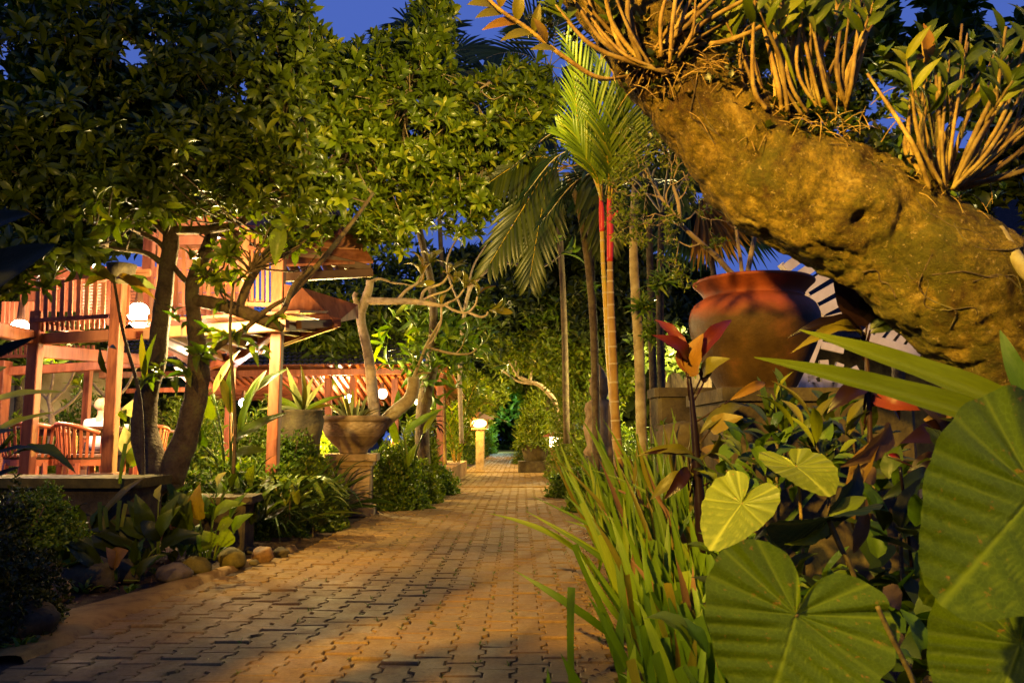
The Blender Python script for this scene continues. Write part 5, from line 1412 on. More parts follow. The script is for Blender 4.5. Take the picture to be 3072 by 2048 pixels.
for k in np.linspace(0, 20, 36):
    x = 2230 + k * 17 + random.gauss(0, 10)
    top = x + random.gauss(-10 + (k - 10) * 7, 30)
    hook = -60 if k < 8 else (40 if k > 14 else 0)
    cn.append((min(2540, x - hook * -0.3 + 50 - k), 345 - abs(k - 9) * 3 + random.gauss(0, 8), x, 230 + random.gauss(0, 30), top, random.uniform(-90, 60), 2.84 + random.uniform(-.05, .1), random.uniform(5.5, 9)))
orchid('orchid clump of tall tan canes on the middle of the leaning trunk', cn, (2400, 350, 2.85), 0.7, 3)
cn = []
for k in np.linspace(0, 24, 42):
    a = R(-22 + k * 3.6 + random.gauss(0, 3)); Lc = random.uniform(300, 620) * (1.0 if k > 4 else 0.8)
    b = (2800 + k * 4 + random.gauss(0, 12), 555 + random.gauss(0, 14))
    e = (b[0] + math.sin(a) * Lc, b[1] - math.cos(a) * Lc)
    mid = ((b[0] * .55 + e[0] * .45) + random.gauss(-10, 10), b[1] * .55 + e[1] * .45 + 14)
    cn.append((*b, *mid, *e, 2.84 + random.uniform(-.12, .12), random.uniform(6, 10)))
orchid('orchid clump of fanned tan canes at the right end of the leaning trunk', cn, (2830, 560, 2.85), 0.75, 9)
cn = []
for k in np.linspace(0, 17, 26):
    b = (1930 + random.gauss(0, 35) + k * 6, 215 - k * 4 + random.gauss(0, 12)); a = R(-58 + k * 7.5)
    Lc = random.uniform(230, 420); e = (b[0] + math.sin(a) * Lc, b[1] - math.cos(a) * Lc)
    mid = ((b[0] + e[0]) / 2 - 20, (b[1] + e[1]) / 2 + 25)
    cn.append((*b, *mid, *e, 2.82 + random.uniform(-.06, .1), random.uniform(6, 10)))
orchid('orchid clump of arching brown canes at the upper end of the leaning trunk', cn, (1960, 220, 2.85), 0.35, 12)
# the leafy orchid stem hanging out to the upper left
th = Thing('orchid', 'long arching leafy orchid stem reaching left from the trunk against the sky', 'orchid', P(1880, 232, 2.85))
st = [(1900, 225, 2.85, 5), (1800, 235, 2.75, 7), (1690, 170, 2.7, 7), (1580, 85, 2.65, 7), (1500, 30, 2.6, 6), (1440, -30, 2.6, 5)]
limb(th, st, 'cane', 'cane', 0.05, 8)
for (x, y, tx, ty, wd) in ((1640, 130, 1600, 55, 34), (1600, 100, 1500, 125, 36), (1560, 70, 1445, 92, 38), (1550, 65, 1560, -30, 40), (1515, 40, 1425, 55, 40), (1490, 20, 1400, 15, 42), (1500, 25, 1510, -60, 36), (1665, 150, 1590, 150, 30), (1600, 100, 1620, 10, 30), (1460, 0, 1390, -30, 36)):
    put_leaf(th, 'lance', 'leaf_olive', P(x, y, 2.66), P(tx, ty, 2.62), S(wd, 2.65), (0.1, -1, 0.3))
th = Thing('orchid', 'fresh green leafy orchid shoot rising between the tan canes', 'orchid', P(2430, 330, 2.8))
limb(th, [(2400, 320, 2.8, 5), (2370, 200, 2.76, 6), (2335, 100, 2.74, 6), (2320, 0, 2.74, 5)], 'cane', 'leaf_ginger', 0.02, 8)
for (x, y, tx, ty, wd) in ((2338, 108, 2245, 58, 30), (2330, 70, 2262, -15, 34), (2330, 60, 2420, -10, 36), (2325, 30, 2290, -70, 30), (2335, 90, 2400, 40, 30)):
    put_leaf(th, 'lance', 'leaf_ginger', P(x, y, 2.74), P(tx, ty, 2.7), S(wd, 2.7), (0, -1, 0.3))
th = Thing('orchid', 'dried orange orchid leaf stem at the right among the canes', 'orchid', P(2770, 560, 2.8))
limb(th, [(2775, 540, 2.8, 5), (2765, 350, 2.76, 5), (2780, 180, 2.74, 4)], 'cane', 'cane', 0.05, 8)
for (x, y, tx, ty, wd) in ((2782, 190, 2770, 70, 42), (2772, 170, 2735, 180, 20)):
    put_leaf(th, 'lance', 'leaf_palm_orange', P(x, y, 2.74), P(tx, ty, 2.72), S(wd, 2.7), (0, -1, 0.1))
# ------------------------------------------------------------------ carved stone planter on its pedestal
random.seed(11)
pc = P(1070, 1300, 10.6); bz = P(1070, 1360, 10.6).z
hx = P(1060, 1360, 10.6).x
ped = Thing('pedestal', 'square stone pedestal with moulded cap carrying the carved planter', 'pedestal', Vector((hx, 10.6, 0)))
v, f = box((hx, 10.6, 0), 0.50, 0.50, bz - 0.15, 0.10, 0.015); ped.part('shaft', v, f, MATS['stone'])
v, f = box((hx, 10.6, 0), 0.60, 0.60, 0.10, 0.10, 0.02); ped.part('foot', v, f, MATS['stone'])
v, f = box((hx, 10.6, bz - 0.149), 0.56, 0.56, 0.06, 0.10, 0.01); ped.part('moulding', v, f, MATS['stone'])
v, f = box((hx, 10.6, bz - 0.088), 0.66, 0.66, 0.088, 0.10, 0.015); ped.part('cap', v, f, MATS['stone'])
ph = P(1070, 1248, 10.6).z - bz
s = ph / 0.5
prof = [(0.02, 0), (0.17, 0.0), (0.185, 0.02), (0.19, 0.05), (0.26, 0.12), (0.33, 0.19), (0.355, 0.225), (0.37, 0.235), (0.365, 0.245), (0.375, 0.255), (0.385, 0.265), (0.38, 0.275)]
prof += [(0.385 + 0.03 * t, 0.28 + 0.14 * t) for t in np.linspace(0, 1, 12)]
prof += [(0.425, 0.425), (0.445, 0.435), (0.45, 0.46), (0.455, 0.49), (0.445, 0.5), (0.41, 0.5), (0.39, 0.46), (0.37, 0.44), (0.02, 0.44)]
def relief(a, z, r):
    z = z / s
    if 0.285 < z < 0.418: return 0.014 * (0.5 + 0.5 * math.sin(a * 22 + 9 * math.sin(z * 46)) ) * math.sin(math.pi * (z - 0.285) / 0.133) + 0.008 * noise.noise(Vector((a * 9, z * 60, 0)))
    return 0.003 * noise.noise(Vector((a * 5, z * 20, 0)))
v, f = lathe([(r, z * s) for r, z in prof], (hx, 10.6, bz), 160, relief)
pot = Thing('stone_planter', 'wide carved stone planter bowl with scroll relief on the pedestal', 'planter', Vector((hx, 10.6, bz)))
pot.part('bowl', v, f, MATS['stone'], smooth=True)
v, f = lathe([(0.01, 0.425 * s), (0.385, 0.43 * s), (0.01, 0.445 * s)], (hx, 10.6, bz), 20); pot.part('soil', v, f, MATS['soil'])
rz_ = bz + 0.43 * s
ag = Thing('variegated_plant', 'spiky striped cream and green plant filling the carved planter', 'plant', Vector((hx, 10.6, rz_)))
for k in range(34):
    a = k * 2.4; t = R(random.uniform(12, 72)); L = random.uniform(0.28, 0.52)
    b = Vector((hx + math.cos(a) * 0.12, 10.55 + math.sin(a) * 0.10, rz_))
    d = Vector((math.cos(a) * math.sin(t), math.sin(a) * math.sin(t), math.cos(t)))
    put_leaf(ag, 'strap', 'leaf_variegated' if k % 3 else 'leaf_olive', b, b + d * L, 0.045, (0, 0, 1))
# dark round pot at its left
b = Vector((P(905, 1300, 9.4).x, 9.4, 0)); zt = P(905, 1232, 9.4).z
dpot = Thing('dark_urn', 'dark round urn left of the carved planter half hidden by foliage', 'urn', b)
v, f = lathe([(0.02, 0.0), (0.14, 0), (0.15, 0.35), (0.13, 0.40), (0.17, 0.50), (0.23, zt - 0.28), (0.255, zt - 0.12), (0.235, zt - 0.02), (0.26, zt), (0.24, zt + 0.01), (0.20, zt - 0.04), (0.02, zt - 0.05)], b, 40); dpot.part('body', v, f, MATS['stone_dark'], smooth=True)
vp = Thing('variegated_plant', 'big pale edged strap leaves spreading over the dark urn', 'plant', Vector((b.x, b.y, zt)))
for (tx, ty) in ((975, 1145), (1040, 1185), (1000, 1215), (860, 1100), (835, 1140), (900, 1090), (790, 1180), (940, 1130), (880, 1150), (820, 1220), (770, 1230), (960, 1245)):
    q = P(tx, ty, 9.3 + random.uniform(-.3, .3)); put_leaf(vp, 'long', random.choice(['leaf_variegated', 'leaf_olive', 'leaf_bright']), Vector((b.x, b.y, zt - 0.02)), q, 0.085, (random.gauss(0, .3), -.7, .7))
shrub('climber', 'small leaved green climber wrapped over the dark urn', Vector((b.x - .05, 9.05, 0.25)), 0.50, 0.34, 0.95, 'leaf_shrub', 2200, 0.06, 0.5)

# ------------------------------------------------------------------ stone trough behind the anthuriums
b = Vector((P(670, 1500, 7.0).x, 7.0, 0)); zt = P(670, 1485, 7.0).z
trg = Thing('trough', 'dark reddish stone trough half hidden behind the broad leaved plants', 'trough', b)
v, f = box(b, 0.46, 0.40, zt - 0.06, 0.1, 0.02); trg.part('body', v, f, MATS['stone_dark'])
v, f = box(b + Vector((0, 0, zt - 0.059)), 0.58, 0.48, 0.06, 0.1, 0.02); trg.part('rim', v, f, MATS['stone_dark'])
b = Vector((P(350, 1500, 7.2).x, 7.3, 0)); zt = P(350, 1480, 7.2).z
stp = Thing('step', 'pink lit stone step at the foot of the tree beside the low wall', 'step', Vector((P(440, 1500, 7.6).x, 7.6, 0)))
for k in range(3):
    v, f = box((P(440, 1500, 7.6).x, 7.6 + k * 0.28, 0), 0.9, 0.3, zt - 0.1 + k * 0.07, 0, 0.01); stp.part('tread', v, f, MATS['brick_cap'])

# ------------------------------------------------------------------ edge boulders
blds = [(180, 1812, 50, 40, 'stone_tan', 'tan rounded boulder at the left end of the path edging'), (292, 1778, 78, 52, 'stone_dark', 'large dark boulder behind the fern sprigs'), (390, 1752, 46, 40, 'stone_dark', 'dark egg shaped stone behind the curling leaf'),
    (535, 1752, 48, 33, 'stone_grey', 'flat grey boulder touching the edging'), (597, 1730, 42, 31, 'stone_moss', 'smooth olive boulder between the grey and the yellow ones'), (703, 1708, 42, 34, 'stone_moss', 'yellow mossy boulder beside the strap leaved clump'),
    (792, 1690, 34, 26, 'stone_tan', 'small brown boulder under the strap leaved clump'), (100, 1935, 92, 62, 'stone_dark', 'biggest dark boulder at the lower left corner'), (235, 1700, 60, 70, 'stone_dark', 'upright dark boulder at the back under the hedge'), (850, 1672, 24, 16, 'stone_dark', 'small dark stone at the far end of the boulder row')]
for i, (x, yb, hw, hh, m, lab) in enumerate(blds):
    g = G(x, yb); Y = g.y + S(hw, g.y) * 0.8
    rx, rz = S(hw, g.y), S(hh, g.y)
    c = Vector((P(x, 1500, Y).x, Y, rz * 0.75))
    v, f = rock(c, rx, rx * 0.85, rz, i * 3.3, 26, 18, 0.22)
    single('boulder', lab, 'boulder', v, f, MATS[m], Vector((c.x, c.y, 0)), 'rounded boulders along the left path edge', True)
# a few darker pebbles on the bed behind
for i in range(9):
    x = random.uniform(330, 760); y = random.uniform(1640, 1720); g = G(x, y); r = random.uniform(.03, .06)
    v, f = rock(g + Vector((0, .25, r * .5 + .02)), r * 1.2, r, r * .7, i, 12, 9, .2)
    o = single('pebble', 'small dark pebble on the soil behind the boulder row', 'pebble', v, f, MATS['stone_dark'], g + Vector((0, .25, 0)), 'small dark pebbles behind the boulder row', True)

# ------------------------------------------------------------------ hedge and left edge plants
random.seed(13)
hb = Vector((P(60, 1700, 4.1).x, 4.1, 0))
shrub('hedge', 'dark clipped small leaved hedge at the lower left edge', hb - Vector((0.16, 0, 0)), 0.34, 0.5, 0.84, 'leaf_dark', 3600, 0.030, 0.6, k=4)
shrub('ground_shrub', 'mossy green sprigs spilling over the hedge beside the low wall', Vector((P(95, 1500, 4.4).x, 4.5, 0.42)), 0.20, 0.3, 0.36, 'leaf_shrub', 1500, 0.026, 0.6, stem=False, k=4)
# ginger: long leaves entering from the left
gp = Thing('ginger_plant', 'long lance leaved ginger plant leaning in from the left edge', 'plant', Vector((-2.3, 3.0, 0)))
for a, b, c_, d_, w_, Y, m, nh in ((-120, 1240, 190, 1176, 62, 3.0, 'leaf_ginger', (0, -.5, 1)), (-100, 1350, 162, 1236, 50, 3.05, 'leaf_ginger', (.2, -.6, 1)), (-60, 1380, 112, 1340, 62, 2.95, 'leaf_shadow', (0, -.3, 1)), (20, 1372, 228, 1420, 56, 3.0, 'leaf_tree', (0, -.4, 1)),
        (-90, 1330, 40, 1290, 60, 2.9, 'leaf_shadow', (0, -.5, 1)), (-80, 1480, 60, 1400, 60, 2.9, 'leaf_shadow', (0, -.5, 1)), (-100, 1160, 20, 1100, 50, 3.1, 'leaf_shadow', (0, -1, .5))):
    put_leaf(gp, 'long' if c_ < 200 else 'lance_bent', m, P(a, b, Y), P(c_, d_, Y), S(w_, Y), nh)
for x0, y0, x1, y1 in ((-100, 1900, -80, 1250), (-60, 1900, -20, 1300), (-70, 1900, -100, 1100), (-90, 1480, 40, 1300)):
    limb(gp, [(x0, y0, 3.0, 10), ((x0 + x1) / 2 - 8, (y0 + y1) / 2, 3.0, 9), (x1, y1, 3.0, 6)], 'stem', 'leaf_tree', 0.05, 8)
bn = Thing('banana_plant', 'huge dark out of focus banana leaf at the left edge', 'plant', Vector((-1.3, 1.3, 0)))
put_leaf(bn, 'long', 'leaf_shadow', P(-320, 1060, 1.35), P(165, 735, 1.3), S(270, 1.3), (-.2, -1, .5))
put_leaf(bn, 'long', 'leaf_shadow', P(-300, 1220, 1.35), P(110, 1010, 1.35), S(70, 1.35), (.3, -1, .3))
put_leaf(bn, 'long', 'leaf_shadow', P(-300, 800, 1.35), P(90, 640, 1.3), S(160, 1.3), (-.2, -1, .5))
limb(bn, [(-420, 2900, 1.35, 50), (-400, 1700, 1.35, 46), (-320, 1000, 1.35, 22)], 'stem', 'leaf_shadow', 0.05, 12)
# heliconia like twisted leaves in front of the lamp and balcony
hl = Thing('heliconia', 'tall plant with pale folded leaves beside the pavilion lamp', 'plant', Vector((P(450, 1500, 6.4).x, 6.4, 0)))
for a, b, c_, d_, w_, m, k_ in ((270, 812, 350, 850, 40, 'leaf_olive', 'lance_bent'), (350, 830, 250, 865, 36, 'leaf_olive', 'lance_bent'), (345, 835, 470, 900, 30, 'leaf_olive', 'lance_bent'), (440, 870, 370, 830, 60, 'leaf_tree', 'ovate'), (395, 850, 470, 868, 34, 'leaf_variegated', 'lance'),
        (438, 1130, 425, 1000, 22, 'leaf_olive', 'long'), (430, 1140, 470, 1000, 20, 'leaf_tree', 'long'), (320, 1120, 300, 1040, 18, 'leaf_dark', 'lance_bent'), (330, 1040, 350, 1048, 14, 'leaf_dark', 'lance')):
    put_leaf(hl, k_, m, P(a, b, 6.5), P(c_, d_, 6.4), S(w_, 6.4), (.1, -1, .5))
limb(hl, [(430, 1480, 6.5, 7), (420, 1200, 6.5, 6), (370, 1000, 6.5, 5), (340, 830, 6.5, 4)], 'stem', 'bark_dark', 0.05, 6)
# the pale folded leaf hanging at the balcony end
th = Thing('hanging_leaf', 'single large pale leaf hanging in front of the balcony corner post', 'leaf', P(828, 660, 6.5))
put_leaf(th, 'lance_bent', 'leaf_bright', P(812, 662, 6.5), P(852, 700, 6.5), S(40, 6.5), (0, -1, 1))
put_leaf(th, 'ovate', 'leaf_bright', P(842, 680, 6.5), P(826, 800, 6.5), S(52, 6.5), (.2, -1, .2))
# thick leaved epiphytes on the tree trunks
ep = Thing('epiphyte', 'thick green tongue leaved epiphytes clinging to the twin stemmed tree', 'plant', P(600, 1060, 6.85))
random.seed(8)
for (x, y, s_, n) in ((470, 1120, 1, 9), (540, 950, .8, 5), (600, 1060, 1, 9), (660, 1010, .9, 8), (720, 1000, .9, 7), (760, 1050, .8, 7), (820, 960, .8, 7), (560, 1120, 1, 6), (680, 900, .6, 4)):
    for q in range(n):
        a = random.uniform(0, 6.28); b = P(x + random.gauss(0, 14), y + random.gauss(0, 10), 6.82)
        t = b + Vector((math.cos(a) * .8, -.4 - .3 * random.random(), math.sin(a) * .7 - .35)).normalized() * random.uniform(.12, .24) * s_
        put_leaf(ep, 'ovate', random.choice(['leaf_tree', 'leaf_shrub', 'leaf_tree']), b, t, 0.065 * s_, (0, -1, .6))

# ------------------------------------------------------------------ heart leaves
def heart_mesh(mat_name, cup=0.06, nr=22, na=150, seed=0, lobes=1.0):
    keys = [(0, 1.0), (8, .97), (20, .84), (40, .70), (65, .62), (90, .60), (115, .62), (135, .64), (150, .61), (162, .52), (170, .36), (176, .16), (180, .06)]
    K = np.array(keys)
    V = []; ve = []; Q = []
    for i in range(nr + 1):
        f = (i / nr)
        for j in range(na):
            a = 2 * math.pi * j / na - math.pi
            rb = float(np.interp(abs(math.degrees(a)), K[:, 0], K[:, 1])) * (1 + 0.012 * math.sin(a * 13 + seed))
            r = rb * f
            x, y = r * math.sin(a), r * math.cos(a)
            sc = y - 0.5 * abs(x)
            if sc > 0: ph = sc / 0.15
            else: ph = (abs(math.degrees(a)) - 63.4) / 27.0
            d = abs(ph - round(ph)); vein = max(0, 1 - d / 0.10) * (0.55 if sc > 0 else 0.75)
            mid = max(0, 1 - abs(x) / 0.014) if y > 0 else 0
            vein = max(vein, mid); 
            z = 0.019 * (0.5 - 0.5 * math.cos(2 * math.pi * ph)) * min(1, f * 2.2) * 1.2 - 0.010 * (1 if mid > .2 else 0)
            z += cup * (abs(x) ** 1.6) * 2.0 - 0.22 * cup * 4 * y * y + 0.010 * math.sin(a * 7 + seed) * f * f + (0.10 * f * f if abs(a) > 2.2 else 0) * 0.6
            V.append((x, y, z)); ve.append(vein)
    for i in range(nr):
        for j in range(na - 1):
            Q.append((i * na + j, i * na + j + 1, (i + 1) * na + j + 1, (i + 1) * na + j))
    me = mesh_np('leaf', V, Q, {'vein': ve}, smooth=True)
    me.materials.append(MATS[mat_name])
    return me
def heart(th, me, att, tip, W, nh, label=None, petiole=None, pm='cane', pr=4.5):
    """att = attachment point, tip = leaf tip"""
    M = frame(att, tip, W, nh)
    o = th.inst('leaf', me, M, label=label)
    if petiole:
        v, f = tube([Vector(att)] + [Vector(p) for p in petiole], [0.005 * pr / 4.5] + [0.006 * pr / 4.5] * len(petiole), 14, 7); th.part('petiole', v, f, MATS[pm], smooth=True)
    return o
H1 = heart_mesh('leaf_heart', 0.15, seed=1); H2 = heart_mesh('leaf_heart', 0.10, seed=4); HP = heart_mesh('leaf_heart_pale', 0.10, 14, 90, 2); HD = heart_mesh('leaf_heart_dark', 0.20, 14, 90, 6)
H3 = heart_mesh('leaf_heart', 0.12, 12, 70, 3)
an = Thing('anthurium', 'giant heart leaved anthurium filling the lower right foreground', 'plant', Vector((0.85, 1.5, 0)))
heart(an, H1, P(2388, 1842, 1.55), P(2300, 2170, 1.50), S(450, 1.55), (0.05, -1, 0.55), 'large heart leaf with brown spots at the bottom', [P(2420, 1990, 1.75), P(2500, 2300, 1.8)])
heart(an, H2, P(3110, 1470, 1.45), P(2835, 1812, 1.40), S(500, 1.45), (-.15, -1, 0.25), 'largest bright heart leaf at the right edge', [P(3120, 1600, 1.6), P(3100, 2300, 1.7)])
heart(an, H2, P(3060, 1930, 1.5), P(2930, 2300, 1.45), S(400, 1.5), (-.2, -1, 0.6), 'dim heart leaf below the bright one at the right edge', None)
heart(an, H1, P(2900, 1640, 1.62), P(2790, 1815, 1.6), S(260, 1.6), (.5, -1, 0.2), 'partly hidden heart leaf behind the bright right one', None)
heart(an, HP, P(2225, 1508, 2.6), P(2130, 1640, 2.5), S(172, 2.55), (-.25, -.8, 0.75), 'pale small heart leaf facing the path', [P(2240, 1620, 2.7), P(2260, 1900, 2.7)])
heart(an, HP, P(2388, 1398, 2.7), P(2490, 1478, 2.55), S(190, 2.6), (.15, -.75, 0.9), 'pale heart leaf above the dark folded one', [P(2400, 1500, 2.8), P(2420, 1900, 2.8)])
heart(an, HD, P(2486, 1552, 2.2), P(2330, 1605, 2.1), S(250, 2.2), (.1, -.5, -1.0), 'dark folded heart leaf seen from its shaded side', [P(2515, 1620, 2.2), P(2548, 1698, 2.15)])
put_leaf(an, 'ovate', 'leaf_ginger', P(2486, 1556, 2.2), P(2352, 1632, 2.15), S(48, 2.2), (0, -1, -.6), label='bright yellow green underside of the folded leaf')
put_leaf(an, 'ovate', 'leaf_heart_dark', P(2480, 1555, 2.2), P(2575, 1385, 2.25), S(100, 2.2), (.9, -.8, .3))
put_leaf(an, 'lance', 'leaf_ginger', P(2484, 1556, 2.19), P(2600, 1490, 2.2), S(50, 2.2), (0, -1, .8))
limb(an, [(2632, 1818, 1.5, 7), (2670, 1900, 1.5, 8), (2745, 2060, 1.5, 8), (2800, 2300, 1.5, 9)], 'petiole', 'cane', 0.02, 8)
limb(an, [(2486, 1560, 2.15, 7), (2520, 1640, 2.15, 7), (2560, 1720, 2.12, 7), (2640, 2000, 2.1, 7)], 'petiole', 'cane', 0.02, 8)
limb(an, [(2810, 1880, 2.0, 5), (2830, 1980, 2.0, 6), (2850, 2150, 2.0, 6)], 'petiole', 'crownshaft', 0.02, 8)
limb(an, [(2700, 1400, 2.4, 5), (2720, 1560, 2.4, 5), (2735, 1700, 2.4, 5)], 'petiole', 'leaf_maroon', 0.02, 8)
# withered leaves
put_leaf(an, 'lance_bent', 'leaf_brown', P(2625, 1450, 2.4), P(2560, 1400, 2.4), S(60, 2.4), (.5, -1, .1), label='withered grey brown leaf')
put_leaf(an, 'ovate', 'leaf_brown', P(2670, 1270, 2.3), P(2520, 1400, 2.25), S(75, 2.3), (.9, -.6, .2), label='withered curled leaf')
put_leaf(an, 'lance_bent', 'leaf_palm_orange', P(2655, 1300, 2.3), P(2560, 1590, 2.3), S(60, 2.3), (-.9, -.8, .2), label='brown drying leaf edge')
put_leaf(an, 'lance_bent', 'leaf_brown', P(2600, 1530, 2.2), P(2560, 1660, 2.2), S(40, 2.2), (-.3, -1, .2), label='withered grey brown leaf')
put_leaf(an, 'ovate', 'leaf_brown', P(2650, 1760, 1.9), P(2700, 1830, 1.9), S(75, 1.9), (.3, -1, .5), label='withered grey brown leaf')
# two long smooth leaves crossing from the right edge
lg = Thing('ginger_plant', 'two long glossy yellow green leaves reaching in from the right edge', 'plant', Vector((1.4, 1.7, 0)))
put_leaf(lg, 'flat', 'leaf_ginger', P(3180, 1330, 1.75), P(2262, 1072, 1.85), S(84, 1.8), (-.1, -1, .5))
put_leaf(lg, 'flat', 'leaf_ginger', P(3200, 1290, 1.85), P(2398, 990, 1.95), S(84, 1.9), (-.3, -.9, .5))
put_leaf(lg, 'long', 'leaf_shrub', P(3120, 1260, 1.8), P(3000, 990, 1.85), S(60, 1.8), (-1, -1, .2))
limb(lg, [(3350, 2500, 1.8, 14), (3320, 1700, 1.8, 13), (3190, 1290, 1.8, 10)], 'stem', 'leaf_ginger', 0.02, 8)

# ------------------------------------------------------------------ red cordyline in front of the jar and darker ones beside it
def cordyline(label, base_px, pts, tops, m, Y, L=0.26, W_=0.075, bark='leaf_maroon', seed=2):
    random.seed(seed)
    th = Thing('cordyline', label, 'plant', Vector((P(pts[0][0], 1500, Y).x, Y, 0)))
    limb(th, [(a, b, Y, r) for a, b, r in pts], 'stem', bark, 0.2, 8)
    for (bx, by, tx, ty, w_, mm, key) in tops:
        put_leaf(th, key, mm or m, P(bx, by, Y), P(tx, ty, Y + random.uniform(-.15, .1)), S(w_, Y), (random.gauss(0, .5), -1, .5))
        limb(th, [(bx - (bx - pts[-1][0]) * .9, by + 70, Y, 3), (bx, by, Y, 3)], 'petiole', bark, 0.0, 5, n=3)
    return th
cordyline('red leaved cordyline standing left of the terracotta jar', None, [(2110, 1660, 18), (2098, 1500, 18), (2088, 1350, 13), (2075, 1200, 8), (2068, 1130, 6)],
    [(2058, 1110, 1962, 958, 46, 'leaf_red', 'lance_bent'), (2062, 1095, 1955, 1005, 50, 'leaf_red', 'lance_bent'), (2072, 1100, 2195, 960, 46, 'leaf_red', 'lance_bent'), (2070, 1130, 2110, 1000, 80, 'leaf_palm_orange', 'ovate'),
     (2062, 1120, 2045, 1020, 50, 'leaf_red', 'lance'), (2105, 1130, 2190, 1075, 50, 'leaf_olive', 'lance_bent'), (2110, 1150, 2150, 1080, 42, 'leaf_maroon', 'lance_bent'),
     (2190, 1200, 2296, 1150, 30, 'leaf_palm_orange', 'lance_bent'), (2100, 1300, 2250, 1220, 42, 'leaf_olive', 'lance_bent'), (2130, 1290, 2230, 1250, 60, 'leaf_olive', 'ovate'), (2095, 1370, 2160, 1300, 60, 'leaf_olive', 'ovate'),
     (2080, 1365, 1905, 1370, 30, 'leaf_olive', 'lance_bent'), (2110, 1340, 2165, 1392, 62, 'leaf_olive', 'ovate'), (2085, 1420, 1950, 1500, 44, 'leaf_olive', 'lance_bent'), (2060, 1400, 1990, 1500, 40, 'leaf_maroon', 'lance_bent'), (2078, 1370, 1930, 1360, 22, 'leaf_maroon', 'lance'),
     (2220, 1400, 2205, 1430, 25, 'leaf_olive', 'lance')], 'leaf_red', 3.7)
cordyline('dark maroon cordyline in front of the white recliner', None, [(2600, 1640, 14), (2610, 1400, 10), (2605, 1150, 8), (2590, 1000, 6)],
    [(2590, 1000, 2450, 975, 60, 'leaf_maroon', 'ovate'), (2590, 1000, 2360, 1015, 42, 'leaf_maroon', 'lance_bent'), (2585, 1010, 2372, 1060, 40, 'leaf_olive', 'lance_bent'), (2600, 980, 2500, 780, 110, 'leaf_maroon', 'ovate'), (2605, 960, 2640, 800, 100, 'leaf_maroon', 'ovate'),
     (2610, 990, 2720, 900, 60, 'leaf_dark', 'lance_bent'), (2610, 1000, 2740, 990, 50, 'leaf_dark', 'lance_bent'), (2600, 1150, 2700, 1260, 70, 'leaf_maroon', 'ovate'), (2610, 1200, 2760, 1230, 60, 'leaf_red', 'lance_bent'), (2605, 1160, 2480, 1240, 60, 'leaf_maroon', 'lance_bent'), (2610, 1220, 2660, 1180, 40, 'leaf_maroon', 'lance')], 'leaf_maroon', 3.3, seed=6)
cordyline('dark broad leaved cordyline under the right end of the trunk', None, [(2830, 1700, 14), (2850, 1450, 10), (2840, 1300, 8)],
    [(2840, 1300, 2720, 1180, 130, 'leaf_maroon', 'ovate'), (2840, 1310, 2900, 1190, 110, 'leaf_maroon', 'ovate'), (2835, 1320, 2700, 1330, 80, 'leaf_maroon', 'lance_bent'), (2850, 1340, 2960, 1300, 80, 'leaf_dark', 'ovate'), (2840, 1380, 2720, 1420, 60, 'leaf_maroon', 'lance_bent'),
     (2780, 1270, 2880, 1215, 40, 'leaf_palm_orange', 'strap'), (2800, 1430, 2640, 1500, 60, 'leaf_dark', 'lance_bent'), (2850, 1450, 2760, 1560, 90, 'leaf_dark', 'ovate'), (2850, 1500, 2690, 1620, 100, 'leaf_dark', 'ovate'), (2660, 1365, 2700, 1380, 16, 'crownshaft', 'lance')], 'leaf_maroon', 2.7, seed=8)

# low leafy cover under jar plinth and between
random.seed(31)
def bedplant(label, x, y, Y, n, L, Wd, mats, group=None, key=('ovate', 'lance_bent', 'obov'), tilt=(30, 80), hh=0.12, cat='plant', name='leafy_plant', az=None):
    b = P(x, y, Y); th = Thing(name, label, cat, Vector((b.x, b.y, 0.0)) if b.z < 0.35 else b - Vector((0, 0, hh)), group)
    for q in range(n):
        a = q * 2.4 + random.random() if az is None else random.uniform(*az); t = R(random.uniform(*tilt)); l_ = L * random.uniform(.7, 1.15)
        o = b + Vector((random.gauss(0, L * .2), random.gauss(0, L * .2), random.uniform(-hh, 0)))
        d = Vector((math.cos(a) * math.sin(t), math.sin(a) * math.sin(t), math.cos(t)))
        put_leaf(th, random.choice(key), random.choice(mats), o + d * l_ * .25, o + d * l_ * 1.1, Wd * random.uniform(.8, 1.2), (0, -.3, 1))
    if hh > 0.05:
        v, f = tube([Vector((b.x, b.y, max(0, b.z - hh * 2))), b], [0.008, 0.005], 3, 6); th.part('stem', v, f, MATS['bark_dark'])
    return th
spots = [(2330, 1290, 3.6), (2440, 1300, 3.9), (2560, 1310, 3.7), (2260, 1360, 3.3), (2350, 1240, 4.0), (2500, 1240, 4.1), (2180, 1300, 3.9), (2620, 1430, 3.0), (2230, 1480, 3.0), (2330, 1430, 3.2), (2180, 1400, 3.5), (2480, 1360, 3.4), (2640, 1380, 3.3)]
for i, (x, y, Y) in enumerate(spots):
    bedplant('shaded bed plant ' + ['under the left half of the jar', 'under the right half of the jar', 'below the recliner legs', 'left below the jar by the red cordyline', 'against the plinth under the jar', 'against the plinth right of the jar', 'between red cordyline and plinth', 'behind the dark folded heart leaf', 'left of the small pale heart leaf', 'above the upper pale heart leaf', 'touching the red cordyline stem', 'right of the upper pale heart leaf', 'by the withered curled leaf'][i], x, y, Y, 12, 0.17, 0.07, ['leaf_dark', 'leaf_shrub', 'leaf_tree', 'leaf_shrub'], 'leafy bed plants below the jar plinth')
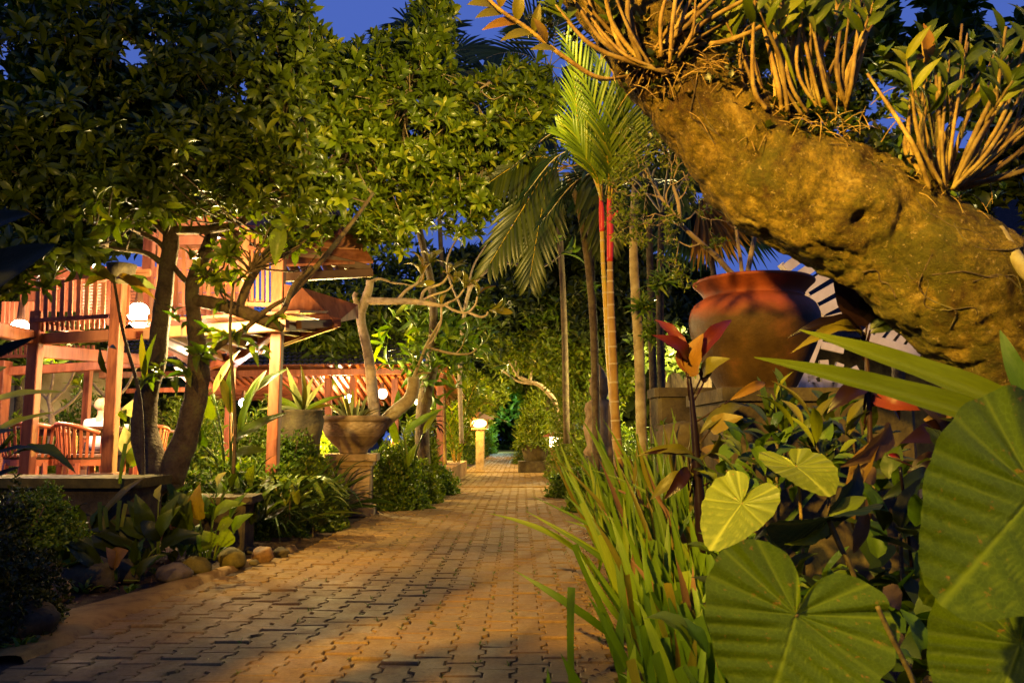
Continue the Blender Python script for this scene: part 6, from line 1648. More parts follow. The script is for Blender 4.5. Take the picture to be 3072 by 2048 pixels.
for i, (x, y, Y) in enumerate(((2700, 1600, 2.3), (2780, 1760, 2.2), (2650, 1700, 2.5), (2560, 1820, 2.3), (2250, 1760, 2.6), (2200, 1900, 2.3), (2720, 1900, 2.1), (2820, 1620, 2.4), (2180, 1640, 2.9), (2480, 1760, 2.6), (2760, 2020, 1.9), (2900, 1400, 2.3), (2960, 1250, 2.4), (2380, 1700, 2.8))):
    bedplant('shadowed plant ' + ['below the withered curled leaf', 'left of the largest bright heart leaf', 'right under the dark folded heart leaf', 'just above the spotted heart leaf', 'left above the spotted heart leaf', 'at the left rim of the spotted heart leaf', 'right of the spotted heart leaf', 'behind the bright right heart leaf', 'under the small pale heart leaf', 'over the notch of the spotted heart leaf', 'at the bottom edge between the orange stalks', 'above the bright right heart leaf', 'under the two long glossy leaves', 'behind the spotted heart leaf notch'][i], x, y, Y, 13, 0.17, 0.055, ['leaf_dark', 'leaf_tree', 'leaf_shrub', 'leaf_shrub'], 'shadowed plants between the anthurium stalks', key=('lance_bent', 'strap', 'ovate'))
bedplant('bright thin leaved sprig at the foot of the jar plinth', 2330, 1210, 3.9, 10, 0.20, 0.035, ['leaf_bright'], key=('lance', 'strap'), tilt=(10, 60))
bedplant('olive pointed leaved sprout right of the jar plinth front', 2450, 1290, 3.4, 8, 0.26, 0.05, ['leaf_olive', 'leaf_ginger'], key=('lance',), tilt=(20, 60))

# ------------------------------------------------------------------ jar on its plinth
pz = P(2300, 1170, 5.0).z
b = Vector((P(2390, 1170, 5.0).x, 5.15, 0))
th = Thing('plinth', 'long dark stone plinth carrying the terracotta jar and recliner', 'plinth', b)
bx0, bx1 = P(2185, 1170, 4.7).x, P(2760, 1170, 4.7).x
v, f = box(((bx0 + bx1) / 2, 5.25, 0), bx1 - bx0, 1.0, pz - 0.08, 0, 0.03); th.part('block', v, f, MATS['stone_dark'])
v, f = box(((bx0 + bx1) / 2, 5.24, pz - 0.079), bx1 - bx0 + 0.05, 1.04, 0.079, 0, 0.02); th.part('top_slab', v, f, MATS['stone_dark'])
jb = Vector((P(2262, 1170, 5.2).x, 5.15, pz))
Jr = S(192, 5.15); H = P(2262, 845, 5.15).z - pz
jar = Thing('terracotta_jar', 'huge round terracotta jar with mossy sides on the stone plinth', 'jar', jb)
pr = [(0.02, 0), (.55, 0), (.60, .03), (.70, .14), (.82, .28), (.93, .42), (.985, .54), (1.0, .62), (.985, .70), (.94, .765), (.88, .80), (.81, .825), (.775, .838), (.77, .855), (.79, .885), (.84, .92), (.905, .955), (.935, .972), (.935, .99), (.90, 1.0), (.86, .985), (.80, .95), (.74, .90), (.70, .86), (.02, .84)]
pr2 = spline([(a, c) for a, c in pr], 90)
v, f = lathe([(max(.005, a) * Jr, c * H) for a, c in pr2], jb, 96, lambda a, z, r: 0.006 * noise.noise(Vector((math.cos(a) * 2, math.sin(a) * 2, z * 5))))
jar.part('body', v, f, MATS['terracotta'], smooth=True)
# white recliner behind
wc = Thing('recliner', 'white slatted wooden recliner chair tilted behind the terracotta jar', 'chair', Vector((P(2480, 1168, 6.2).x, 6.2, P(2480, 1168, 6.2).z)))
def wbar(name, a, b, w, h, up=(0, -1, 0), Y=6.2, Y2=None):
    v, f = bar(P(*a, Y), P(*b, Y2 or Y), w, h, up); wc.part(name, v, f, MATS['white_wood'])
wbar('rail', (2341, 792), (2468, 948), 0.04, 0.06)
wbar('rail', (2428, 726), (2570, 900), 0.04, 0.06)
for k in range(5):
    t = 0.10 + k * 0.205
    a = Vector((2344, 790)) + Vector((127, 156)) * t; bb = Vector((2430, 722)) + Vector((142, 174)) * t
    wbar('slat', (a.x, a.y), (bb.x, bb.y), 0.076, 0.016, (0.0, -1, 0), 6.16)
for a, bb, w_ in (((2458, 930), (2452, 1010), .07), ((2462, 1000), (2400, 1168), .06), ((2455, 968), (2560, 940), .07), ((2424, 1136), (2490, 1108), .035), ((2400, 1157), (2620, 1157), .06), ((2470, 1080), (2480, 1168), .07), ((2520, 1090), (2495, 1168), .06),
        ((2462, 1035), (2530, 1050), .06), ((2560, 1100), (2600, 1168), .05), ((2600, 1000), (2650, 950), .07), ((2600, 1010), (2760, 1060), .06), ((2420, 1100), (2450, 1168), .05)):
    wbar('frame_bar', a, bb, w_, 0.03)
for k in range(5): wbar('seat_slat', (2640 + k * 24, 950 + k * 20), (2600 + k * 26, 1000 + k * 18), .055, .016)
# low stone wall between palm trunks and jar, with lit end
gw = Thing('garden_wall', 'low stone wall with lit rounded end between the palm trunks and the jar', 'wall', Vector((P(2040, 1300, 6.4).x, 6.4, 0)))
z1 = P(2040, 1190, 7).z
x0, x1 = P(1975, 1200, 7).x, P(2300, 1200, 7).x
v, f = box(((x0 + x1) / 2, 7.2, 0), x1 - x0, .4, z1, 0, .03); gw.part('wall_body', v, f, MATS['stone_dark'])
v, f = box(((x0 + x1) / 2, 7.2, z1), x1 - x0 + .06, .46, .08, 0, .03); gw.part('cap_stone', v, f, MATS['stone_dark'])
v, f = lathe([(0.02, 0), (.20, 0), (.20, P(2060, 1275, 5.6).z - .06), (.17, P(2060, 1275, 5.6).z), (0.02, P(2060, 1275, 5.6).z + .03)], (P(2055, 1300, 5.6).x, 5.6, 0), 24); gw.part('rounded_post', v, f, MATS['stone_dark'], smooth=True)

# ------------------------------------------------------------------ strap leaved clumps, right side of the path
random.seed(41)
def clump(label, x, Y, n, hmin, hmax, wd, cut, lean=-0.25, m='leaf_grass', group='strap leaved clumps along the right path edge', spread=0.16, name='strap_leaf_clump'):
    b = Vector((x, Y, 0.02)); th = Thing(name, label, 'plant', b, group)
    for q in range(int(n * 1.4)):
        if random.random() < .05: m_ = 'leaf_brown'
        elif random.random() < .12: m_ = 'leaf_olive'
        else: m_ = m
        o = b + Vector((random.gauss(0, spread), random.gauss(0, spread), 0)); h = random.uniform(hmin, hmax)
        d = Vector((random.gauss(lean * .75, .2), random.gauss(-.08, .15), 1)).normalized()
        iscut = random.random() < cut
        if iscut: h *= random.uniform(.7, 1)
        key = 'cut' if iscut else random.choice(['strap', 'strap_twist', 'strap', 'strap_twist', 'strap', 'strap_arc'])
        if key == 'strap_arc': d = (d + Vector((random.gauss(lean, .5), -.2, -.35))).normalized()
        put_leaf(th, key, m_, o, o + d * h, wd * 1.25 * random.uniform(.75, 1.15), (random.gauss(0, .6), -1, .35))
    return th
LB = 'bright green strap leaved clump leaning over the right edge of the path'
for ci_, (x, Y, n, h0, h1, w_, c_) in enumerate(((.66, 2.9, 30, .24, .38, .030, .5), (.80, 2.8, 30, .22, .36, .028, .6), (.70, 3.15, 34, .30, .48, .030, .45), (.95, 3.15, 24, .28, .44, .028, .7), (.76, 3.55, 34, .36, .58, .030, .3), (1.08, 3.5, 24, .36, .5, .028, .75),
        (.78, 3.95, 32, .46, .74, .028, .25), (.92, 4.4, 30, .6, .95, .028, .1), (.90, 4.9, 30, .65, 1.1, .028, .05), (1.08, 4.7, 28, .7, 1.15, .028, .1), (1.0, 5.5, 30, .7, 1.2, .028, 0), (1.2, 5.3, 20, .6, 1.0, .028, 0), (.98, 6.3, 26, .5, .95, .026, 0), (1.1, 7.2, 24, .4, .8, .026, 0))):
    clump('bright green strap leaved clump ' + ['nearest the camera at the path edge', 'nearest the camera, beside the spotted heart leaf', 'cropped flat, second from the bottom at the path', 'cropped flat against the spotted heart leaf', 'half cropped, third up the path edge', 'cropped flat, below the red cordyline', 'half cropped, in front of the palm foot', 'tall and uncut, just before the palm foot', 'tall and uncut, at the left of the palm foot', 'tall and uncut, right of the palm foot', 'tall and leaning behind the palm foot', 'tall, between palm and mottled trunk', 'arching, past the palm at the path edge', 'last of the row, farthest up the path'][ci_], x, Y, n, h0, h1, w_, c_)
# fine grass tufts further along the right edge
for i in range(11):
    y = 7.8 + i * 1.25; x = xr(y) + 0.22 + random.uniform(-.05, .1)
    clump('arching narrow leaved grass tuft at the right path edge, number ' .replace(', number ', ', ') + ['nearest', 'second nearest', 'third nearest', 'fourth nearest', 'fifth nearest', 'middle one of the row', 'fifth from the far pot', 'fourth from the far pot', 'third from the far pot', 'second from the far pot', 'closest to the far pot'][i], x, y, 18, .25, .5, .02, 0, -.5, random.choice(['leaf_shrub', 'leaf_grass']), 'narrow grass tufts along the far right path edge', .12, 'grass_tuft')

# ------------------------------------------------------------------ left bed: anthuriums, spathes, liriope
HL = heart_mesh('leaf_shrub', 0.12, 8, 50, 3)
random.seed(51)
def leafpatch(label, x, y, Y, specs, name='peace_lily'):
    b = P(x, y, Y); th = Thing(name, label, 'plant', Vector((b.x, b.y, 0)))
    for (bx, by, tx, ty, w_, m, key) in specs:
        put_leaf(th, key, m, P(bx, by, Y), P(tx, ty, Y - .05), S(w_, Y), (random.gauss(0, .3), -.8, .7))
        limb(th, [(x + (bx - x) * .3, y, Y, 3), ((bx + x) / 2, (by + y) / 2, Y, 2.5), (bx, by, Y, 2)], 'petiole', 'leaf_shrub', 0, 5, n=5)
    return th
leafpatch('broad leaved lily with two upright pale spathes under the big tree', 470, 1660, 5.9, [
    (476, 1500, 485, 1452, 30, 'leaf_yellow', 'ovate'), (440, 1600, 405, 1480, 55, 'leaf_tree', 'ovate'), (480, 1610, 545, 1515, 45, 'leaf_bright', 'lance_bent'), (440, 1610, 330, 1560, 60, 'leaf_tree', 'ovate'), (420, 1640, 260, 1590, 60, 'leaf_dark', 'ovate'), (400, 1650, 230, 1630, 60, 'leaf_dark', 'ovate'),
    (450, 1600, 380, 1500, 60, 'leaf_tree', 'ovate'), (500, 1600, 540, 1480, 60, 'leaf_tree', 'ovate'), (480, 1640, 600, 1600, 60, 'leaf_dark', 'ovate'), (350, 1640, 310, 1540, 50, 'leaf_dark', 'ovate'), (300, 1560, 435, 1430, 40, 'leaf_olive', 'long'), (480, 1620, 420, 1560, 50, 'leaf_dark', 'lance_bent')])
leafpatch('broad leaved lily with one tall yellow spathe beside the trough', 620, 1680, 6.1, [
    (652, 1460, 680, 1415, 40, 'leaf_yellow', 'ovate'), (600, 1560, 600, 1450, 60, 'leaf_olive', 'ovate'), (570, 1550, 520, 1470, 40, 'leaf_tree', 'lance_bent'), (640, 1560, 740, 1510, 45, 'leaf_shrub', 'lance_bent'), (650, 1590, 700, 1560, 45, 'leaf_bright', 'obov'), (640, 1640, 610, 1590, 55, 'leaf_bright', 'ovate'),
    (680, 1640, 670, 1570, 50, 'leaf_bright', 'ovate'), (620, 1650, 590, 1600, 40, 'leaf_shrub', 'ovate'), (560, 1580, 500, 1500, 45, 'leaf_tree', 'lance_bent'), (560, 1600, 570, 1480, 50, 'leaf_tree', 'ovate'), (700, 1600, 760, 1540, 40, 'leaf_shrub', 'lance_bent'), (600, 1620, 500, 1620, 50, 'leaf_dark', 'ovate'), (690, 1560, 740, 1480, 40, 'leaf_shrub', 'lance')])
leafpatch('plant with curled orange brown leaf behind the dark boulders', 350, 1740, 5.4, [
    (340, 1690, 385, 1650, 70, 'leaf_palm_orange', 'ovate'), (350, 1700, 318, 1640, 40, 'leaf_brown', 'ovate'), (300, 1700, 180, 1600, 50, 'leaf_dark', 'ovate'), (420, 1740, 480, 1660, 35, 'leaf_dark', 'lance_bent'), (280, 1650, 170, 1610, 50, 'leaf_dark', 'ovate'), (250, 1700, 200, 1650, 50, 'leaf_dark', 'ovate')])
# cut stalks
cs = Thing('cut_stalks', 'group of upright cut green stalks in front of the low wall', 'plant', Vector((P(345, 1600, 5.9).x, 5.9, 0)))
for a, b, c_, d_ in ((302, 1590, 300, 1505), (322, 1580, 316, 1520), (352, 1590, 360, 1500), (365, 1580, 378, 1510), (360, 1450, 378, 1330)):
    put_leaf(cs, 'cut', 'leaf_bright', P(a, b, 5.8), P(c_, d_, 5.8), S(13, 5.8), (0, -1, 0))
for (x, y, lab) in ((250, 1790, 'small light green sprout beside the tan boulder'), (150, 1800, 'glossy sprout between the tan boulder and the hedge'), (470, 1735, 'little fern sprigs between the dark and grey boulders'), (390, 1790, 'thin weed arching over the edging'), (170, 1890, 'lime green sprout beside the biggest boulder'), (60, 1970, 'silver small leaved fern trailing at the lower left corner')):
    g = G(x, y); bedplant(lab, x, y - 15, g.y + .1, 9 if y < 1950 else 26, .09, .03 if y < 1950 else .022, ['leaf_bright' if 'light' in lab or 'lime' in lab else 'leaf_shrub'], None, ('lance_bent', 'ovate'), (20, 85), 0.02, name='sprout')
# liriope: arching dark strap leaves
random.seed(61)
for j, (x, y, n, lab) in enumerate(((800, 1640, 95, 'large clump of dark arching strap leaves spilling toward the path'), (910, 1600, 85, 'second clump of dark arching strap leaves nearer the pedestal'), (1010, 1570, 60, 'third clump of arching strap leaves at the pedestal foot'), (740, 1600, 50, 'loose arching strap leaves at the back left of the clumps'))):
    g = G(x, y); b = Vector((g.x - .1, g.y + .35, .06)); th = Thing('strap_leaf_plant', lab, 'plant', b)
    for q in range(n):
        a = random.uniform(0, 6.28); L = random.uniform(.50, .98); out = Vector((math.cos(a) + .25, math.sin(a) * .8 - .15, 0)); el = random.uniform(.05, 1.0)
        o = b + Vector((random.gauss(0, .07), random.gauss(0, .07), 0))
        put_leaf(th, random.choice(['strap_arc', 'strap_arc', 'strap_twist']), 'leaf_liriope', o, o + (out.normalized() * (1.1 - el * .5) + Vector((0, 0, el * .9))).normalized() * L, .021, (0, 0, 1))

# shrubs of the left bed, near to far
random.seed(71)
def gshrub(label, x, Y, ytop, wpx, m, n=900, L=.05, Wr=.5, dep=None, zb=0.0, **kw):
    c = P(x, 1300, Y); h = P(x, ytop, Y).z - zb
    return shrub(kw.pop('name', 'shrub'), label, Vector((c.x, Y, zb)), S(wpx, Y), dep or S(wpx, Y) * .8, h, m, n, L, Wr, **kw)
gshrub('bright green small leaved shrub left of the carved planter pedestal', 900, 9.0, 1335, 150, 'leaf_bright', 4200, .055)
gshrub('low green shrub in the middle of the left bed', 790, 8.3, 1370, 130, 'leaf_shrub', 3400, .055)
gshrub('green shrub behind the tall yellow spathe', 690, 7.7, 1335, 110, 'leaf_shrub', 2600, .06)
gshrub('leafy shrub under the fork of the big tree', 590, 7.6, 1390, 85, 'leaf_shrub', 1500, .06)
gshrub('loose leafy bush behind the right hand tree stem', 600, 10.5, 1150, 85, 'leaf_shrub', 1500, .10, .3, dep=.4, tmpl=T_LAN)
gshrub('loose bush of narrow leaves behind the carved planter', 985, 12.0, 1215, 90, 'leaf_shrub', 1300, .11, .22, dep=.5, tmpl=T_LAN)
gshrub('bush glowing behind the thin pavilion post', 540, 13.6, 1150, 95, 'leaf_bright', 1500, .10, .35, dep=.5)
gshrub('tall thin leaved bush between the post and the dark urn', 760, 9.6, 1180, 75, 'leaf_shrub', 1500, .09, .22, tmpl=T_LAN)
gshrub('small leaved bush right of the pedestal', 1190, 11.4, 1310, 95, 'leaf_shrub', 2600, .065)
gshrub('pale leaved shrub beside the path right of the pedestal', 1225, 12.4, 1350, 95, 'leaf_bright', 2400, .065)
gshrub('mounded ground shrub at the left path edge past the pedestal', 1290, 14.3, 1370, 85, 'leaf_shrub', 1800, .07)
gshrub('tall grassy bush in front of the dark maroon rosette', 1250, 13.5, 1240, 70, 'leaf_bright', 1300, .14, .16, tmpl=T_LAN)
for i in range(5):
    shrub('lane_shrub', 'tall glowing shrub, ' + ['nearest', 'second', 'third', 'fourth', 'last'][i] + ' on the left side of the lane end', Vector((-2.5 + i * .18, 33 + i * 5, 0)), .9, 1.5, 3.0 + .8 * random.random(), 'leaf_bright', 900, .2, .22, 'tall shrubs left of the lane end', tmpl=T_LAN)
    shrub('lane_shrub', 'tall glowing shrub, ' + ['nearest', 'second', 'third', 'fourth', 'last'][i] + ' on the right side of the lane end', Vector((1.75 - i * .08, 31 + i * 5, 0)), .9, 1.5, 3.0 + .8 * random.random(), 'leaf_bright', 900, .2, .22, 'tall shrubs right of the lane end', tmpl=T_LAN)
# fern fronds arching over the bed
fn = Thing('fern', 'light green fern fronds arching in front of the bright shrub', 'fern', Vector((P(860, 1500, 8.0).x, 8.0, 0.2)))
random.seed(73)
for q in range(14):
    a = q * .45 + 2.8; b0 = Vector((P(860, 1480, 8.0).x, 8.0, .35)); d = Vector((math.cos(a), math.sin(a) * .6 - .2, 0))
    frond(fn, [b0, b0 + d * .2 + Vector((0, 0, .22)), b0 + d * .42 + Vector((0, 0, .24)), b0 + d * .62 + Vector((0, 0, .1))], 16, .085, 'leaf_bright', .022, .1, .05, rach='palm_stem_yellow', rr=.004)
for i in range(6):
    y = 15.5 + i * 1.5; x = xl(y) - .45
    shrub('border_shrub', 'leafy green shrub, ' + ['nearest', 'second', 'third', 'fourth', 'fifth', 'sixth', 'seventh', 'eighth', 'ninth'][i] + ' from the pedestal, in the left row leading to the lantern', Vector((x, y, 0)), .5, .7, .75 + .25 * random.random(), random.choice(['leaf_shrub', 'leaf_bright']), 850, .075, .3, 'shrubs lining the left path edge before the lantern', tmpl=T_LAN)
for i in range(8):
    y = 26 + i * 4.2; x = xl(y) - .9
    shrub('border_shrub', 'yellow green shrub, ' + ['nearest', 'second', 'third', 'fourth', 'fifth', 'sixth', 'seventh', 'eighth', 'ninth'][i] + ' from the lantern, in the far left row', Vector((x, y, 0)), .9, 1.6, 1.4 + .9 * random.random(), 'leaf_shrub', 700, .16, .25, 'far shrubs behind the lantern on the left', tmpl=T_LAN)
for i in range(9):
    y = 13 + i * 2.0; x = xr(y) + 1.15 + random.uniform(0, .3)
    shrub('border_shrub', 'leafy shrub, ' + ['nearest', 'second', 'third', 'fourth', 'fifth', 'sixth', 'seventh', 'eighth', 'ninth'][i] + ' beyond the mottled trunk, in the right row by the path', Vector((x, y, 0)), .75, .9, 1.0 + .5 * random.random(), random.choice(['leaf_shrub', 'leaf_bright']), 900, .09, .3, 'shrubs lining the right path edge', tmpl=T_LAN)
for i in range(7):
    y = 32 + i * 4.5; x = xr(y) + 1.0
    shrub('border_shrub', 'dim shrub, ' + ['nearest', 'second', 'third', 'fourth', 'fifth', 'sixth', 'seventh', 'eighth', 'ninth'][i] + ' past the far pot, in the far right row', Vector((x, y, 0)), 1.0, 1.8, 1.6 + 1.0 * random.random(), 'leaf_shrub', 700, .17, .25, 'far shrubs right of the path end', tmpl=T_LAN)
gshrub('dense dark foliage closing the end of the path', 1545, 64, 1180, 130, 'leaf_far', 2600, .35, .3, dep=2.0, tmpl=T_LAN)
gshrub('yellow green bamboo like foliage glowing right of the far path', 1620, 30, 1090, 75, 'leaf_bright', 1800, .22, .18, dep=1.2, tmpl=T_LAN)
gshrub('glowing bush of pale leaves beneath the right hand trees', 1740, 20, 1020, 110, 'leaf_bright', 2600, .13, .35, dep=1.5)
gshrub('leafy glowing bush right behind the red palm stem', 1800, 17, 1060, 70, 'leaf_bright', 1500, .11, .35, dep=1.0)
gshrub('green undergrowth at the foot of the mottled palm trunk', 2010, 6.3, 1190, 70, 'leaf_shrub', 2200, .06)
gshrub('fresh fern like growth under the red cordyline', 2020, 5.0, 1490, 70, 'leaf_bright', 1300, .04)
gshrub('dark low growth at the right edge of the clumps', 2150, 4.0, 1680, 90, 'leaf_shrub', 900, .05)
gshrub('leaf mound right of the path before the potted plant', 1720, 13.5, 1400, 80, 'leaf_shrub', 1300, .07, tmpl=T_LAN)
gshrub('clipped ball of leaves near the far pot', 1770, 11, 1370, 80, 'leaf_shrub', 1400, .06, tmpl=T_LAN)
gshrub('leafy bush behind the dining chairs at the far left', 60, 15, 1200, 130, 'leaf_bright', 1500, .13, .35, dep=.8)
gshrub('garden bush glowing in front of the pale garden wall', 240, 15.8, 1120, 150, 'leaf_shrub', 1500, .13, .35, dep=.6)
gshrub('small leaved bush glowing right of the front post', 440, 14, 1140, 60, 'leaf_bright', 1300, .07, .4, dep=.5)
gshrub('yellow leaved bush between the tree stems and the thin post', 640, 14.5, 1150, 90, 'leaf_bright', 1600, .09, .4, dep=.6)
gshrub('garden bush under the far pavilion eave', 800, 14.5, 1180, 90, 'leaf_shrub', 1500, .09, .4, dep=.6)
# little frangipanis seen glowing inside the court
for i, (x, Y, lab) in enumerate(((150, 14.2, 'small branching frangipani in the court, nearest the far left post'), (330, 14.6, 'small branching frangipani in the court behind the round table'))):
    frangipani('court_frangipani', lab, foot(x, Y), [[(x, 1340, Y, 9), (x + 5, 1250, Y, 8), (x - 5, 1190, Y, 7)], [(x - 5, 1200, Y, 5), (x - 50, 1150, Y, 4), (x - 70, 1100, Y, 3)], [(x, 1210, Y, 5), (x + 50, 1160, Y, 4), (x + 80, 1100, Y, 3)], [(x - 3, 1190, Y, 5), (x + 10, 1130, Y, 4), (x + 5, 1080, Y, 3)], [(x, 1250, Y, 5), (x - 70, 1200, Y, 4), (x - 90, 1160, Y, 3)], [(x, 1250, Y, 5), (x + 60, 1210, Y, 4), (x + 95, 1170, Y, 3)]],
        [(x - 70, 1098, Y, -.3, -1, 8), (x + 80, 1098, Y, .3, -1, 8), (x + 5, 1076, Y, 0, -1, 8), (x - 90, 1158, Y, -.5, -1, 7), (x + 95, 1168, Y, .5, -1, 7)], 'leaf_bright', .30, 'bark_pale')
random.seed(79)
for i, (x, y, Y, L_, lb_) in enumerate(((250, 1600, 6.0, .30, 'broad dark leaves against the foot of the low wall'), (180, 1680, 5.3, .24, 'dark leafy plant between hedge and upright boulder'), (420, 1700, 5.7, .22, 'low dark leaves behind the grey boulder'), (560, 1660, 6.3, .26, 'spreading leaves between the two lilies'),
        (760, 1560, 7.2, .30, 'strappy leaves at the back of the arching clumps'), (870, 1500, 7.6, .26, 'lance leaves before the bright shrub'), (530, 1540, 6.9, .30, 'tall lance leaves at the foot of the big tree'), (640, 1560, 6.8, .28, 'mid green leaves in front of the dark trough'), (940, 1560, 8.2, .24, 'small lance leaves left of the pedestal'), (720, 1490, 7.4, .34, 'upright lance leaves behind the trough'))):
    bedplant(lb_, x, y, Y, 16, L_, L_ * .26, ['leaf_dark', 'leaf_shrub', 'leaf_tree', 'leaf_shrub'], None, ('lance_bent', 'ovate', 'long', 'lance'), (15, 75), 0.1)
# tall leaved gingers / cordylines in the left bed in front of pavilion
random.seed(81)
for (lab, x, y, Y, specs) in (
    ('tall broad leaved ginger behind the tree stems', 690, 1420, 7.6, [(640, 1260, 600, 1150, 40, 'leaf_bright', 'long'), (690, 1330, 860, 1238, 46, 'leaf_tree', 'long'), (720, 1300, 780, 1130, 34, 'leaf_shrub', 'long'), (700, 1240, 660, 1120, 30, 'leaf_olive', 'long'), (730, 1200, 865, 1105, 36, 'leaf_bright', 'long'), (740, 1220, 800, 1110, 36, 'leaf_variegated', 'long'), (690, 1240, 700, 1090, 36, 'leaf_shrub', 'long'), (700, 1360, 800, 1350, 40, 'leaf_tree', 'long'), (620, 1340, 570, 1240, 40, 'leaf_shrub', 'long'), (600, 1330, 590, 1200, 40, 'leaf_tree', 'long'), (640, 1180, 720, 1050, 30, 'leaf_yellow', 'long')]),
    ('clump of glowing heart leaves right of the front post', 385, 1400, 7.9, [(390, 1250, 400, 1200, 46, 'leaf_yellow', 'ovate'), (380, 1330, 410, 1290, 60, 'leaf_bright', 'ovate'), (390, 1360, 372, 1280, 50, 'leaf_yellow', 'ovate'), (400, 1400, 415, 1320, 40, 'leaf_bright', 'lance_bent'), (370, 1260, 380, 1225, 40, 'leaf_bright', 'ovate')]),
    ('leafy ginger right of the leaning tree behind the planter', 1230, 1400, 11.2, [(1190, 1330, 1170, 1240, 26, 'leaf_bright', 'long'), (1210, 1300, 1330, 1225, 26, 'leaf_shrub', 'long'), (1180, 1260, 1240, 1160, 28, 'leaf_tree', 'long'), (1200, 1260, 1195, 1170, 30, 'leaf_shrub', 'long'), (1220, 1400, 1250, 1330, 24, 'leaf_bright', 'long'), (1270, 1300, 1320, 1230, 24, 'leaf_tree', 'long')])):
    leafpatch(lab, x, y, Y, specs, 'ginger_plant')
# red cordyline by the far trunk
b = P(1285, 1280, 14); th = Thing('cordyline', 'dark maroon rosette cordyline beside the lit trunk left of the far path', 'plant', Vector((b.x, 14, 0)))
limb(th, [(1290, 1400, 14, 4), (1288, 1340, 14, 4), (1285, 1280, 14, 3)], 'stem', 'bark_dark', 0, 6)
for q in range(26):
    a = q * 2.4; t = R(20 + q * 5); d = Vector((math.cos(a) * math.sin(t), math.sin(a) * math.sin(t), math.cos(t))); put_leaf(th, 'lance_bent', 'leaf_maroon', b, b + d * .36, .07)
put_leaf(th, 'lance', 'crownshaft', b, P(1268, 1262, 13.9), .06, (0, -1, 0)); put_leaf(th, 'lance', 'crownshaft', b, P(1258, 1272, 13.9), .05, (0, -1, 0))
# trunks left of the lantern
for lab, pts, Y, m in (('orange lamplit trunk standing left of the lantern', [(1330, 1430, 12), (1325, 1250, 11), (1318, 1120, 10), (1322, 1000, 9)], 19, 'palm_stem'), ('dark mossy trunk right behind the leaning frangipani', [(1270, 1420, 22), (1268, 1250, 21), (1290, 1120, 20), (1310, 1040, 16)], 13.2, 'bark_dark'),
        ('slim lit trunk rising by the right hand bushes', [(1690, 1360, 9), (1695, 1220, 8), (1680, 1080, 7), (1690, 950, 6)], 21, 'bark_mottled')):
    th = Thing('tree_trunk', lab, 'tree', foot(pts[0][0], Y)); limb(th, [(a, b, Y, r) for a, b, r in pts], 'trunk', m, .12, 10)
    C = np.array([list(P(pts[-1][0], pts[-1][1], Y))]) + RNG.normal(0, .35, (120, 3)); V, Q, rn = rosettes(C, unit(120) + np.array([[0, 0, .5]]), 5, .28, .25, tmpl=T_LAN)
    th.partnp('crown', V, Q, MATS['leaf_shrub'], attrs={'rnd': rn}, kind='stuff')
# yellow areca fronds left of the lantern
ar = Thing('areca_palm', 'yellow green areca palm fronds arching behind the lantern', 'palm', foot(1370, 21))
random.seed(91)
for q in range(11):
    a = q * .6 + random.random() * .3; b0 = Vector((foot(1370, 21).x, 21, 0)); d = Vector((math.cos(a), math.sin(a) * .6, 0)); h = random.uniform(1.4, 2.6)
    frond(ar, [b0, b0 + d * .25 + Vector((0, 0, h * .6)), b0 + d * .7 + Vector((0, 0, h)), b0 + d * 1.2 + Vector((0, 0, h * .9))], 20, .45, 'leaf_palm', .04, .3, .2, rach='palm_stem_yellow')

# ------------------------------------------------------------------ lantern post
lb = Vector((P(1440, 1410, 24.6).x, 24.6, 0)); lz = P(1436, 1288, 24.6).z
lt = Thing('lantern', 'glowing garden lantern on a square post at the left edge of the far path', 'lantern', lb)
v, f = box(lb, .26, .26, lz, 0, .02); lt.part('post', v, f, MATS['stone'])
v, f = box(lb + Vector((-.03, 0, lz + .001)), .48, .42, .05, 0, .02); lt.part('shelf', v, f, MATS['brick_cap'])
v, f = rock(lb + Vector((-.03, 0, lz + .19)), .23, .20, .14, 0, 20, 12, 0.0); lt.part('glass', v, f, MATS['glow_warm'], smooth=True)
for sx in (-1, 1):
    for sy in (-1, 1):
        v, f = box(lb + Vector((-.03 + sx * .245, sy * .205, lz + .052)), .025, .025, .26); lt.part('frame_post', v, f, MATS['wood_dark'])
v, f = lathe([(.46, 0), (.44, .03), (.05, .22), (.01, .23)], lb + Vector((-.03, 0, lz + .314)), 4); lt.part('roof', v, f, MATS['wood_dark'])
lamp('garden_light', (-2.6, 22.0, 2.2), 1000, (1.0, .72, .26), .1)
lamp('garden_light', (-3.0, 13.2, 2.2), 800, (1.0, .74, .26), .1)
lamp('lantern_light', lb + Vector((-.35, -.55, lz + .25)), 260, SODIUM, .12)
# far pot on its block
pb_ = Vector((P(1606, 1410, 23.0).x, 23, 0)); th = Thing('pot_block', 'low dark stone block under the far pot', 'plinth', pb_)
v, f = box(pb_, .98, .8, P(1606, 1382, 23).z, 0, .03); th.part('block', v, f, MATS['stone_dark'])
z0 = P(1606, 1382, 23).z; hh = P(1606, 1333, 23).z - z0
v, f = lathe([(.02, 0), (.28, 0), (.31, .05 * hh), (.40, .7 * hh), (.42, .9 * hh), (.45, .92 * hh), (.45, hh), (.40, hh), (.37, .85 * hh), (.02, .84 * hh)], pb_ + Vector((0, 0, z0)), 36)
single('pot', 'dark tapered pot standing on a block at the right of the far path', 'pot', v, f, MATS['stone_dark'], pb_ + Vector((0, 0, z0)), None, True)
shrub('potted_bush', 'feathery bush growing in the far dark pot', pb_ + Vector((0, 0, z0 + hh * .85)), .5, .5, 1.5, 'leaf_bright', 700, .18, .2, tmpl=T_LAN)
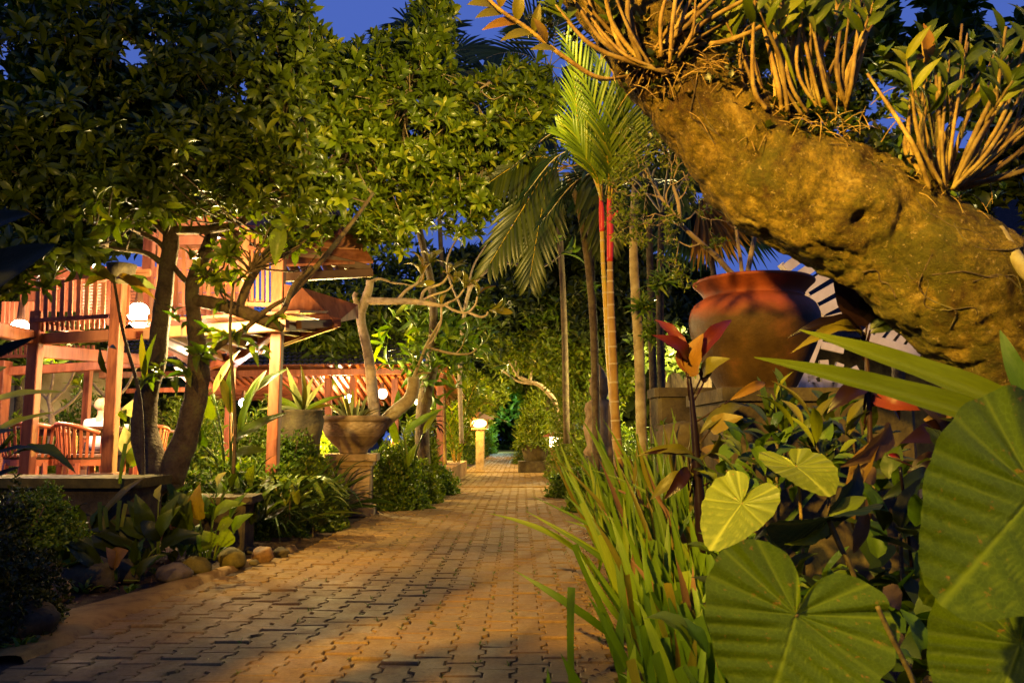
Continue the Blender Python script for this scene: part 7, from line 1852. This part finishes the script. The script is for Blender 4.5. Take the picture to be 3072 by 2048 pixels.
# red lit little shelter lamp right of the pot
sl_ = Thing('shrine_lamp', 'tiny red framed glowing lamp box right of the far pot', 'lantern', P(1662, 1335, 21))
b = P(1662, 1340, 21)
v, f = box(b, .22, .2, .26, 0, .02); sl_.part('glass', v, f, MATS['glow_small'])
v, f = lathe([(.30, 0), (.28, .03), (.04, .13), (.01, .14)], b + Vector((0, 0, .262)), 4); sl_.part('roof', v, f, MATS['wood_red'])
v, f = box(Vector((b.x, b.y, 0)), .16, .16, b.z - .002, 0, .01); sl_.part('post', v, f, MATS['brick_cap'])
# carved stone figure by the trunks
cb = Vector((P(1800, 1300, 13).x, 13, 0))
st = Thing('stone_statue', 'weathered carved stone guardian statue half hidden behind the red palm', 'statue', cb)
zt = P(1800, 1095, 13).z
v, f = box(cb, .5, .5, .7, 0.2, .03); st.part('pedestal', v, f, MATS['stone_dark'])
v, f = lathe([(.02, .70), (.25, .70), (.27, .80), (.20, .90), (.24, 1.05), (.27, 1.2), (.22, 1.38), (.25, 1.5), (.23, 1.6), (.11, 1.68), (.15, 1.76), (.165, 1.86), (.14, 1.95), (.17, 1.99), (.13, 2.04), (.08, 2.14), (.03, 2.22), (.01, 2.25)], cb, 40, lambda a, z, r: .022 * noise.noise(Vector((math.cos(a) * 4, math.sin(a) * 4, z * 9))) + .012 * math.sin(a * 12) * (1 if z < 1.6 else .3))
st.part('body', [Vector((p.x, p.y, p.z * zt / 2.25)) for p in v], f, MATS['stone'], smooth=True)
# garden uplights seen only by their glow
lamp('garden_light', (2.9, 15.5, 2.2), 1500, (1.0, .80, .32), .1)
lamp('garden_light', (3.4, 22.5, 3.0), 2600, (1.0, .72, .30), .1)
lamp('garden_light', (1.2, 27, 3.4), 1500, (1.0, .70, .28), .1)
lamp('garden_light', (-1.4, 38, 3.2), 1500, (1.0, .66, .22), .1)
lamp('lane_end_light', (-1.0, 51, 2.4), 1300, (.55, 1.0, .85), .2)
lamp('bay_fill_light', (-2.9, 7.6, 2.1), 620, (1.0, .74, .3), .1)  # added fill standing in for the lamps of the pavilion's right bay
